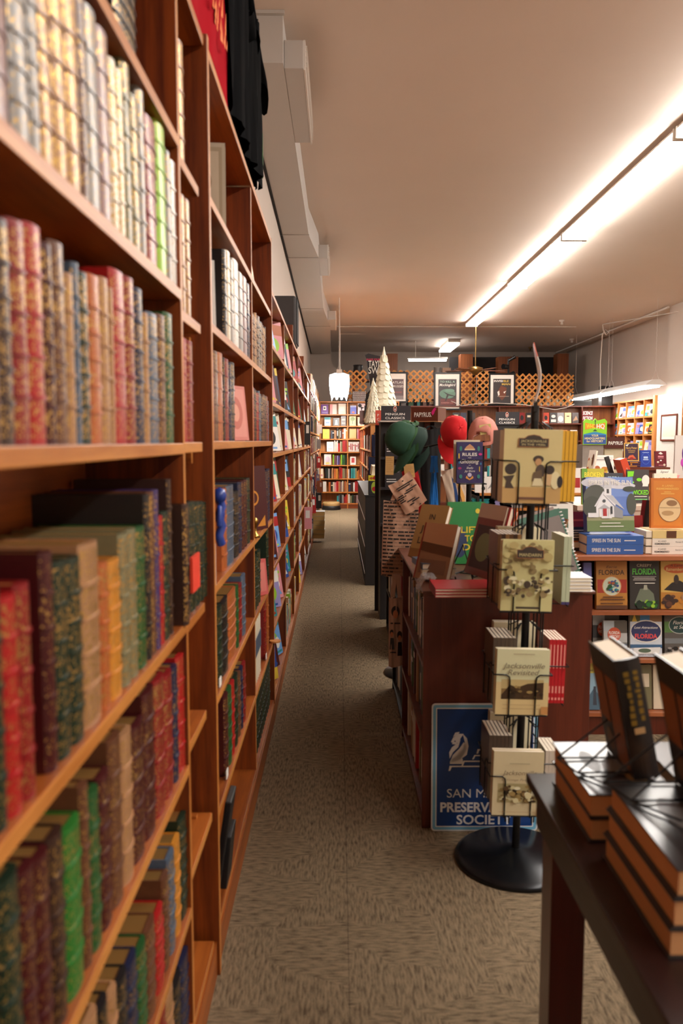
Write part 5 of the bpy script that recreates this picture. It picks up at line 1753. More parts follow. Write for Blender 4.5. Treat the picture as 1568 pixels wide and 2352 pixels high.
pcover('florida_book', 1369, 1444, 1293, 1402, YU + .04, (186, 126, 50), [('r', .04, .34, .98, .62, (170, 52, 36)), ('r', 0, 0, 1, .08, br), ('t', 'Eerie', .5, .86, .05, br, dict(width=.35, shear=.3)), ('t', 'FLORIDA', .5, .72, .1, (50, 32, 22), dict(width=.82, bold=.01)), ('e', .5, .48, .31, .21, (214, 150, 90)), ('e', .5, .48, .285, .195, (206, 214, 190))]
       + blobs(.26, .33, .74, .63, 22, ['green', 'blue', 'orange', 'white', 'brightred', 'slate', 'teal'], .03, .08, 5) + [('r', .2, .24, .84, .265, br), ('r', .12, .19, .9, .215, br), ('r', .12, .11, .84, .135, br)], 'ochre and red book reading Eerie Florida, second on the upper display shelf', zbase=.6445, group=GF)
pcover('florida_book', 1446, 1518, 1292, 1400, YU + .04, (44, 40, 38), [('t', 'CREEPY', .5, .88, .055, (210, 200, 180), dict(width=.5)), ('t', 'FLORIDA', .5, .72, .12, (90, 200, 70), dict(width=.8, bold=.02)), ('r', .1, .67, .9, .675, wht), ('r', .15, .635, .85, .645, wht), ('r', .12, .6, .88, .61, wht), ('r', .18, .53, .85, .545, wht), ('p', [(.15, .12), (.85, .14), (.8, .32), (.6, .44), (.35, .42)], (110, 120, 100)), ('p', [(.46, .4), (.6, .4), (.58, .5), (.48, .5)], (170, 170, 150))]
       + blobs(0, 0, 1, .2, 24, ['green', 'brightgreen', 'lime', 'darkgreen'], .05, .12, 6), 'black book reading Creepy Florida in green letters on the upper display shelf', zbase=.6445, group=GF)
pcover('florida_book', 1518, 1592, 1293, 1400, YU + .04, (222, 184, 96), [('e', .5, .85, .4, .1, (206, 96, 34)), ('t', 'A Land', .5, .89, .05, (90, 60, 20), dict(width=.4, shear=.2)), ('t', 'Remembered', .5, .8, .07, (250, 226, 150), dict(width=.66, shear=.2)), ('r', 0, 0, 1, .35, (190, 130, 50)), ('p', [(.1, .4), (.35, .55), (.6, .6), (.9, .5), (.8, .35), (.4, .38)], (36, 28, 26)), ('e', .5, .62, .08, .1, (60, 44, 36))]
       + blobs(0, 0, 1, .35, 16, ['brown', 'amber', 'tan', 'darkbrown'], .06, .14, 8), 'golden illustrated book with galloping horse on the upper display shelf', zbase=.6445, rz=-.06, group=GF)
pcover('florida_book', 1336, 1358, 1414, 1516, YU + .04, (110, 200, 190), [('e', .6, .3, .3, .1, wht)], 'aqua book half hidden at the left end of the middle display shelf', zbase=.3975, group=GF)
hist = [('r', 0, .72, .45, 1, (180, 190, 196)), ('r', .45, .66, 1, 1, (90, 84, 76)), ('r', 0, .0, 1, .4, (120, 120, 116)), ('e', .45, .62, .28, .2, (206, 84, 50)), ('t', 'FLORIDA', .45, .63, .08, wht, dict(width=.46, bold=.02)), ('t', 'HISTORY', .45, .52, .08, wht, dict(width=.46, bold=.02))] + blobs(0, 0, 1, .4, 12, ['black', 'grey', 'white', 'slate'], .06, .14, 12)
pcover('florida_book', 1361, 1425, 1414, 1516, YU + .1, (60, 60, 64), hist, 'dark Florida history book behind the lighter copy on the middle display shelf', zbase=.3975, group=GF)
pcover('florida_book', 1386, 1443, 1430, 1516, YU + .04, (190, 192, 190), hist, 'Florida history book with an orange disc on the middle display shelf', zbase=.3975, group=GF)
pcover('florida_book', 1447, 1523, 1412, 1513, YU + .04, (214, 222, 232), [('r', 0, .8, .32, 1, (90, 90, 40)), ('r', .32, .8, .62, 1, (60, 130, 190)), ('r', .62, .8, 1, 1, (150, 110, 70)), ('p', [(.06, .8), (.14, .98), (.22, .8)], 'yellow'), ('e', .5, .58, .5, .26, wht), ('e', .5, .58, .47, .235, (44, 54, 100)), ('t', 'Lost Attractions', .5, .64, .055, wht, dict(width=.74, shear=.3, bold=.01)), ('t', 'of', .5, .56, .04, wht, dict(shear=.3)), ('t', 'FLORIDA', .5, .42, .1, (236, 84, 84), dict(width=.7, bold=.03)),
        ('r', 0, .2, 1, .28, (60, 100, 140)), ('p', [(.1, .06), (.9, .08), (.95, .22), (.1, .2)], (236, 238, 236)), ('e', .45, .14, .2, .05, (90, 110, 90)), ('t', 'JAMES C. CLARK', .5, .03, .025, (40, 40, 40), dict(width=.5))], 'book reading Lost Attractions of Florida on the middle display shelf', zbase=.3975, rz=-.03, group=GF)
pcover('florida_book', 1526, 1600, 1412, 1511, YU + .04, (92, 88, 84), [('r', 0, .55, 1, .8, (90, 130, 70)), ('r', 0, .3, 1, .42, (120, 126, 130)), ('e', .5, .72, .36, .2, (190, 196, 190)), ('e', .5, .72, .34, .185, (30, 66, 66)), ('t', 'Florida', .5, .74, .08, wht, dict(width=.44, shear=.3)), ('t', 'at Sea', .5, .64, .08, wht, dict(width=.4, shear=.3))] + blobs(0, 0, 1, .28, 14, ['tan', 'grey', 'black'], .04, .1, 14),
       'grey book with dark green oval at the right of the middle display shelf', zbase=.3975, group=GF)
pcover('florida_book', 1342, 1380, 1528, 1636, YU + .04, (150, 186, 206), [('e', .5, .9, .5, .12, (206, 196, 90)), ('t', 'The', .35, .82, .06, (40, 40, 60), dict(shear=.2)), ('p', [(0, .0), (1, .0), (1, .3), (.6, .45), (.3, .3)], (80, 110, 130)), ('p', [(.55, .1), (.8, .1), (.75, .5), (.6, .5)], (60, 66, 80))], 'pale blue painted book on the lowest display shelf', zbase=.1195, group=GF)
for j, (px, k) in enumerate([(1400, 'brown'), (1470, 'olive'), (1530, 'cream')]):
    pcover('florida_book', px - 30, px + 30, 1532, 1636, YU + .05, k, [('r', .1, .5, .9, .8, 'cream')], '%s book on the lowest display shelf behind the black books' % k, zbase=.1195, group=GF)
# church photo book on its stack
zu = .9315
blu = (52, 96, 170)
for i in range(2):
    hh = .048
    a = at(1346, 1270, Y=3.97)
    b_ = at(1476, 1270, Y=3.97)
    r = empty('church_book', (b_.x, 3.97, zu + hh * i), (0, 0, -.0))
    tag(r, 'large blue photo book lying flat, %s one under the standing church book' % ['lower', 'upper'][i], 'book', 'church photo books lying flat')
    W_ = b_.x - a.x
    mb = MB().box(-W_, 0, 0, .24, 0, .003).box(-W_, 0, 0, .24, hh - .004, hh - .001).box(-W_, 0, -.004, .0, 0, hh - .001)
    mb.build('cover', pm(blu), r, bevel=.001)
    MB().box(-W_ + .004, -.004, .001, .235, .003, hh - .004).build('page_block', pages, r)
    g = MB()
    put_text(g, 'SPIRES IN THE SUN', -W_ * .66, .014, .018, 0, y=-.0046, width=W_ * .5, bold=.01)
    g.box(-W_ * .34, -W_ * .14, -.0046, -.004, .02, .024)
    g.build('spine_lettering', paper, r)
church = [('r', 0, .62, 1, 1, (120, 150, 216)), ('r', 0, .3, 1, .64, (104, 134, 206)), ('e', .3, .9, .4, .1, (206, 206, 216)), ('e', .75, .84, .3, .06, (220, 220, 230)), ('r', 0, 0, 1, .28, (110, 130, 80)), ('r', 0, .2, 1, .28, (160, 160, 120)),
          ('e', .2, .62, .26, .24, (84, 86, 78)), ('e', .12, .45, .2, .2, (72, 76, 66)), ('e', .95, .5, .1, .2, (80, 84, 76)), ('e', .92, .78, .14, .05, (70, 76, 66)),
          ('p', [(.2, .27), (.2, .45), (.35, .68), (.58, .46), (.58, .26)], (236, 236, 240)), ('p', [(.16, .46), (.36, .74), (.62, .5), (.6, .46), (.36, .68), (.2, .46)], (226, 226, 232)), ('p', [(.36, .7), (.62, .5), (.8, .4), (.56, .66)], (196, 198, 206)), ('p', [(.58, .26), (.58, .48), (.76, .38), (.76, .24)], (150, 152, 158)),
          ('p', [(.38, .66), (.38, .8), (.45, .92), (.53, .8), (.53, .66)], (240, 240, 244)), ('p', [(.35, .79), (.45, .94), (.56, .79)], (206, 208, 214)), ('r', .43, .7, .48, .78, (60, 60, 64)), ('e', .37, .56, .035, .03, (80, 84, 90)), ('r', .34, .26, .42, .42, (180, 50, 50)), ('p', [(.24, .42), (.37, .5), (.5, .42)], (180, 180, 186)), ('r', .26, .26, .28, .42, wht), ('r', .46, .26, .48, .42, wht), ('r', .5, .32, .54, .46, (60, 62, 66)),
          ('r', .02, .26, .24, .34, (230, 230, 232)), ('r', .3, .24, .52, .28, (236, 236, 236)), ('t', 'SPIRES IN THE SUN', .5, .86, .08, (240, 236, 226), dict(width=.9, bold=.02)), ('r', .3, .145, .7, .158, wht), ('r', .26, .085, .76, .098, wht)]
a = at(1343, 1234, Y=4.03)
b_ = at(1449, 1103, Y=4.03)
cover_book('church_book', .245, (b_.z - (zu + .098)) / math.cos(.16), .05, (70, 96, 170), church, ((a.x + b_.x) / 2 + .008, 4.0, zu + .105), .06, .16, 'large photo book with a white church cover reading Spires in the Sun')
# orange book on its stack
for i in range(3):
    hh = .04
    a = at(1496, 1270, Y=3.98)
    W_ = .23
    r = empty('novel', (a.x, 3.98, zu + hh * i))
    tag(r, '%s flat book of the stack beneath the orange book' % ['bottom white', 'middle white', 'top cream'][i], 'book', 'stack beneath the orange book')
    MB().box(0, W_, 0, .17, 0, .003).box(0, W_, 0, .17, hh - .004, hh - .001).box(0, W_, -.004, .0, 0, hh - .001).build('cover', pm((240, 232, 220) if i < 2 else (232, 206, 140)), r)
    MB().box(-.03, W_ - .004, .001, .165, .003, hh - .004).build('page_block', pages, r)
    g = MB()
    if i < 2:
        put_text(g, 'A LAND', .05, .022, .008, 0, y=-.0046)
        put_text(g, 'REMEMBERED', .05, .008, .009, 0, y=-.0046, width=.075, bold=.02)
        put_text(g, 'Patrick D. Smith', .15, .018, .007, 0, y=-.0046)
        g.build('spine_lettering', blackp, r)
    else:
        g.box(.07, .12, -.0048, -.004, .002, hh - .002)
        g.build('spine_patch', pm('brown'), r)
orange = (210, 116, 26)
cover_book('novel', .165, .255, .03, orange, [('r', .08, .05, .92, .95, (220, 132, 36)), ('t', 'A LAND', .5, .83, .035, (240, 190, 90), dict(width=.34, bold=.01)), ('t', 'REMEMBERED', .5, .77, .035, (240, 190, 90), dict(width=.66, bold=.02)), ('r', .4, .715, .6, .73, (240, 190, 90)), ('r', .3, .68, .7, .695, (240, 190, 90)), ('e', .56, .37, .34, .25, (150, 90, 40)), ('e', .56, .37, .32, .235, (232, 200, 150)), ('r', .26, .4, .86, .41, (150, 110, 70)), ('e', .5, .3, .18, .05, (190, 150, 100)), ('e', .62, .5, .16, .06, (150, 110, 70))],
           (at(1536, 1220, Y=4.0).x, 4.02, zu + .1235), -.12, .12, 'bright orange book with oval picture reading A Land Remembered')
# other things on the unit top
def upr(px, w_, h_, t, k, rz, tilt, label, spec=None, Y=4.25, roll=0.0, z=None):
    p = at(px, 1200, Y=Y)
    return cover_book('display_book', w_, h_, t, k, spec, (p.x, Y, z if z is not None else zu), rz, tilt, label, roll=roll)


upr(1462, .1, .17, .04, (150, 24, 34), .3, .12, 'dark red book standing between the church book and the orange book', [('r', .2, .3, .3, .36, 'amber')], Y=4.2)
upr(1490, .14, .25, .02, (120, 20, 30), -.9, .18, 'tall red book leaning behind the orange book', None, Y=4.25)
upr(1500, .14, .25, .02, (30, 24, 26), -.9, .18, 'tall black book leaning behind the orange book', [('r', .3, .3, .7, .5, 'maroon')], Y=4.22)
upr(1325, .15, .2, .03, (130, 26, 28), .1, .15, 'red and black back cover standing at left of the church book', [('r', 0, 0, 1, .6, (30, 24, 26)), ('r', .1, .75, .9, .8, (190, 80, 60)), ('r', .1, .5, .9, .52, 'cream'), ('r', .1, .44, .9, .46, 'cream'), ('r', .1, .38, .9, .4, 'cream'), ('r', .1, .32, .7, .34, 'cream'), ('r', .2, .06, .7, .2, 'cream'), ('r', .15, .2, .75, .24, 'orange')], Y=4.1)
# ------------------------------------------------------------- island case
YI = 2.975
ZI = .934
r = empty('island_case', (.325, YI, 0))
tag(r, 'low dark red wooden bookcase island in the middle with books on top', 'bookcase')
MB().box(0, .64, 0, .02, 0, ZI - .012).build('end_panel', dark_red, r, bevel=.002)
MB().box(-.004, .65, -.006, .99, ZI - .012, ZI).build('top_board', dark_top, r, bevel=.003)
for z in (.06, .36, .65):
    MB().box(0, .3, .021, .97, z - .018, z, 0).build('shelf_board', [dark_red], r)
MB().box(0, .3, .965, .985, 0, ZI - .012).build('upright', dark_red, r)
MB().box(.3, .315, .021, .985, 0, ZI - .012).build('back_panel', dark_red, r)
MB().box(.62, .64, .021, .985, 0, ZI - .012).build('side_panel', dark_red, r)
R = random.Random(9)
for zi, (z, hr) in enumerate([(.06, .25), (.36, .24), (.65, .22)]):
    y = YI + .03
    i = 1
    while y < YI + .88:
        t = R.uniform(.018, .045)
        k = ['cream', 'brightred', 'green', 'white', 'slate', 'cream', 'black', 'tan', 'navy', 'olive', 'white', 'maroon'][(i + zi * 5) % 12]
        simple_book('island_book', t - .002, hr * R.uniform(.85, 1), .15, k, (.33 + .012 + R.uniform(0, .02), y + t / 2, z + .0005), (0, 0, -HP), '%s spine, %s from near end, %s island shelf facing the aisle' % (cname(k), ORD[i], ['bottom', 'middle', 'upper'][zi]), 'books in the aisle side of the island', stripe=R.choice([None, 'white']))
        y += t
        i += 1
# second low unit, black
r = empty('low_bookcase', (.33, 3.99, 0))
tag(r, 'black low bookcase behind the red island along the aisle', 'bookcase')
MB().box(0, .25, 0, .02, 0, ZI - .03).build('end_panel', blackw, r)
MB().box(-.003, .26, -.003, .76, ZI - .03, ZI - .012).build('top_board', dark_top, r)
for z in (.06, .33, .62):
    MB().box(0, .235, .021, .75, z - .015, z).build('shelf_board', blackw, r)
MB().box(.236, .25, .021, .75, 0, ZI - .03).build('back_body', blackw, r)
for y in (.74,):
    MB().box(0, .235, y - .008, y + .008, 0, ZI - .03).build('upright', blackw, r)
for zi, z in enumerate((.06, .33, .62)):
    y = 4.03
    i = 1
    while y < 4.66:
        t = R.uniform(.03, .07)
        if not any(abs(y + t / 2 - q - 3.99) < t / 2 + .01 for q in (.74,)):
            k = R.choice(['white', 'cream', 'brightred', 'black', 'slate', 'navy', 'darkgreen'])
            simple_book('low_shelf_book', t - .002, R.uniform(.17, .23), .15, k, (.345 + R.uniform(0, .03), y + t / 2, z + .0005), (0, 0, -HP), '%s spine, %s from near end, %s shelf of the black low bookcase' % (cname(k), ORD[i], ['bottom', 'middle', 'upper'][zi]), 'books in the black low bookcase')
            i += 1
        y += t

# farther black low unit along the aisle
r = empty('low_bookcase', (.39, 5.35, 0))
tag(r, 'farther black low bookcase along the aisle behind the round stand base', 'bookcase')
MB().box(0, .14, 0, 1.0, .0, .03).box(0, .14, 0, .02, .03, .88).box(0, .14, .98, 1.0, .03, .88).box(.13, .14, .02, .98, .03, .88).build('body', blackw, r)
for z in (.32, .6, .88):
    MB().box(0, .13, .021, .979, z - .015, z).build('shelf_board', blackw, r)
for zi, z in enumerate((.03, .32, .6)):
    for i in range(8):
        simple_book('low_shelf_book', .09, .2, .1, ['white', 'red', 'slate', 'cream', 'black'][(i + zi) % 5], (.4, 5.43 + i * .11, z + .0005), (0, 0, -HP), '%s spine, %s from near end, %s shelf of the farther black bookcase' % (['white', 'red', 'slate blue', 'cream', 'black'][(i + zi) % 5], ORD[i + 1], ['bottom', 'middle', 'upper'][zi]), 'books in the farther black bookcase')

# --- things on the island
def icover(name, px, py, Y, w_, h_, t, k, spec, label, rz, tilt, roll=0.0, z=None, pagec=None, cat='book', ss=-1):
    p = at(px, py, Y=Y)
    return cover_book(name, w_, h_, t, k, spec, (p.x, Y, (ZI if z is None else z) + .0008), rz, tilt, label, roll=roll, pagec=pagec, cat=cat, spine_side=ss)


kraft = (166, 128, 76)
stackz = ZI
for i in range(2):
    r = cover_book('paperback', .14, .2, .024, 'slate' if i else 'cream', None, (.385, 3.38 + i * .004, ZI + .0248 * (i + 1)), .12, -HP, 'thick paperback lying flat on the island corner, %s of two' % ['lower', 'upper'][i], 'two paperbacks lying flat')
icover('novel', 968, 1262, 3.42, .15, .245, .028, kraft, [('t', 'IN', .5, .72, .1, (70, 54, 40), dict(width=.2, bold=.02)), ('t', 'JUST', .5, .48, .12, (70, 54, 40), dict(width=.6, bold=.02)), ('t', 'LUKE', .5, .26, .12, (70, 54, 40), dict(width=.6, bold=.02)), ('r', 0, 0, 1, .16, (140, 96, 50))],
       'tan brown book leaning back on the paperback stack at the island corner', -.75, .42, z=ZI + .05, pagec=pages, ss=-1)
icover('novel', 985, 1320, 3.16, .16, .235, .03, (150, 112, 84), [('r', 0, .5, 1, 1, (186, 140, 104)), ('p', [(0, .5), (1, .42), (1, .6), (0, .66)], (96, 60, 36)), ('r', .1, .1, .9, .35, (126, 92, 74)), ('r', 0, 0, .04, 1, (140, 40, 30))],
       'brown picture novel leaning back on a stand at the front of the island', -.75, .36, pagec=pages)
# easel stands
for j, (x, y) in enumerate([(.47, 3.2), (.56, 3.34)]):
    r = MB().tube([(-.05, -.06, .004), (-.06, .05, .004), (0, .07, .14), (.06, .05, .004), (.05, -.06, .004), (.05, -.07, .03)], .0035, 5).tube([(-.05, -.06, .004), (-.05, -.07, .03)], .0035, 5).tube([(-.05, .0, .004), (.05, 0, .004)], .003, 5)
    o = r.build('book_easel', black, None, (x, y, ZI + .0005), (0, 0, -.7))
    tag(o, 'black wire book easel on the island, %s one' % ['front', 'rear'][j], 'easel')
# wrapped red magazines
magp = (176, 24, 34)
for i in range(3):
    r = cover_book('magazine', .26, .19, .0105, magp, [('r', .05, .05, .95, .4, (90, 94, 110)), ('e', .2, .7, .15, .2, (206, 110, 60))] if i == 2 else None, (.475, YI + .006, ZI + .0108 * (i + 1) + .0005), .0, -HP, 'red edged magazine lying flat at the island front edge, %s of three' % ['bottom', 'middle', 'top'][i], 'red magazines lying flat', cat='magazine')
mb = MB()
R = random.Random(8)
n = 14
vs, fs = [], []
for i in range(n):
    for j in range(n):
        vs.append((-.045 + .07 * i / (n - 1), .01 + .14 * j / (n - 1), R.uniform(.0, .012) + .036 * min(1, i / 5) + (0 if i else -.03)))
for i in range(n - 1):
    for j in range(n - 1):
        a = i * n + j
        fs.append((a, a + n, a + n + 1, a + 1))
mb.add(vs, fs, 0, True)
plast, N_, L_, b_ = nt_mat('clear_plastic')
b_.inputs['Base Color'].default_value = (.9, .9, .9, 1)
b_.inputs['Roughness'].default_value = .12
b_.inputs['Transmission Weight'].default_value = .6
b_.inputs['Alpha'].default_value = .55
o = mb.build('plastic_wrap', plast, None, (.352, YI + .002, ZI + .002))
tag(o, 'crumpled clear plastic wrap at the left end of the red magazines', 'wrap')
icover('magazine', 1092, 1330, 3.1, .2, .29, .012, (130, 60, 56), [('r', 0, .8, 1, 1, (200, 176, 160)), ('r', .1, .1, .9, .7, (60, 30, 34)), ('e', .5, .4, .3, .2, (120, 130, 80))], 'red edged magazine leaning steeply to the left at the island front', -1.25, .27, z=ZI + .033, cat='magazine')
icover('magazine', 1103, 1330, 3.14, .2, .28, .02, (190, 30, 40), None, 'bright red magazine leaning behind the first one at island front', -1.25, .27, z=ZI + .033, cat='magazine')
icover('novel', 1120, 1300, 3.3, .16, .29, .01, (236, 120, 50), [('r', .1, .1, .9, .9, (30, 44, 60))], 'orange edged book leaning behind the red magazines', -1.25, .3, cat='book')
icover('novel', 1072, 1300, 3.62, .175, .285, .03, (28, 130, 60), [('e', .3, .35, .22, .25, (40, 60, 100)), ('t', 'LIFT', .6, .5, .1, (226, 206, 60), dict(width=.5, bold=.02)), ('t', 'TO', .6, .36, .1, (226, 206, 60), dict(width=.3, bold=.02)), ('t', 'DIE', .6, .22, .1, (226, 206, 60), dict(width=.4, bold=.02)), ('e', .8, .85, .06, .04, (226, 206, 60))], 'green novel with yellow lettering standing behind the leaning brown books', .05, .12)
for j, (px, k, k2, w_) in enumerate([(1119, 'red', 'cream', .024), (1132, 'maroon', 'cream', .024), (1108, 'navy', 'slate', .022)]):
    p = at(px, 1240, Y=3.8)
    simple_book('spine_out_book', w_, .235, .15, k, (p.x, 3.8, ZI + .0005), (0, 0, .0), '%s novel with pale title seen by its spine on the island, %s' % (cname(k), ['left of the pair', 'right of the pair', 'behind the green novel'][j]), 'spine-out novels on the island', stripe=k2)
icover('novel', 1142, 1240, 3.82, .03, .235, .15, 'pink', [('r', 0, .3, 1, .6, 'purple')], 'pink and purple paper-edged novel beside the red spines', 0, 0)
icover('novel', 1168, 1240, 3.75, .15, .22, .03, (50, 28, 26), [('r', .2, .2, .8, .4, (120, 50, 60))], 'dark brown novel leaning left with pale top edge', -.5, .2, roll=-.35)
for j, (px, k) in enumerate([(1186, 'black'), (1196, 'amber'), (1208, 'maroon'), (1220, 'brightred'), (1232, 'white'), (1243, 'sky'), (1252, 'tan')]):
    icover('leaning_booklet', px, 1240, 3.7 - j * .012, .14, .22, .008, k, [('r', .1, .5, .9, .7, 'cream')], '%s thin booklet leaning left behind the pole, %s in its row' % (cname(k), ORD[j + 1]), -1.1, .3)
# spiral notebooks
def spiral(r, x, z0, z1, y, rr=.007, n=16):
    mb = MB()
    for i in range(n):
        z = z0 + (z1 - z0) * (i + .5) / n
        mb.tube([(x + rr * math.cos(a), y + rr * math.sin(a) + .003, z) for a in [k * PI / 4 for k in range(9)]], .0018, 4)
    mb.build('spiral_binding', mat('white_plastic', rgb(236, 232, 230), .3), r)


for j, (px, Y, k) in enumerate([(1286, 3.22, (40, 90, 70)), (1272, 3.3, (140, 120, 110))]):
    r = icover('spiral_notebook', px, 1340, Y, .2, .28, .014, k, [('r', .05, .05, .95, .9, (110, 98, 92))], 'large spiral bound notebook leaning on the island right side, %s' % ['front one with green top', 'grey one behind'][j], .25, .3, roll=-.22, cat='notebook')
    spiral(r, .1, .01, .27, .007, .011, 18)
icover('card_board', 1290, 1260, 3.6, .12, .28, .006, (238, 234, 226), [('r', .08, .6, .8, .92, (70, 110, 90)), ('e', .6, .35, .25, .12, (60, 50, 46))], 'white bordered calendar standing behind the spiral notebooks', .1, .12, cat='calendar')
for i in range(4):
    r = cover_book('spiral_notebook', .1, .14, .0125, (238, 234, 230), None, (.885, 3.03, ZI + .013 * (i + 1) + .0005), 0, -HP, 'white spiral notebook lying flat on the island right corner, %s from bottom' % ORD[i + 1], 'white spiral notebooks lying flat', cat='notebook')
    mb = MB()
    for q in range(9):
        mb.tube([(-.055 + q * .0135, .0 + .007 * math.sin(a) , .006 + .0065 * math.cos(a)) for a in [k * PI / 4 for k in range(9)]], .0018, 4)
    mb.v = [(v[0], v[2] , v[1]) for v in mb.v]
    mb.build('spiral_binding', mat('white_plastic', rgb(236, 232, 230), .3), r)

# ------------------------------------------------------------- wire rack with the purple novel
Yg = 4.12
p = at(1085, 1112, Y=Yg)
r = empty('wire_rack', (p.x, Yg + .12, 0))
tag(r, 'black wire rack with round pole behind the island holding the purple novel', 'rack')
MB().lathe([(.001, 0), (.1, 0), (.1, .015), (.05, .03), (.001, .035)], n=24).build('base', black, r)
MB().cyl((0, 0, .02), (0, 0, 1.66), .014).build('pole', black, r)
mb = MB()
for s in (-.055, .07):
    mb.cyl((s, -.03, .95), (s, -.03, 1.5), .006, n=6)
zb_ = at(1085, 1110, Y=Yg).z
mb.tube([(-.07, -.13, zb_ - .003), (.07, -.13, zb_ - .003), (.07, -.02, zb_ - .003), (-.07, -.02, zb_ - .003), (-.07, -.13, zb_ - .003)], .003, 5)
mb.tube([(-.075, -.145, zb_ + .12), (.075, -.145, zb_ + .12)], .003, 5)
mb.tube([(-.075, -.145, zb_ + .12), (-.075, -.02, zb_ + .12)], .003, 5).tube([(.075, -.145, zb_ + .12), (.075, -.02, zb_ + .12)], .003, 5)
mb.build('wire_pocket', black, r)
a = at(1077, 1110, Y=Yg)
cover_book('novel', .135, .212, .02, (46, 36, 92), [('p', [(.3, .82), (.36, .88), (.5, .95), (.64, .88), (.7, .82)], (206, 150, 110)), ('r', .3, .8, .7, .83, (230, 206, 160)), ('e', .16, .84, .05, .06, (50, 130, 120)), ('e', .84, .84, .05, .06, (50, 130, 120)), ('t', 'RULES', .5, .66, .075, wht, dict(width=.56, bold=.02)), ('t', 'FOR', .5, .6, .03, wht, {}),
        ('t', 'Ghosting', .5, .48, .1, wht, dict(width=.72, shear=.35, bold=.01)), ('r', .46, .43, .54, .437, wht), ('t', 'Shelly', .5, .345, .05, wht, dict(shear=.3)), ('t', 'Jay Shore', .5, .27, .05, wht, dict(shear=.3, width=.4)), ('p', [(.35, .12), (.5, .07), (.65, .12), (.62, .18), (.5, .1), (.38, .18)], (216, 150, 70)), ('e', .5, .2, .08, .05, (200, 190, 220)),
        ('r', .07, .6, .11, .72, 'yellow'), ('r', .86, .28, .89, .4, 'yellow'), ('e', .12, .36, .07, .03, (160, 40, 110)), ('e', .9, .7, .07, .03, (200, 40, 130)), ('e', .16, .16, .06, .05, (50, 130, 120)), ('e', .84, .16, .06, .05, (50, 130, 120)), ('e', .1, .5, .03, .03, (50, 130, 190)), ('e', .92, .47, .03, .03, (50, 130, 190))],
           (a.x, Yg - .01, zb_ + .001), .0, .03, 'dark purple novel reading Rules for Ghosting held in the wire rack')
cover_book('novel', .135, .222, .02, 'cream', None, (a.x - .012, Yg + .015, zb_ + .001), -.12, .03, 'cream novel tucked behind the purple one in the wire rack')

# ------------------------------------------------------------- rack signs and spinners beyond the island
# brown card spinner
Yc = 5.7
r = empty('card_spinner', (.66, Yc + .13, 0), (0, 0, -.42))
tag(r, 'tall dark brown card spinner with white name header behind the caps', 'rack')
hz0, hz1 = at(980, 966, Y=5.6).z, at(980, 934, Y=5.6).z
pb2 = mat('papyrus_header', rgb(96, 42, 24), .4, coat=.2)
MB().box(-.1, .1, -.1, .1, hz0, hz1).build('header', pb2, r)
MB().box(-.102, .102, -.102, .102, hz0 - .006, hz0).build('header_trim', pm('tan'), r)
mb = MB()
put_text(mb, 'PAPYRUS.', -.012, hz0 + .03, .032, 0, y=-.101, width=.13, bold=.02)
M2 = Matrix.Rotation(-HP, 4, 'Z')
put_text(mb, 'PAPYRUS.', .0, hz0 + .03, .03, 0, y=-.101, width=.13, bold=.02, M=M2)
for M3 in (Matrix.Identity(4), M2):
    mb.add([tuple(M3 @ Vector((x, -.101, hz0 + z))) for x, z in [(.05, .06), (.065, .085), (.085, .1), (.08, .085), (.09, .09), (.078, .07), (.07, .05), (.06, .04)]], [tuple(range(8))], 1)
mb.build('header_lettering', [paper, pm((226, 40, 130))], r)
MB().box(-.03, .03, -.03, .03, .03, hz0).build('post', dark_red, r)
for rot in range(4):
    MB().box(.02, .1, -.006, .006, .12, hz0 - .006, M=Matrix.Rotation(rot * HP + PI / 4, 4, 'Z')).build('fin', espresso, r)
MB().lathe([(.001, 0), (.12, 0), (.12, .02), (.05, .035), (.001, .035)], n=24).build('base', black, r)
# black classics stand with white-lettered header
Ys = 6.55
a, b_ = at(875, 966, Y=Ys), at(943, 932, Y=Ys)
r = empty('book_stand', (a.x, Ys, 0))
tag(r, 'black classics book stand with a white-lettered header and orange bird emblem', 'rack')
W_ = b_.x - a.x
hdr = mat('header_black', rgb(46, 42, 46), .5)
MB().box(0, W_, 0, .02, a.z, b_.z).build('header', hdr, r)
def classics(parent, W_, z0, H_, y):
    g = MB()
    put_text(g, 'PENGUIN', W_ * .47, z0 + H_ * .36, H_ * .15, 0, y=y, width=W_ * .66, bold=.015)
    put_text(g, 'CLASSICS', W_ * .47, z0 + H_ * .1, H_ * .15, 0, y=y, width=W_ * .66, bold=.015)
    c = (W_ * .47, z0 + H_ * .78)
    for rx, rz, m in ((.13, .2, 1), (.11, .175, 2), ):
        g.add([(c[0] + rx * H_ * .9 * math.cos(2 * PI * i / 20), y - .0002 * m, c[1] + rz * H_ * math.sin(2 * PI * i / 20)) for i in range(20)], [tuple(range(20))], m)
    for pts, m in (([(-.05, -.13), (.05, -.13), (.07, .0), (.035, .1), (.0, .15), (-.035, .1), (-.07, .0)], 3), ([(-.03, -.1), (.03, -.1), (.035, .02), (0, .06), (-.035, .02)], 0)):
        g.add([(c[0] + x * H_, y - .0006 - .0002 * (m == 0), c[1] + z * H_) for x, z in pts], [tuple(range(len(pts)))], m)
    g.build('header_lettering', [paper, paper, pm((226, 90, 50)), blackp], parent)
classics(r, W_, a.z, b_.z - a.z, -.001)
MB().box(-.012, W_ + .02, -.03, .35, a.z - .012, a.z).build('top_ledge', mat('stand_cream', rgb(206, 190, 178), .5), r)
MB().box(0, W_, .06, .35, 0, a.z - .012).build('body', mat('stand_dark', rgb(40, 36, 36), .6), r)
for z in (.5, .8, 1.1, 1.35):
    MB().box(0, W_, -.02, .06, z, z + .02).build('shelf_lip', hdr, r)
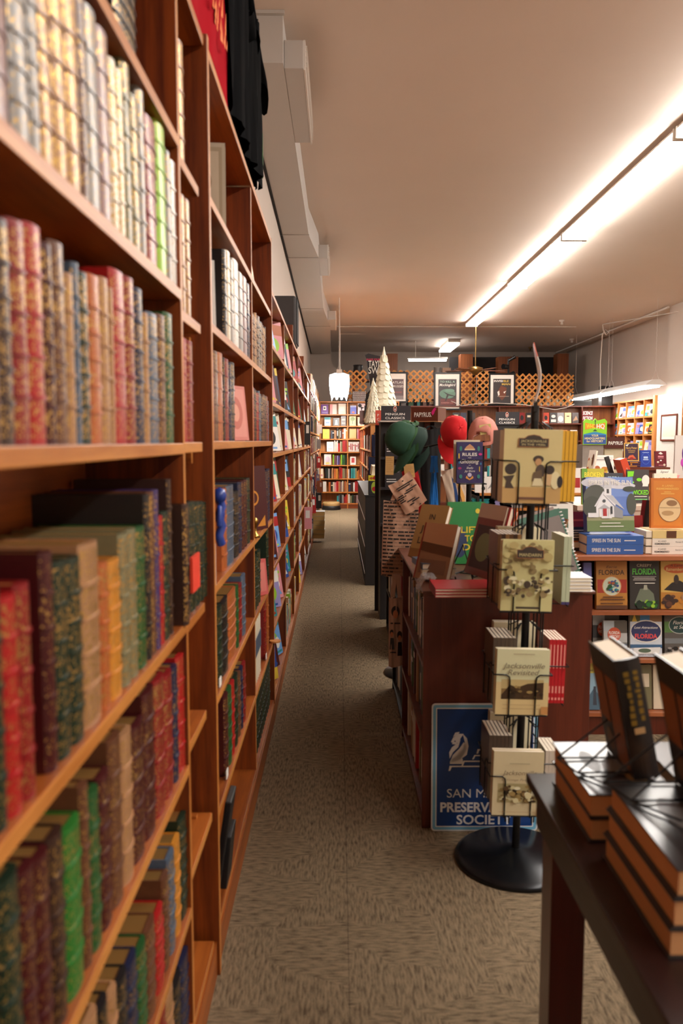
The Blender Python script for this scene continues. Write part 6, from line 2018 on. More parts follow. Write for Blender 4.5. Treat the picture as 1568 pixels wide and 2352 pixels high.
for j, z in enumerate((1.37, 1.12)):
    cover_book('classic_novel', .13, .2, .02, (56, 52, 54), [('r', .1, .6, .9, .9, (120, 120, 122)), ('r', .1, .2, .9, .24, wht), ('r', .1, .3, .7, .33, wht)], (a.x + .1, Ys + .02, z + .001), 0, .05, 'black spined classic novel in the classics stand, %s row' % ['upper', 'lower'][j])
a2, b2 = at(865, 967, Y=6.7), at(876, 940, Y=6.7)
o = MB().box(a2.x, b2.x + .05, 6.93, 6.95, a2.z - .03, b2.z).build('side_header', pm((206, 80, 60)))
tag(o, 'red header panel seen edge-on beside the classics stand', 'sign')
g = MB()
put_text(g, 'P', a2.x + .022, a2.z + .045, .022, 0, y=6.9295)
put_text(g, 'C', a2.x + .022, a2.z + .01, .022, 0, y=6.9295)
g.build('header_lettering', paper, o)
o2 = MB().box(a2.x, b2.x + .05, 6.952, 7.0, 0, a2.z - .03).build('side_header_post', blackw, o)
# second classics sign further right
Y2 = 12.0
a, b_ = at(1138, 976, Y=Y2), at(1193, 946, Y=Y2)
r = empty('book_stand', (a.x, Y2, 0))
tag(r, 'second classics stand with white-lettered dark header, farther away behind the pink cap', 'rack')
MB().box(0, b_.x - a.x, 0, .02, a.z, b_.z).build('header', hdr, r)
classics(r, b_.x - a.x, a.z, b_.z - a.z, -.001)
MB().box(0, b_.x - a.x, .02, .35, 0, a.z).build('body', mat('stand_dark', rgb(40, 36, 36), .6), r)
# white and folded-shirt shelves glimpsed beyond
Yq = 6.4
xa, xb = at(1096, 1100, Y=Yq).x, at(1360, 1100, Y=Yq).x
zq = at(1110, 1133, Y=Yq).z
r = empty('merchandise_shelf', (xa, Yq, 0))
tag(r, 'open shelf of folded shirts and white books beyond the wire rack', 'shelf')
MB().box(0, xb - xa, 0, .4, zq - .02, zq).build('shelf_board', wedge, r)
MB().box(0, xb - xa, 0, .4, .94, .96).build('shelf_board', wedge, r)
MB().box(0, xb - xa, .4, .42, 0, zq + .02).build('back_panel', blackw, r)
MB().box(0, .02, 0, .4, 0, zq).build('side_panel', blackw, r)
MB().box(xb - xa - .02, xb - xa, 0, .4, 0, zq).build('side_panel', blackw, r)
for j, (px, k) in enumerate([(1112, 'teal'), (1150, 'lilac'), (1175, 'grey')]):
    for i in range(3):
        x = at(px, 1160, Y=Yq).x
        o = MB().prism([(-.09, 0), (.09, 0), (.095, .012), (.085, .024), (-.085, .024), (-.095, .012)], 0, .22, M=Matrix(((1, 0, 0, 0), (0, 0, 1, 0), (0, 1, 0, 0), (0, 0, 0, 1)))).build('folded_shirt', mat('fold_' + k, rgb(*COL[k]), .85, bump=.3), None, (x, Yq + .03, .9605 + i * .0245))
        tag(o, '%s folded shirt, %s of its pile on the open shelf beyond the wire rack' % (cname(k), ['bottom', 'middle', 'top'][i]), 'shirt', 'folded shirts')
for j, (px, w_, h_, k, sp) in enumerate([(1106, .1, .17, 'white', [('e', .7, .2, .15, .1, 'black'), ('r', .2, .7, .8, .75, 'grey')]), (1128, .08, .13, 'white', [('p', [(.2, .2), (.8, .8), (.7, .4)], 'grey')]), (1152, .1, .12, 'black', [('r', .1, .6, .9, .7, 'orange'), ('r', .1, .3, .9, .4, 'cream')]), (1180, .1, .16, 'yellow', [('r', .2, .2, .8, .6, 'white')]), (1215, .12, .18, 'white', [('r', .2, .2, .8, .6, 'lilac')]), (1300, .12, .2, 'slate', [('r', .2, .2, .8, .6, 'white')]), (1325, .12, .2, 'white', [('r', .2, .2, .8, .6, 'brightred')])]):
    x = at(px, 1130, Y=Yq).x
    cover_book('small_book', w_, h_, .015, k, sp, (x, Yq + .04, zq + .001), 0, .1, 'small %s upright book on the open shelf, %s from the left' % (cname(k), ORD[j + 1]), 'small books on the open shelf')
# mid distance tall racks in the haze of colours behind the pink cap
for j, (px0, px1, py, Y, k) in enumerate([(1034, 1066, 975, 9.5, 'black'), (1195, 1232, 985, 10.5, 'black'), (1235, 1330, 1000, 11.5, 'darkbrown')]):
    a, b_ = at(px0, py, Y=Y), at(px1, py, Y=Y)
    r = empty('floor_rack', (a.x, Y, 0))
    tag(r, 'dark floor rack of books in the middle distance, %s from the left' % ORD[j + 1], 'rack', 'dark floor racks')
    MB().box(0, b_.x - a.x, .04, .3, 0, a.z).build('body', pm(k), r)
    R = random.Random(40 + j)
    for zz in (a.z - .3, a.z - .6):
        MB().box(0, b_.x - a.x, -.02, .04, zz - .02, zz).build('shelf_lip', cherry, r)
        n = max(1, int((b_.x - a.x) / .17))
        for i in range(n):
            base, ac, sp = rand_cover(R)
            cover_book('rack_book', .14, .2, .015, base, sp, (a.x + .08 + i * (b_.x - a.x - .02) / n, Y - .005, zz + .001), 0, .05, '%s %s cover in the %s dark floor rack, %s row, %s along' % (cname(base), cname(ac), ORD[j + 1], 'upper' if zz > a.z - .4 else 'lower', ORD[i + 1]), 'covers in the dark floor racks')

# ------------------------------------------------------------- caps
def cap(name, col, label, M, tagc=None, strap=True, arch=True):
    r = empty(name, M.to_translation(), M.to_euler())
    tag(r, label, 'cap', 'caps hanging on display')
    m_ = mat('capcloth_' + col[0], rgb(*col[1]), .85, var=.08, scale=60, bump=.25)
    mi = mat('capcloth_in_' + col[0], tuple(c * .7 for c in rgb(*col[1])[:3]) + (1,), .9)
    # crown: x side, +y front, z up
    nu, nv = 32, 10
    vs, fs = [], []
    for j in range(nv + 1):
        t = j / nv * (PI / 2)
        for i in range(nu):
            a = 2 * PI * i / nu
            rad = math.cos(t) ** .75 if j < nv else 0
            pinch = 1 + .02 * math.cos(6 * a)
            x = .082 * rad * math.cos(a) * pinch
            y = .098 * rad * math.sin(a) * pinch
            z = .118 * math.sin(t) * (1.0 + (.08 * math.sin(a) if math.sin(a) > 0 else .0) * math.cos(t)) + .008 * math.sin(5 * a + j) * math.cos(t) * .4
            vs.append((x, y, z))
    for j in range(nv):
        for i in range(nu):
            i2 = (i + 1) % nu
            a = 2 * PI * (i + .5) / nu
            if arch and j < 4 and abs(a - 1.5 * PI) < (.62 if j < 2 else (.5 if j < 3 else .3)):
                continue
            fs.append((j * nu + i, j * nu + i2, (j + 1) * nu + i2, (j + 1) * nu + i))
    mb = MB().add(vs, fs, 0, True)
    o = mb.build('crown', [m_, mi], r)
    md = o.modifiers.new('thickness', 'SOLIDIFY')
    md.thickness = .002
    # bill
    bv, bf = [], []
    nb = 14
    for k in range(2):
        for i in range(nb + 1):
            a = PI * (.06 + .88 * i / nb)
            for q in range(5):
                s = q / 4
                x = .08 * math.cos(a) * (1 + .05 * s)
                y = .094 * math.sin(a) + s * .1 * math.sin(a) ** .6
                z = .004 - k * .003 - s * .012 - .28 * (x * x) / .08 * 1.3
                bv.append((x, y, z))
    w5 = 5
    for i in range(nb):
        for q in range(4):
            a = i * w5 + q
            bf.append((a, a + 1, a + w5 + 1, a + w5))
    n0 = (nb + 1) * w5
    bf += [tuple(n0 + k for k in f[::-1]) for f in bf]
    MB().add(bv, bf, 0, True).build('bill', m_, r)
    MB().lathe([(.001, .121), (.006, .12), (.007, .116), (.001, .114)], n=10).build('button', m_, r)
    if strap:
        mb = MB()
        pts = []
        for i in range(9):
            a = 1.5 * PI + (i - 4) * .17
            pts.append((.084 * math.cos(a), .1 * math.sin(a)))
        for i in range(8):
            mb.add([(pts[i][0], pts[i][1], 0), (pts[i + 1][0], pts[i + 1][1], 0), (pts[i + 1][0], pts[i + 1][1], .018), (pts[i][0], pts[i][1], .018)], [(0, 1, 2, 3)])
        o = mb.build('strap', m_, r)
        o.modifiers.new('thickness', 'SOLIDIFY').thickness = .003
    return r


def frame(pos, up, front):
    u = Vector(up).normalized()
    f = Vector(front)
    f = (f - u * f.dot(u)).normalized()
    x = f.cross(u)
    return Matrix.Translation(pos) @ Matrix((x, f, u)).transposed().to_4x4()


def paper_tag(px, py, Y, w_, h_, roll, label, k=(206, 160, 96)):
    p = at(px, py, Y=Y)
    r = empty('price_tag', (p.x, Y, p.z), (0, roll, 0))
    tag(r, label, 'tag')
    MB().box(-w_ / 2, w_ / 2, 0, .001, -h_, 0).build('card', pm(k), r)
    g = MB()
    for i in range(8):
        g.box(-w_ * .4, w_ * (.38 if i % 3 else .2), -.0004, 0, -h_ * (.14 + .1 * i), -h_ * (.125 + .1 * i))
    g.build('ruled_lines', pm((140, 96, 50)), r)
    return r


gY = 4.35
p = at(922, 1020, Y=gY)
cap('cap', ('green', (34, 74, 52)), 'dark green baseball cap hanging bill down, front one of the green caps', frame((p.x + .025, gY, p.z + .02), (-.9, -.25, .45), (.05, -.1, -1)))
cap('cap', ('green2', (48, 84, 46)), 'mid green baseball cap hanging behind the front green cap', frame((p.x + .06, gY + .06, p.z + .03), (-.9, -.1, .35), (.1, -.05, -1)))
cap('cap', ('green3', (22, 48, 38)), 'darkest green baseball cap, third and hindmost of the hanging green caps', frame((p.x + .1, gY + .12, p.z + .0), (-.75, -.35, .4), (.3, -.05, -1)))
rp = at(1042, 1010, Y=4.75)
cap('cap', ('red', (206, 20, 28)), 'bright red baseball cap hanging bill down beside the purple novel', frame((rp.x, 4.78, rp.z + .045), (.25, -1, .25), (-.1, -.1, -1)))
pp = at(1110, 985, Y=4.24)
cap('cap', ('pink', (216, 140, 126)), 'dusty pink baseball cap seen from behind on top of the wire rack', frame((pp.x, 4.24, pp.z - .055), (-.1, -.35, 1), (.3, 1, .1)))
# hooks arm of cap display
r = empty('hook_stand', (.60, 4.6, 0))
tag(r, 'black floor stand with hooks carrying the green caps and tote bags', 'stand')
MB().lathe([(.001, 0), (.2, 0), (.2, .015), (.04, .03), (.001, .035)], n=24).build('base', black, r, loc=(-.1, .45, 0))
MB().cyl((-.1, .45, .03), (-.1, .45, 1.62), .012).build('pole', black, r)
MB().tube([(-.1, .45, 1.6), (-.15, .1, 1.6), (-.17, -.25, 1.58)], .006).tube([(-.1, .45, 1.45), (-.2, .2, 1.4), (-.22, -.1, 1.36)], .006).tube([(-.1, .45, 1.45), (.1, .3, 1.5), (.2, .12, 1.5)], .006).build('hooks', black, r)
paper_tag(895, 1048, 4.3, .045, .1, .02, 'tan ruled paper tag hanging from the front green cap')
paper_tag(938, 1066, 4.32, .055, .075, -.12, 'tan ruled paper tag hanging behind the green cap bill')
paper_tag(1113, 975, 4.15, .06, .05, -.15, 'pale yellow paper tag hanging from the pink cap', (220, 206, 130))
# dark garments / bags hanging between the caps
def hang_bag(name, cat, px0, px1, py0, py1, Y, colname, col, label, handles=True, thick=.03, spec=None, taper=.0, strap_top=None, roll=0.0):
    a, b_ = at(px0, py1, Y=Y), at(px1, py0, Y=Y)
    W_, H_ = b_.x - a.x, b_.z - a.z
    r = empty(name, ((a.x + b_.x) / 2, Y, b_.z), (0, roll, 0))
    tag(r, label, cat)
    m_ = mat('canvas_' + colname, rgb(*col), .85, var=.06, scale=90, bump=.2)
    nx_, nz_ = 12, 16
    vs, fs = [], []
    for s in (0, 1):
        for j in range(nz_ + 1):
            v = j / nz_
            for i in range(nx_ + 1):
                u = i / nx_
                w2 = W_ * (1 - taper * (1 - v))
                edge = math.sin(PI * u) ** .5 if 0 < u < 1 else 0
                bulge = (thick * .5 * (.3 + .7 * v)) * edge
                rip = .004 * math.sin(9 * u + 4 * v) + .003 * math.sin(23 * u - 7 * v)
                vs.append(((u - .5) * w2, (-1 if s == 0 else 1) * bulge + rip, -v * H_ - .006 * math.sin(5 * u)))
        o0 = s * (nz_ + 1) * (nx_ + 1)
        for j in range(nz_):
            for i in range(nx_):
                q = o0 + j * (nx_ + 1) + i
                f = (q, q + 1, q + nx_ + 2, q + nx_ + 1)
                fs.append(f if s else f[::-1])
    MB().add(vs, fs, 0, True).build('bag_body', m_, r)
    if spec:
        g, ms = graphics(spec, W_ * .98, H_, y=-.004 - thick * .52)
        g.v = [(v[0], v[1] + thick * .5 * (1 - (.3 + .7 * min(1, max(0, 1 - v[2] / H_))) * max(0, math.sin(PI * min(1, max(0, v[0] / W_ + .5)))) ** .5) , v[2] - H_) for v in g.v]
        g.build('bag_print', ms, r)
    if handles:
        st = strap_top if strap_top is not None else .3
        for s in (-1, 1):
            mb = MB()
            n = 10
            pts = [(-W_ * .25, 0), (-W_ * .15, st * .6), (-.01, st), (.01, st), (W_ * .15, st * .6), (W_ * .25, 0)]
            for i in range(len(pts) - 1):
                (x0, z0), (x1, z1) = pts[i], pts[i + 1]
                mb.add([(x0 - .01, s * .01, z0), (x0 + .01, s * .01, z0), (x1 + .01, s * .01 * (1 if z1 < st else .3), z1), (x1 - .01, s * .01 * (1 if z1 < st else .3), z1)], [(0, 1, 2, 3)])
            o = mb.build('strap', m_, r)
            o.modifiers.new('thickness', 'SOLIDIFY').thickness = .0015
    return r


redact = []
R = random.Random(12)
titles = ['Slaughterhouse-Five', 'Song of Solomon', 'The Call of the Wild', 'The Jungle', 'The Sun Also Rises', 'A Separate Peace', 'Ulysses', 'To Kill a Mockingbird', 'A Farewell to Arms', 'Cujo', 'Rabbit, Run', 'Lolita', 'Brave New World', 'Beloved', 'Native Son', 'The Lord of the Flies', 'Catch-22', 'Gone with the Wind', 'In Cold Blood', 'Animal Farm', 'Women in Love', '1984']
nrow = 21
for i in range(nrow):
    z = 1 - (i + .8) / nrow
    x = R.uniform(-.02, .0)
    txt_at = R.uniform(.25, .4)
    while x < .98:
        L_ = R.uniform(.07, .2)
        if txt_at <= x < txt_at + .12 and i > 1:
            t_ = titles[i % len(titles)]
            ww = min(.48, .02 * len(t_))
            redact.append(('t', t_, x + ww / 2, z + .004, .017, (50, 34, 26), dict(width=ww)))
            x += ww + .03
            continue
        redact.append(('r', max(.0, x), z, min(1, x + L_), z + .021, (26, 18, 16)))
        x += L_ + R.uniform(.015, .03)
hang_bag('tote_bag', 'bag', 880, 962, 1150, 1322, 4.3, 'banned', (206, 160, 132), 'pinkish tan tote bag covered in black redaction bars and book titles', spec=redact, thick=.035, strap_top=.1, roll=.03)
hang_bag('tote_bag', 'bag', 886, 946, 1100, 1178, 4.272, 'banned', (206, 160, 132), 'folded corner of a second redaction-bar tote hanging in front, upper left', handles=False, spec=[('r', R.uniform(0, .8), .04 + i * .06, R.uniform(.2, 1), .075 + i * .06, (26, 18, 16)) for i in range(15)], thick=.02, roll=-.55)
hang_bag('tote_bag', 'bag', 920, 958, 1075, 1180, 4.5, 'red', (186, 16, 26), 'bright red tote bag hanging behind the redaction-bar totes', thick=.03, strap_top=.08, roll=-.2)
hang_bag('tote_bag', 'bag', 892, 926, 1372, 1530, 4.05, 'faces', (196, 160, 140), 'lower tote bag printed with small dark-haired portraits beside the black low bookcase', thick=.02, strap_top=.12,
         spec=[('e', .45, .8, .3, .08, (40, 26, 24)), ('e', .45, .76, .18, .06, (206, 130, 90)), ('r', .1, .62, .8, .64, (40, 30, 28)), ('e', .2, .5, .14, .04, (40, 26, 24)), ('e', .2, .47, .1, .035, (206, 130, 90)), ('p', [(.05, .25), (.4, .25), (.34, .42), (.1, .42)], (30, 30, 36)), ('e', .75, .46, .18, .06, (40, 26, 24)), ('e', .75, .42, .11, .04, (206, 130, 90)), ('p', [(.6, .16), (.95, .16), (.9, .36), (.64, .36)], (40, 24, 26)), ('r', .1, .2, .5, .22, (40, 30, 28))])
hang_bag('tote_bag', 'bag', 984, 1008, 1085, 1180, 4.9, 'blue', (24, 110, 190), 'bright blue bag strap hanging beside the red cap', thick=.03, strap_top=.1, taper=.5)
hang_bag('tote_bag', 'bag', 1010, 1062, 1075, 1165, 4.85, 'canvas', (226, 208, 184), 'cream canvas tote with blue and orange stripes hanging below the red cap', thick=.03, strap_top=.1, roll=-.25, spec=[('p', [(.3, .0), (.45, 0), (.5, .6), (.4, .8)], (30, 70, 130)), ('p', [(.6, .1), (.8, .1), (.6, .9), (.55, .9)], (230, 170, 80))])
hang_bag('garment', 'clothes', 964, 1012, 985, 1230, 5.25, 'blacky', (12, 11, 12), 'black garment hanging between the green caps and the red cap', thick=.08, strap_top=.02)
# navy bags on the shoulder-high case end
Yn = 11.7
hang_bag('tote_bag', 'bag', 853, 878, 998, 1048, 11.715, 'navy', (24, 30, 60), 'navy tote bag hanging on the end of the shoulder-high bookcase, upper one', thick=.06, strap_top=.05)
hang_bag('tote_bag', 'bag', 846, 884, 1049, 1100, 11.715, 'navy', (24, 30, 60), 'navy tote bag with pale floral print hanging below the upper one', thick=.06, strap_top=.05, spec=[('e', .2 + .05 * (i % 5), .2 + .07 * (i // 3), .03, .02, (200, 200, 200)) for i in range(18)])
# ------------------------------------------------------------- black spinner rack of local history books
RX, RY = .635, 2.738
LEAN = .024
Mr = Matrix.Translation((RX, RY, 0)) @ Matrix.Rotation(LEAN, 4, 'Y')
rack = empty('spinner_rack', (RX, RY, 0), (0, 0, 0))
tag(rack, 'black wire spinner rack on a round base holding local history books', 'rack')
MB().lathe([(.001, 0), (.212, 0), (.216, .006), (.212, .016), (.195, .028), (.06, .038), (.03, .05), (.001, .05)], n=48).build('base', mat('black_gloss', rgb(22, 24, 28), .28, .4), rack)
pole = MB().cyl((0, 0, .04), (0, 0, 1.62), .0135, n=16)
pole.v = [tuple(Matrix.Rotation(LEAN, 4, 'Y') @ Vector(v)) for v in pole.v]
pole.build('pole', black, rack)
TH_ = 0.0
tiers = [1.30, .95, .605, .262]
MR0 = Matrix.Rotation(LEAN, 4, 'Y') @ Matrix.Rotation(TH_, 4, 'Z')
for ti, zt_ in enumerate(tiers):
    mb = MB()
    for q in range(4):
        Mq = Matrix.Rotation(q * HP, 4, 'Z')
        def P_(x, y, z):
            return Mq @ Vector((x + (cx_ if y < -.055 else 0), y, zt_ + z))
        o_ = -.205 if q in (0, 2) else -.13
        cx_ = -.05 if q == 0 else 0
        for s in (-1, 1):
            mb.tube([P_(s * .095, -.06, .135), P_(s * .095, o_, .135), P_(s * .055, o_, .135), P_(s * .045, o_, .128), P_(s * .043, o_, .115), P_(s * .043, o_, -.004), P_(s * .043, -.05, -.004)], .0026, 5)
            mb.tube([P_(s * .04, -.05, -.10), P_(s * .04, -.05, .245), P_(s * .02, -.02, .265)], .0028, 5)
        mb.tube([P_(-.085, o_ + .01, -.004), P_(.085, o_ + .01, -.004)], .0026, 5)
    mb.v = [tuple(MR0 @ Vector(v)) for v in mb.v]
    mb.build('wire_pockets', black, rack)


def rack_book(ti, q, i, w_, h_, t, k, spec, label, group=None, name='history_book', dx=0.0):
    """book i (0 is outermost) in pocket q of tier ti"""
    y = (-.2 if q in (0, 2) else -.125) + i * (t + .0008)
    dx = -.05 if q == 0 else 0
    fl = -1 if q == 3 else 1
    M = Mr @ Matrix.Rotation(TH_, 4, 'Z') @ Matrix.Rotation(q * HP, 4, 'Z') @ Matrix.Translation((dx, y, tiers[ti] + .0005))
    r = empty(name, M.to_translation(), M.to_euler())
    tag(r, label, 'book', group)
    b = .0008
    MB().box(-w_ / 2, w_ / 2, 0, b, 0, h_).box(-w_ / 2, w_ / 2, t - b, t, 0, h_).box(min(-fl * w_ / 2, -fl * (w_ / 2 - b)), max(-fl * w_ / 2, -fl * (w_ / 2 - b)), b, t - b, 0, h_).build('cover', pm(k), r)
    MB().box(-w_ / 2 + .0015, w_ / 2 - .0015, b, t - b, .001, h_ - .001).build('page_block', pages, r)
    if spec:
        g, ms = graphics(spec, w_, h_)
        g.build('cover_print', ms, r)
    return r


sep = (222, 206, 146)
dkb = (62, 52, 44)
rim = (170, 110, 70)


def arcadia(title, bg, pic, two=None):
    arch = [(.24, .76), (.76, .76), (.76, .88), (.66, .88), (.6, .915), (.5, .93), (.4, .915), (.34, .88), (.24, .88)]
    arch2 = [(.25, .767), (.75, .767), (.75, .873), (.655, .873), (.6, .908), (.5, .922), (.4, .908), (.345, .873), (.25, .873)]
    sp = pic + [('p', arch, rim), ('p', arch2, dkb)]
    if two:
        sp += [('t', title, .5, .825, .032, sep, dict(width=.44)), ('t', two, .5, .78, .028, sep, dict(width=.4))]
    else:
        sp += [('t', title, .5, .785, .045, sep, dict(width=.42))]
    sp += [('r', .26, .055, .72, .085, dkb if not two else (120, 80, 60))]
    return sp


kids = [('r', 0, 0, 1, .22, (206, 168, 106)), ('e', .13, .46, .1, .075, (60, 50, 44)), ('p', [(.0, .36), (.2, .38), (.14, .28), (.2, .2), (.04, .2), (.06, .3)], (74, 60, 50)), ('e', .6, .6, .09, .05, (70, 56, 46)), ('e', .6, .56, .055, .05, (206, 160, 110)), ('e', .64, .44, .08, .09, (84, 70, 60)),
        ('p', [(.5, .3), (.68, .3), (.66, .46), (.52, .42)], (110, 90, 66)), ('e', .8, .46, .08, .06, (60, 50, 44)), ('p', [(.5, .24), (.7, .24), (.66, .34), (.54, .34)], (236, 224, 180)), ('e', .9, .32, .08, .12, (240, 228, 180)), ('e', .98, .3, .05, .08, (50, 44, 42)), ('p', [(.7, .4), (.84, .4), (.82, .24), (.72, .26)], (226, 190, 140))]
crowd = blobs(0, .5, 1, 1, 46, [(196, 180, 120), (172, 156, 100), (210, 200, 140), (150, 132, 88)], .04, .1, 61) + blobs(0, .2, 1, .52, 60, [(226, 218, 170), (110, 92, 64), (70, 58, 46), (236, 230, 190), (160, 140, 96)], .02, .07, 62)
sc_ = [(140, 116, 70), (90, 66, 40), (60, 44, 30), (170, 144, 90)]
post1 = [('r', 0, .0, 1, .5, (228, 206, 150)), ('r', .1, .24, .9, .54, (150, 122, 76)), ('r', .1, .4, .9, .54, (206, 186, 130)), ('p', [(.1, .24), (.9, .24), (.9, .5), (.6, .48), (.4, .42), (.26, .46), (.1, .3)], (74, 54, 34))] + blobs(.2, .26, .9, .46, 20, sc_, .02, .07, 63) + [
    ('r', .3, .93, .7, .94, (170, 156, 120)), ('t', 'Jacksonville', .5, .72, .08, (122, 106, 84), dict(width=.8, shear=.3)), ('t', 'Revisited', .5, .62, .08, (122, 106, 84), dict(width=.6, shear=.3)), ('r', .86, .02, .99, .14, (206, 150, 90)), ('r', .12, .1, .84, .105, (180, 140, 100)), ('r', .12, .16, .84, .165, (180, 140, 100))]
post2 = [('r', .1, .2, .9, .5, (180, 166, 120))] + blobs(.1, .2, .9, .5, 50, sc_ + [(226, 216, 170), (240, 234, 200)], .02, .07, 64) + [
    ('r', .3, .83, .7, .84, (170, 156, 120)), ('t', 'Jacksonville', .5, .66, .07, (122, 96, 74), dict(width=.68, shear=.3)), ('t', 'in Vintage Postcards', .5, .57, .035, (150, 120, 90), dict(width=.7, shear=.3)), ('r', .86, .02, .99, .14, (206, 150, 90)), ('r', .12, .08, .84, .085, (190, 150, 110))]
# front pockets
GA = 'history books stacked behind the cover in the rack pockets'
fr_ = [(0, .186, .236, .013, sep, arcadia('JACKSONVILLE', sep, kids, 'IN THE 1920s'), 'sepia book reading Jacksonville in the 1920s in the top front pocket', 5),
       (1, .166, .232, .012, (216, 210, 150), arcadia('MANDARIN', sep, crowd), 'sepia crowd photo book reading Mandarin in the second front pocket', 3),
       (2, .172, .218, .013, (222, 222, 180), post1, 'pale green and tan book reading Jacksonville Revisited in the third front pocket', 3),
       (3, .166, .218, .013, (220, 206, 166), post2, 'tan postcard book reading Jacksonville in the lowest front pocket', 3)]
for ti, w_, h_, t, k, sp, lab, n in fr_:
    for i in range(n):
        rack_book(ti, 0, i, w_, h_ - (.004 if i else 0), t, k, sp if i == 0 else None, lab if i == 0 else 'copy tucked behind the %s front cover, %s from the front' % (['top', 'second', 'third', 'lowest'][ti], ORD[i + 1]), None if i == 0 else GA)
# right pockets: spines towards the viewer
for ti, k, n, h_, t, lab, w_ in [(0, (226, 172, 40), 5, .236, .0125, 'mustard yellow', .16), (1, (190, 200, 170), 2, .232, .013, 'pale green', .16), (2, (190, 24, 36), 5, .222, .011, 'bright red', .15), (3, (220, 206, 190), 4, .17, .012, 'cream', .13)]:
    for i in range(n):
        r = rack_book(ti, 1, i, w_, h_, t, k, None, '%s spine in the %s right pocket of the spinner, %s from outside' % (lab, ['top', 'second', 'third', 'lowest'][ti], ORD[i + 1]), 'spine-out books in the right pockets')
        g = MB()
        w2 = w_ / 2
        if ti == 2:
            for a, b_ in ((.16, .95), (.04, .2)):
                pass
            g.box(-w2 - .0006, -w2, t * .3, t * .7, h_ * .55, h_ * .92).box(-w2 - .0006, -w2, t * .25, t * .75, h_ * .16, h_ * .27).box(-w2 - .0006, -w2, t * .2, t * .8, h_ * .05, h_ * .09)
            g.build('spine_print', pm((236, 150, 140)), r)
        elif ti == 1:
            g.box(-w2 - .0006, -w2, 0, t, 0, h_ * .04)
            g.build('spine_print', pm((70, 60, 110)), r)
        elif ti == 0:
            g.box(-w2 - .0006, -w2, t * .92, t, 0, h_)
            g.build('spine_print', pm((150, 106, 20)), r)
# left and back pockets
for ti in range(4):
    for q, nm, ks in ((3, 'left', [(110, 74, 44), (70, 44, 30), (150, 110, 66)]), (2, 'back', [(236, 226, 190), (40, 46, 60)])):
        n = [4, 6, 6, 6][ti] if q == 3 else 3
        for i in range(n):
            rack_book(ti, q, i, .155, .235 - .01 * (ti > 1), .0125, ks[i % len(ks)] if ti < 2 or q == 2 else (96, 82, 70), None, 'book in the %s %s pocket of the spinner, %s from outside' % (['top', 'second', 'third', 'lowest'][ti], nm, ORD[i + 1]), 'books in the left and back spinner pockets')
# thin sign standing edge-on on top of the spinner
zt0 = 1.60
M = Mr @ Matrix.Translation((0, 0, zt0))
r = empty('rack_topper', M.to_translation(), M.to_euler())
tag(r, 'thin curved header card seen edge-on standing on top of the spinner rack', 'sign')
MB().box(-.006, .006, -.03, .03, .0, .035, M=Matrix.Rotation(-.2, 4, 'Z')).cyl((0, 0, -.03), (0, 0, .01), .014).build('holder', blackp, r)
mb = MB()
n = 12
vs, fs = [], []
for i in range(n + 1):
    z = .03 + .2 * i / n
    xo = -.004 + .014 * math.sin(i / n * PI * 1.3)
    d = .12 * (1 - .75 * (i / n) ** 2)
    vs += [(xo - .001, -d, z), (xo - .001, d, z), (xo + .0015, d, z), (xo + .0015, -d, z)]
for i in range(n):
    for k in range(4):
        a = i * 4 + k
        b_ = i * 4 + (k + 1) % 4
        fs.append((a, b_, b_ + 4, a + 4))
fs += [(0, 3, 2, 1), (4 * n, 4 * n + 1, 4 * n + 2, 4 * n + 3)]
mb.add(vs, fs, [1 if f[0] // 4 > 8 else 0 for f in fs], False, Matrix.Rotation(-.2, 4, 'Z'))
mb.build('header_card', [paper, pm((226, 110, 90))], r)

# ------------------------------------------------------------- blue preservation society sign
ys0 = 2.82
a = at(990, 1912, Z=0.0)
b_ = at(1235, 1912, Z=0.0)
W_ = b_.x - a.x
H_ = .5
r = empty('yard_sign', ((a.x + b_.x) / 2, 2.95, .001), (-.03, 0, 0))
tag(r, 'blue and white San Marco Preservation Society sign leaning against the island', 'sign')


def rrect(w_, h_, rad, n=6):
    out = []
    for cx, cz, a0 in ((w_ / 2 - rad, rad, -HP), (w_ / 2 - rad, h_ - rad, 0), (-w_ / 2 + rad, h_ - rad, HP), (-w_ / 2 + rad, rad, PI)):
        for i in range(n + 1):
            t = a0 + HP * i / n
            out.append((cx + rad * math.cos(t), cz + rad * math.sin(t)))
    return out


ps_ = rrect(W_, H_, .014)
MB().prism([(x, -z) for x, z in ps_], 0, .004, M=Matrix(((1, 0, 0, 0), (0, 0, 1, 0), (0, -1, 0, 0), (0, 0, 0, 1)))).build('sign_plate', pm((236, 240, 244)), r)
mb = MB()
for k, (ins, rad, m) in enumerate([(.0055, .01, 0), (.0165, .003, 1), (.0205, .002, 2)]):
    q = rrect(W_ - 2 * ins, H_ - 2 * ins, rad)
    mb.add([(x, -.0005 - .0003 * k, z + ins) for x, z in q], [tuple(range(len(q)))], m)
yy = -.0018
put_text(mb, 'SAN MARCO', .0, .133, .034, 1, y=yy, width=.29)
put_text(mb, 'PRESERVATION', .0, .077, .036, 1, y=yy, width=.34, bold=.03)
put_text(mb, 'SOCIETY', .0, .026 + .002, .036, 1, y=yy, width=.215, bold=.02)
def lp(pts, m=1):
    mb.add([(-W_ / 2 + x * W_, yy, z * H_) for x, z in pts], [tuple(range(len(pts)))], m)
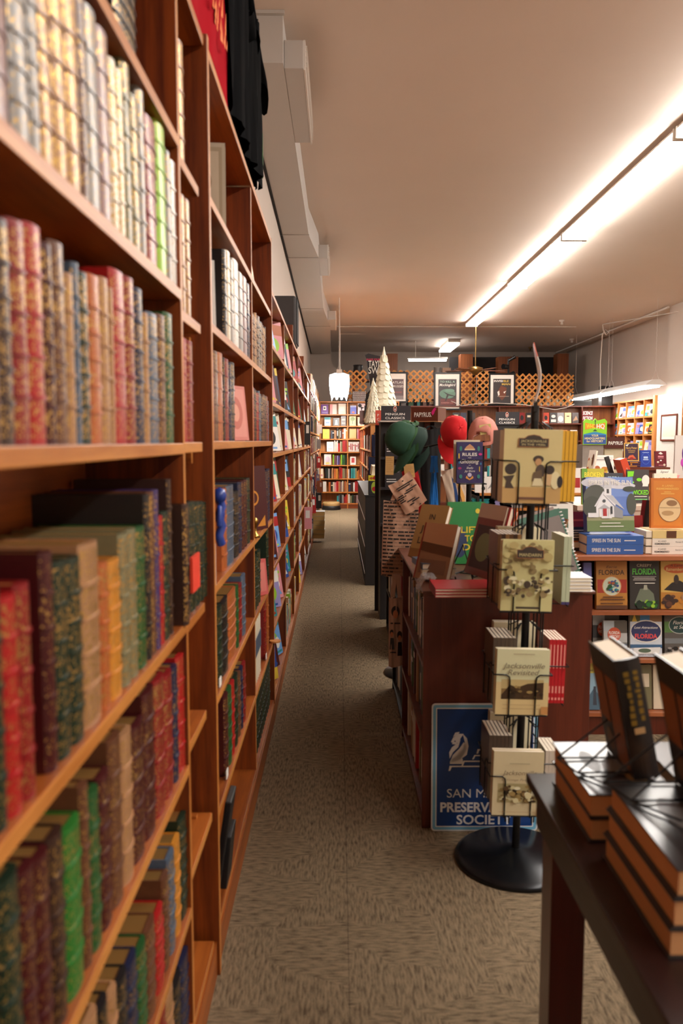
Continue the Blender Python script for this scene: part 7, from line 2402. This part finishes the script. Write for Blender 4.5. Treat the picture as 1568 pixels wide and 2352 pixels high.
# lion: mane, head and body strokes; steps below and beside
lp([(.17, .53), (.3, .53), (.29, .57), (.25, .6), (.2, .58)])
lp([(.17, .54), (.2, .6), (.26, .65), (.3, .7), (.33, .66), (.3, .6), (.26, .56)])
lp([(.26, .56), (.33, .6), (.345, .67), (.33, .73), (.29, .765), (.31, .7), (.29, .64), (.24, .6)])
lp([(.17, .57), (.165, .62), (.19, .66), (.24, .69), (.27, .72), (.25, .66), (.2, .62)])
lp([(.18, .7), (.2, .735), (.25, .765), (.3, .765), (.27, .73), (.26, .7), (.23, .69), (.22, .715), (.2, .695)])
lp([(.2, .74), (.22, .775), (.26, .78), (.25, .76)])
lp([(.19, .685), (.2, .705), (.23, .7), (.24, .68)])
lp([(.16, .475), (.17, .515), (.62, .515), (.62, .505), (.19, .505), (.175, .475)])
lp([(.28, .515), (.3, .555), (.62, .555), (.62, .545), (.31, .545), (.295, .515)])
lp([(.38, .565), (.4, .6), (.62, .6), (.62, .59), (.41, .59), (.395, .565)])
lp([(.42, .61), (.43, .645), (.62, .645), (.62, .635), (.445, .635), (.435, .61)])
mb.build('sign_face', [pm((120, 190, 226)), pm((238, 240, 242)), pm((16, 62, 130))], r)
# ------------------------------------------------------------- near table with stacked black books
TZ = .75
TX, TYB = .426, 1.746
r = empty('book_table', (TX, TYB, 0))
tag(r, 'dark espresso wood table in the right foreground stacked with black books', 'table')
MB().box(0, 1.1, -1.75, 0, TZ - .022, TZ).build('table_top', espresso, r, bevel=.003)
MB().box(.02, 1.08, -1.73, -.02, TZ - .11, TZ - .0225).build('apron', espresso, r)
for x in (.034, .98):
    for y in (-.109, -1.7):
        MB().box(x, x + .075, y, y + .08, 0, TZ - .023).build('leg', esp_red, r, bevel=.002)
stp = mat('book_block_shade', rgb(206, 150, 100), .8, var=.1, scale=8, stretch=(1, 1, 70))  # page colour browned to carry the shade on the stack sides
jac = mat('glossy_black_jacket', rgb(30, 26, 26), .28, coat=.45, var=.3, scale=14)


def flat_book(x, y, z, W_, D_, t, label, group, deco=False):
    r = empty('hardback_book', (x, y, z))
    tag(r, label, 'book', group)
    b = .0035
    MB().box(0, W_, 0, D_, 0, b).box(0, W_, 0, D_, t - b, t).box(W_ - b, W_ + .002, 0, D_, 0, t).build('cover', jac, r, bevel=.001)
    MB().box(.005, W_ - b, .005, D_ - .005, b, t - b).build('page_block', stp, r)
    if deco:
        g, ms = graphics([('e', .6, .5, .2, .16, (120, 110, 100)), ('e', .7, .3, .12, .1, (150, 110, 50)), ('e', .3, .6, .1, .2, (90, 84, 80))], W_, D_, x0=0)
        g.v = [(v[0], v[2], t + .0003 - v[1] * .2) for v in g.v]
        g.build('jacket_print', ms, r)
    return r


s1 = [(.471, 1.425), (.469, 1.428)]
for i in range(2):
    flat_book(s1[i][0], 1.43, TZ + .0005 + .0465 * i, .165, .262, .046, 'black hardback lying flat in the rear stack of two, %s one' % ['lower', 'upper'][i], 'rear stack of black hardbacks', i == 1)
for i in range(3):
    flat_book(.479 + .004 * i, 1.092, TZ + .0005 + .0455 * i, .24, .29, .045, 'black hardback lying flat in the front stack of three, %s one' % ['bottom', 'middle', 'top'][i], 'front stack of black hardbacks', i == 2)
# filler stacks behind to the right
for i in range(2):
    flat_book(.66, 1.43, TZ + .0005 + .0465 * i, .165, .262, .046, 'black hardback under the right standing book, %s of two' % ['lower', 'upper'][i], 'right stack of black hardbacks')


def thick_book(pos, rz, tilt, label, W_=.155, H_=.24, t=.05, roll=0):
    """hardback standing on an easel, spine (local -x side) visible"""
    M = Matrix.Rotation(rz, 4, 'Z') @ Matrix.Rotation(tilt, 4, 'X') @ Matrix.Rotation(roll, 4, 'Y')
    r = empty('hardback_book', pos, M.to_euler())
    tag(r, label, 'book', 'black hardbacks standing on easels')
    b = .0035
    mb = MB().box(0, W_, 0, b, 0, H_).box(0, W_, t - b, t, 0, H_)
    n = 6
    arc = [(-.006 * math.sin(PI * i / n), t * i / n) for i in range(n + 1)]
    mb.prism(arc + [(b, t), (b, 0)], 0, H_)
    mb.build('cover', jac, r)
    MB().box(b, W_ - .006, b, t - b, .004, H_ - .004).build('page_block', pages, r)
    g, ms = graphics([('r', .08, .05, .5, .8, (146, 82, 34)), ('r', .56, .35, .95, .8, (150, 86, 36)), ('e', .7, .18, .14, .1, (120, 90, 60))], W_, H_, x0=0)
    g.v = [(v[0], t - v[1], v[2]) for v in g.v]
    g.build('jacket_print', ms, r)
    g = MB()
    gm = mat('dull_gold', rgb(150, 120, 50), .45, .6)
    gv = MB()
    Rg = random.Random(3)
    for col in (.016, .033):
        z = H_ * .9
        while z > H_ * .48:
            l_ = Rg.uniform(.006, .012)
            gv.box(-.0068, -.006, col - .005, col + Rg.uniform(.001, .006), z - l_, z)
            z -= l_ + .004
    gv.build('spine_ornament', gm, r)
    g.box(-.0072, -.0065, t * .3, t * .7, H_ * .38, H_ * .43)
    g.build('spine_emblem', pm((190, 150, 100)), r)
    return r


zs_ = TZ + .0935

q = at(1475, 1796, Z=zs_)
thick_book((q.x + .035, q.y + .005, zs_ + .012), HP, -.2, 'black hardback standing with its spine to the viewer on the rear stack')
q2 = at(1556, 1790, Z=TZ + .137)
thick_book((q2.x + .04, q2.y - .165, TZ + .137 + .012), HP, -.2, 'black hardback standing at the right frame edge on the front stack')


def easel(x, y, z, label):
    mb = MB()
    mb.tube([(-.13, .0, .003), (-.0, .01, .10)], .0022, 5).tube([(-.11, -.075, .003), (-.0, -.06, .10)], .0022, 5)
    mb.tube([(-.13, 0, .003), (-.11, -.075, .003), (.05, -.07, .003), (.05, 0, .003), (-.13, 0, .003)], .0022, 5)
    mb.tube([(-.11, -.075, .003), (-.055, -.15, .004)], .0022, 5)
    o = mb.build('book_easel', black, None, (x, y, z))
    tag(o, label, 'easel')


easel(q.x - .005, q.y + .11, zs_ + .0005, 'thin black wire easel holding the rear standing hardback')
easel(q2.x - .01, q2.y - .02, TZ + .138, 'thin black wire easel holding the hardback at the frame edge')
dup_ = {k: len(v) for k, v in LABELS.items() if len(v) > 1}
bad = [k for k in LABELS if not 4 <= len(k.split()) <= 16]
print('DUP LABELS', dup_, 'BADLEN', bad, 'N', len(bpy.data.objects))
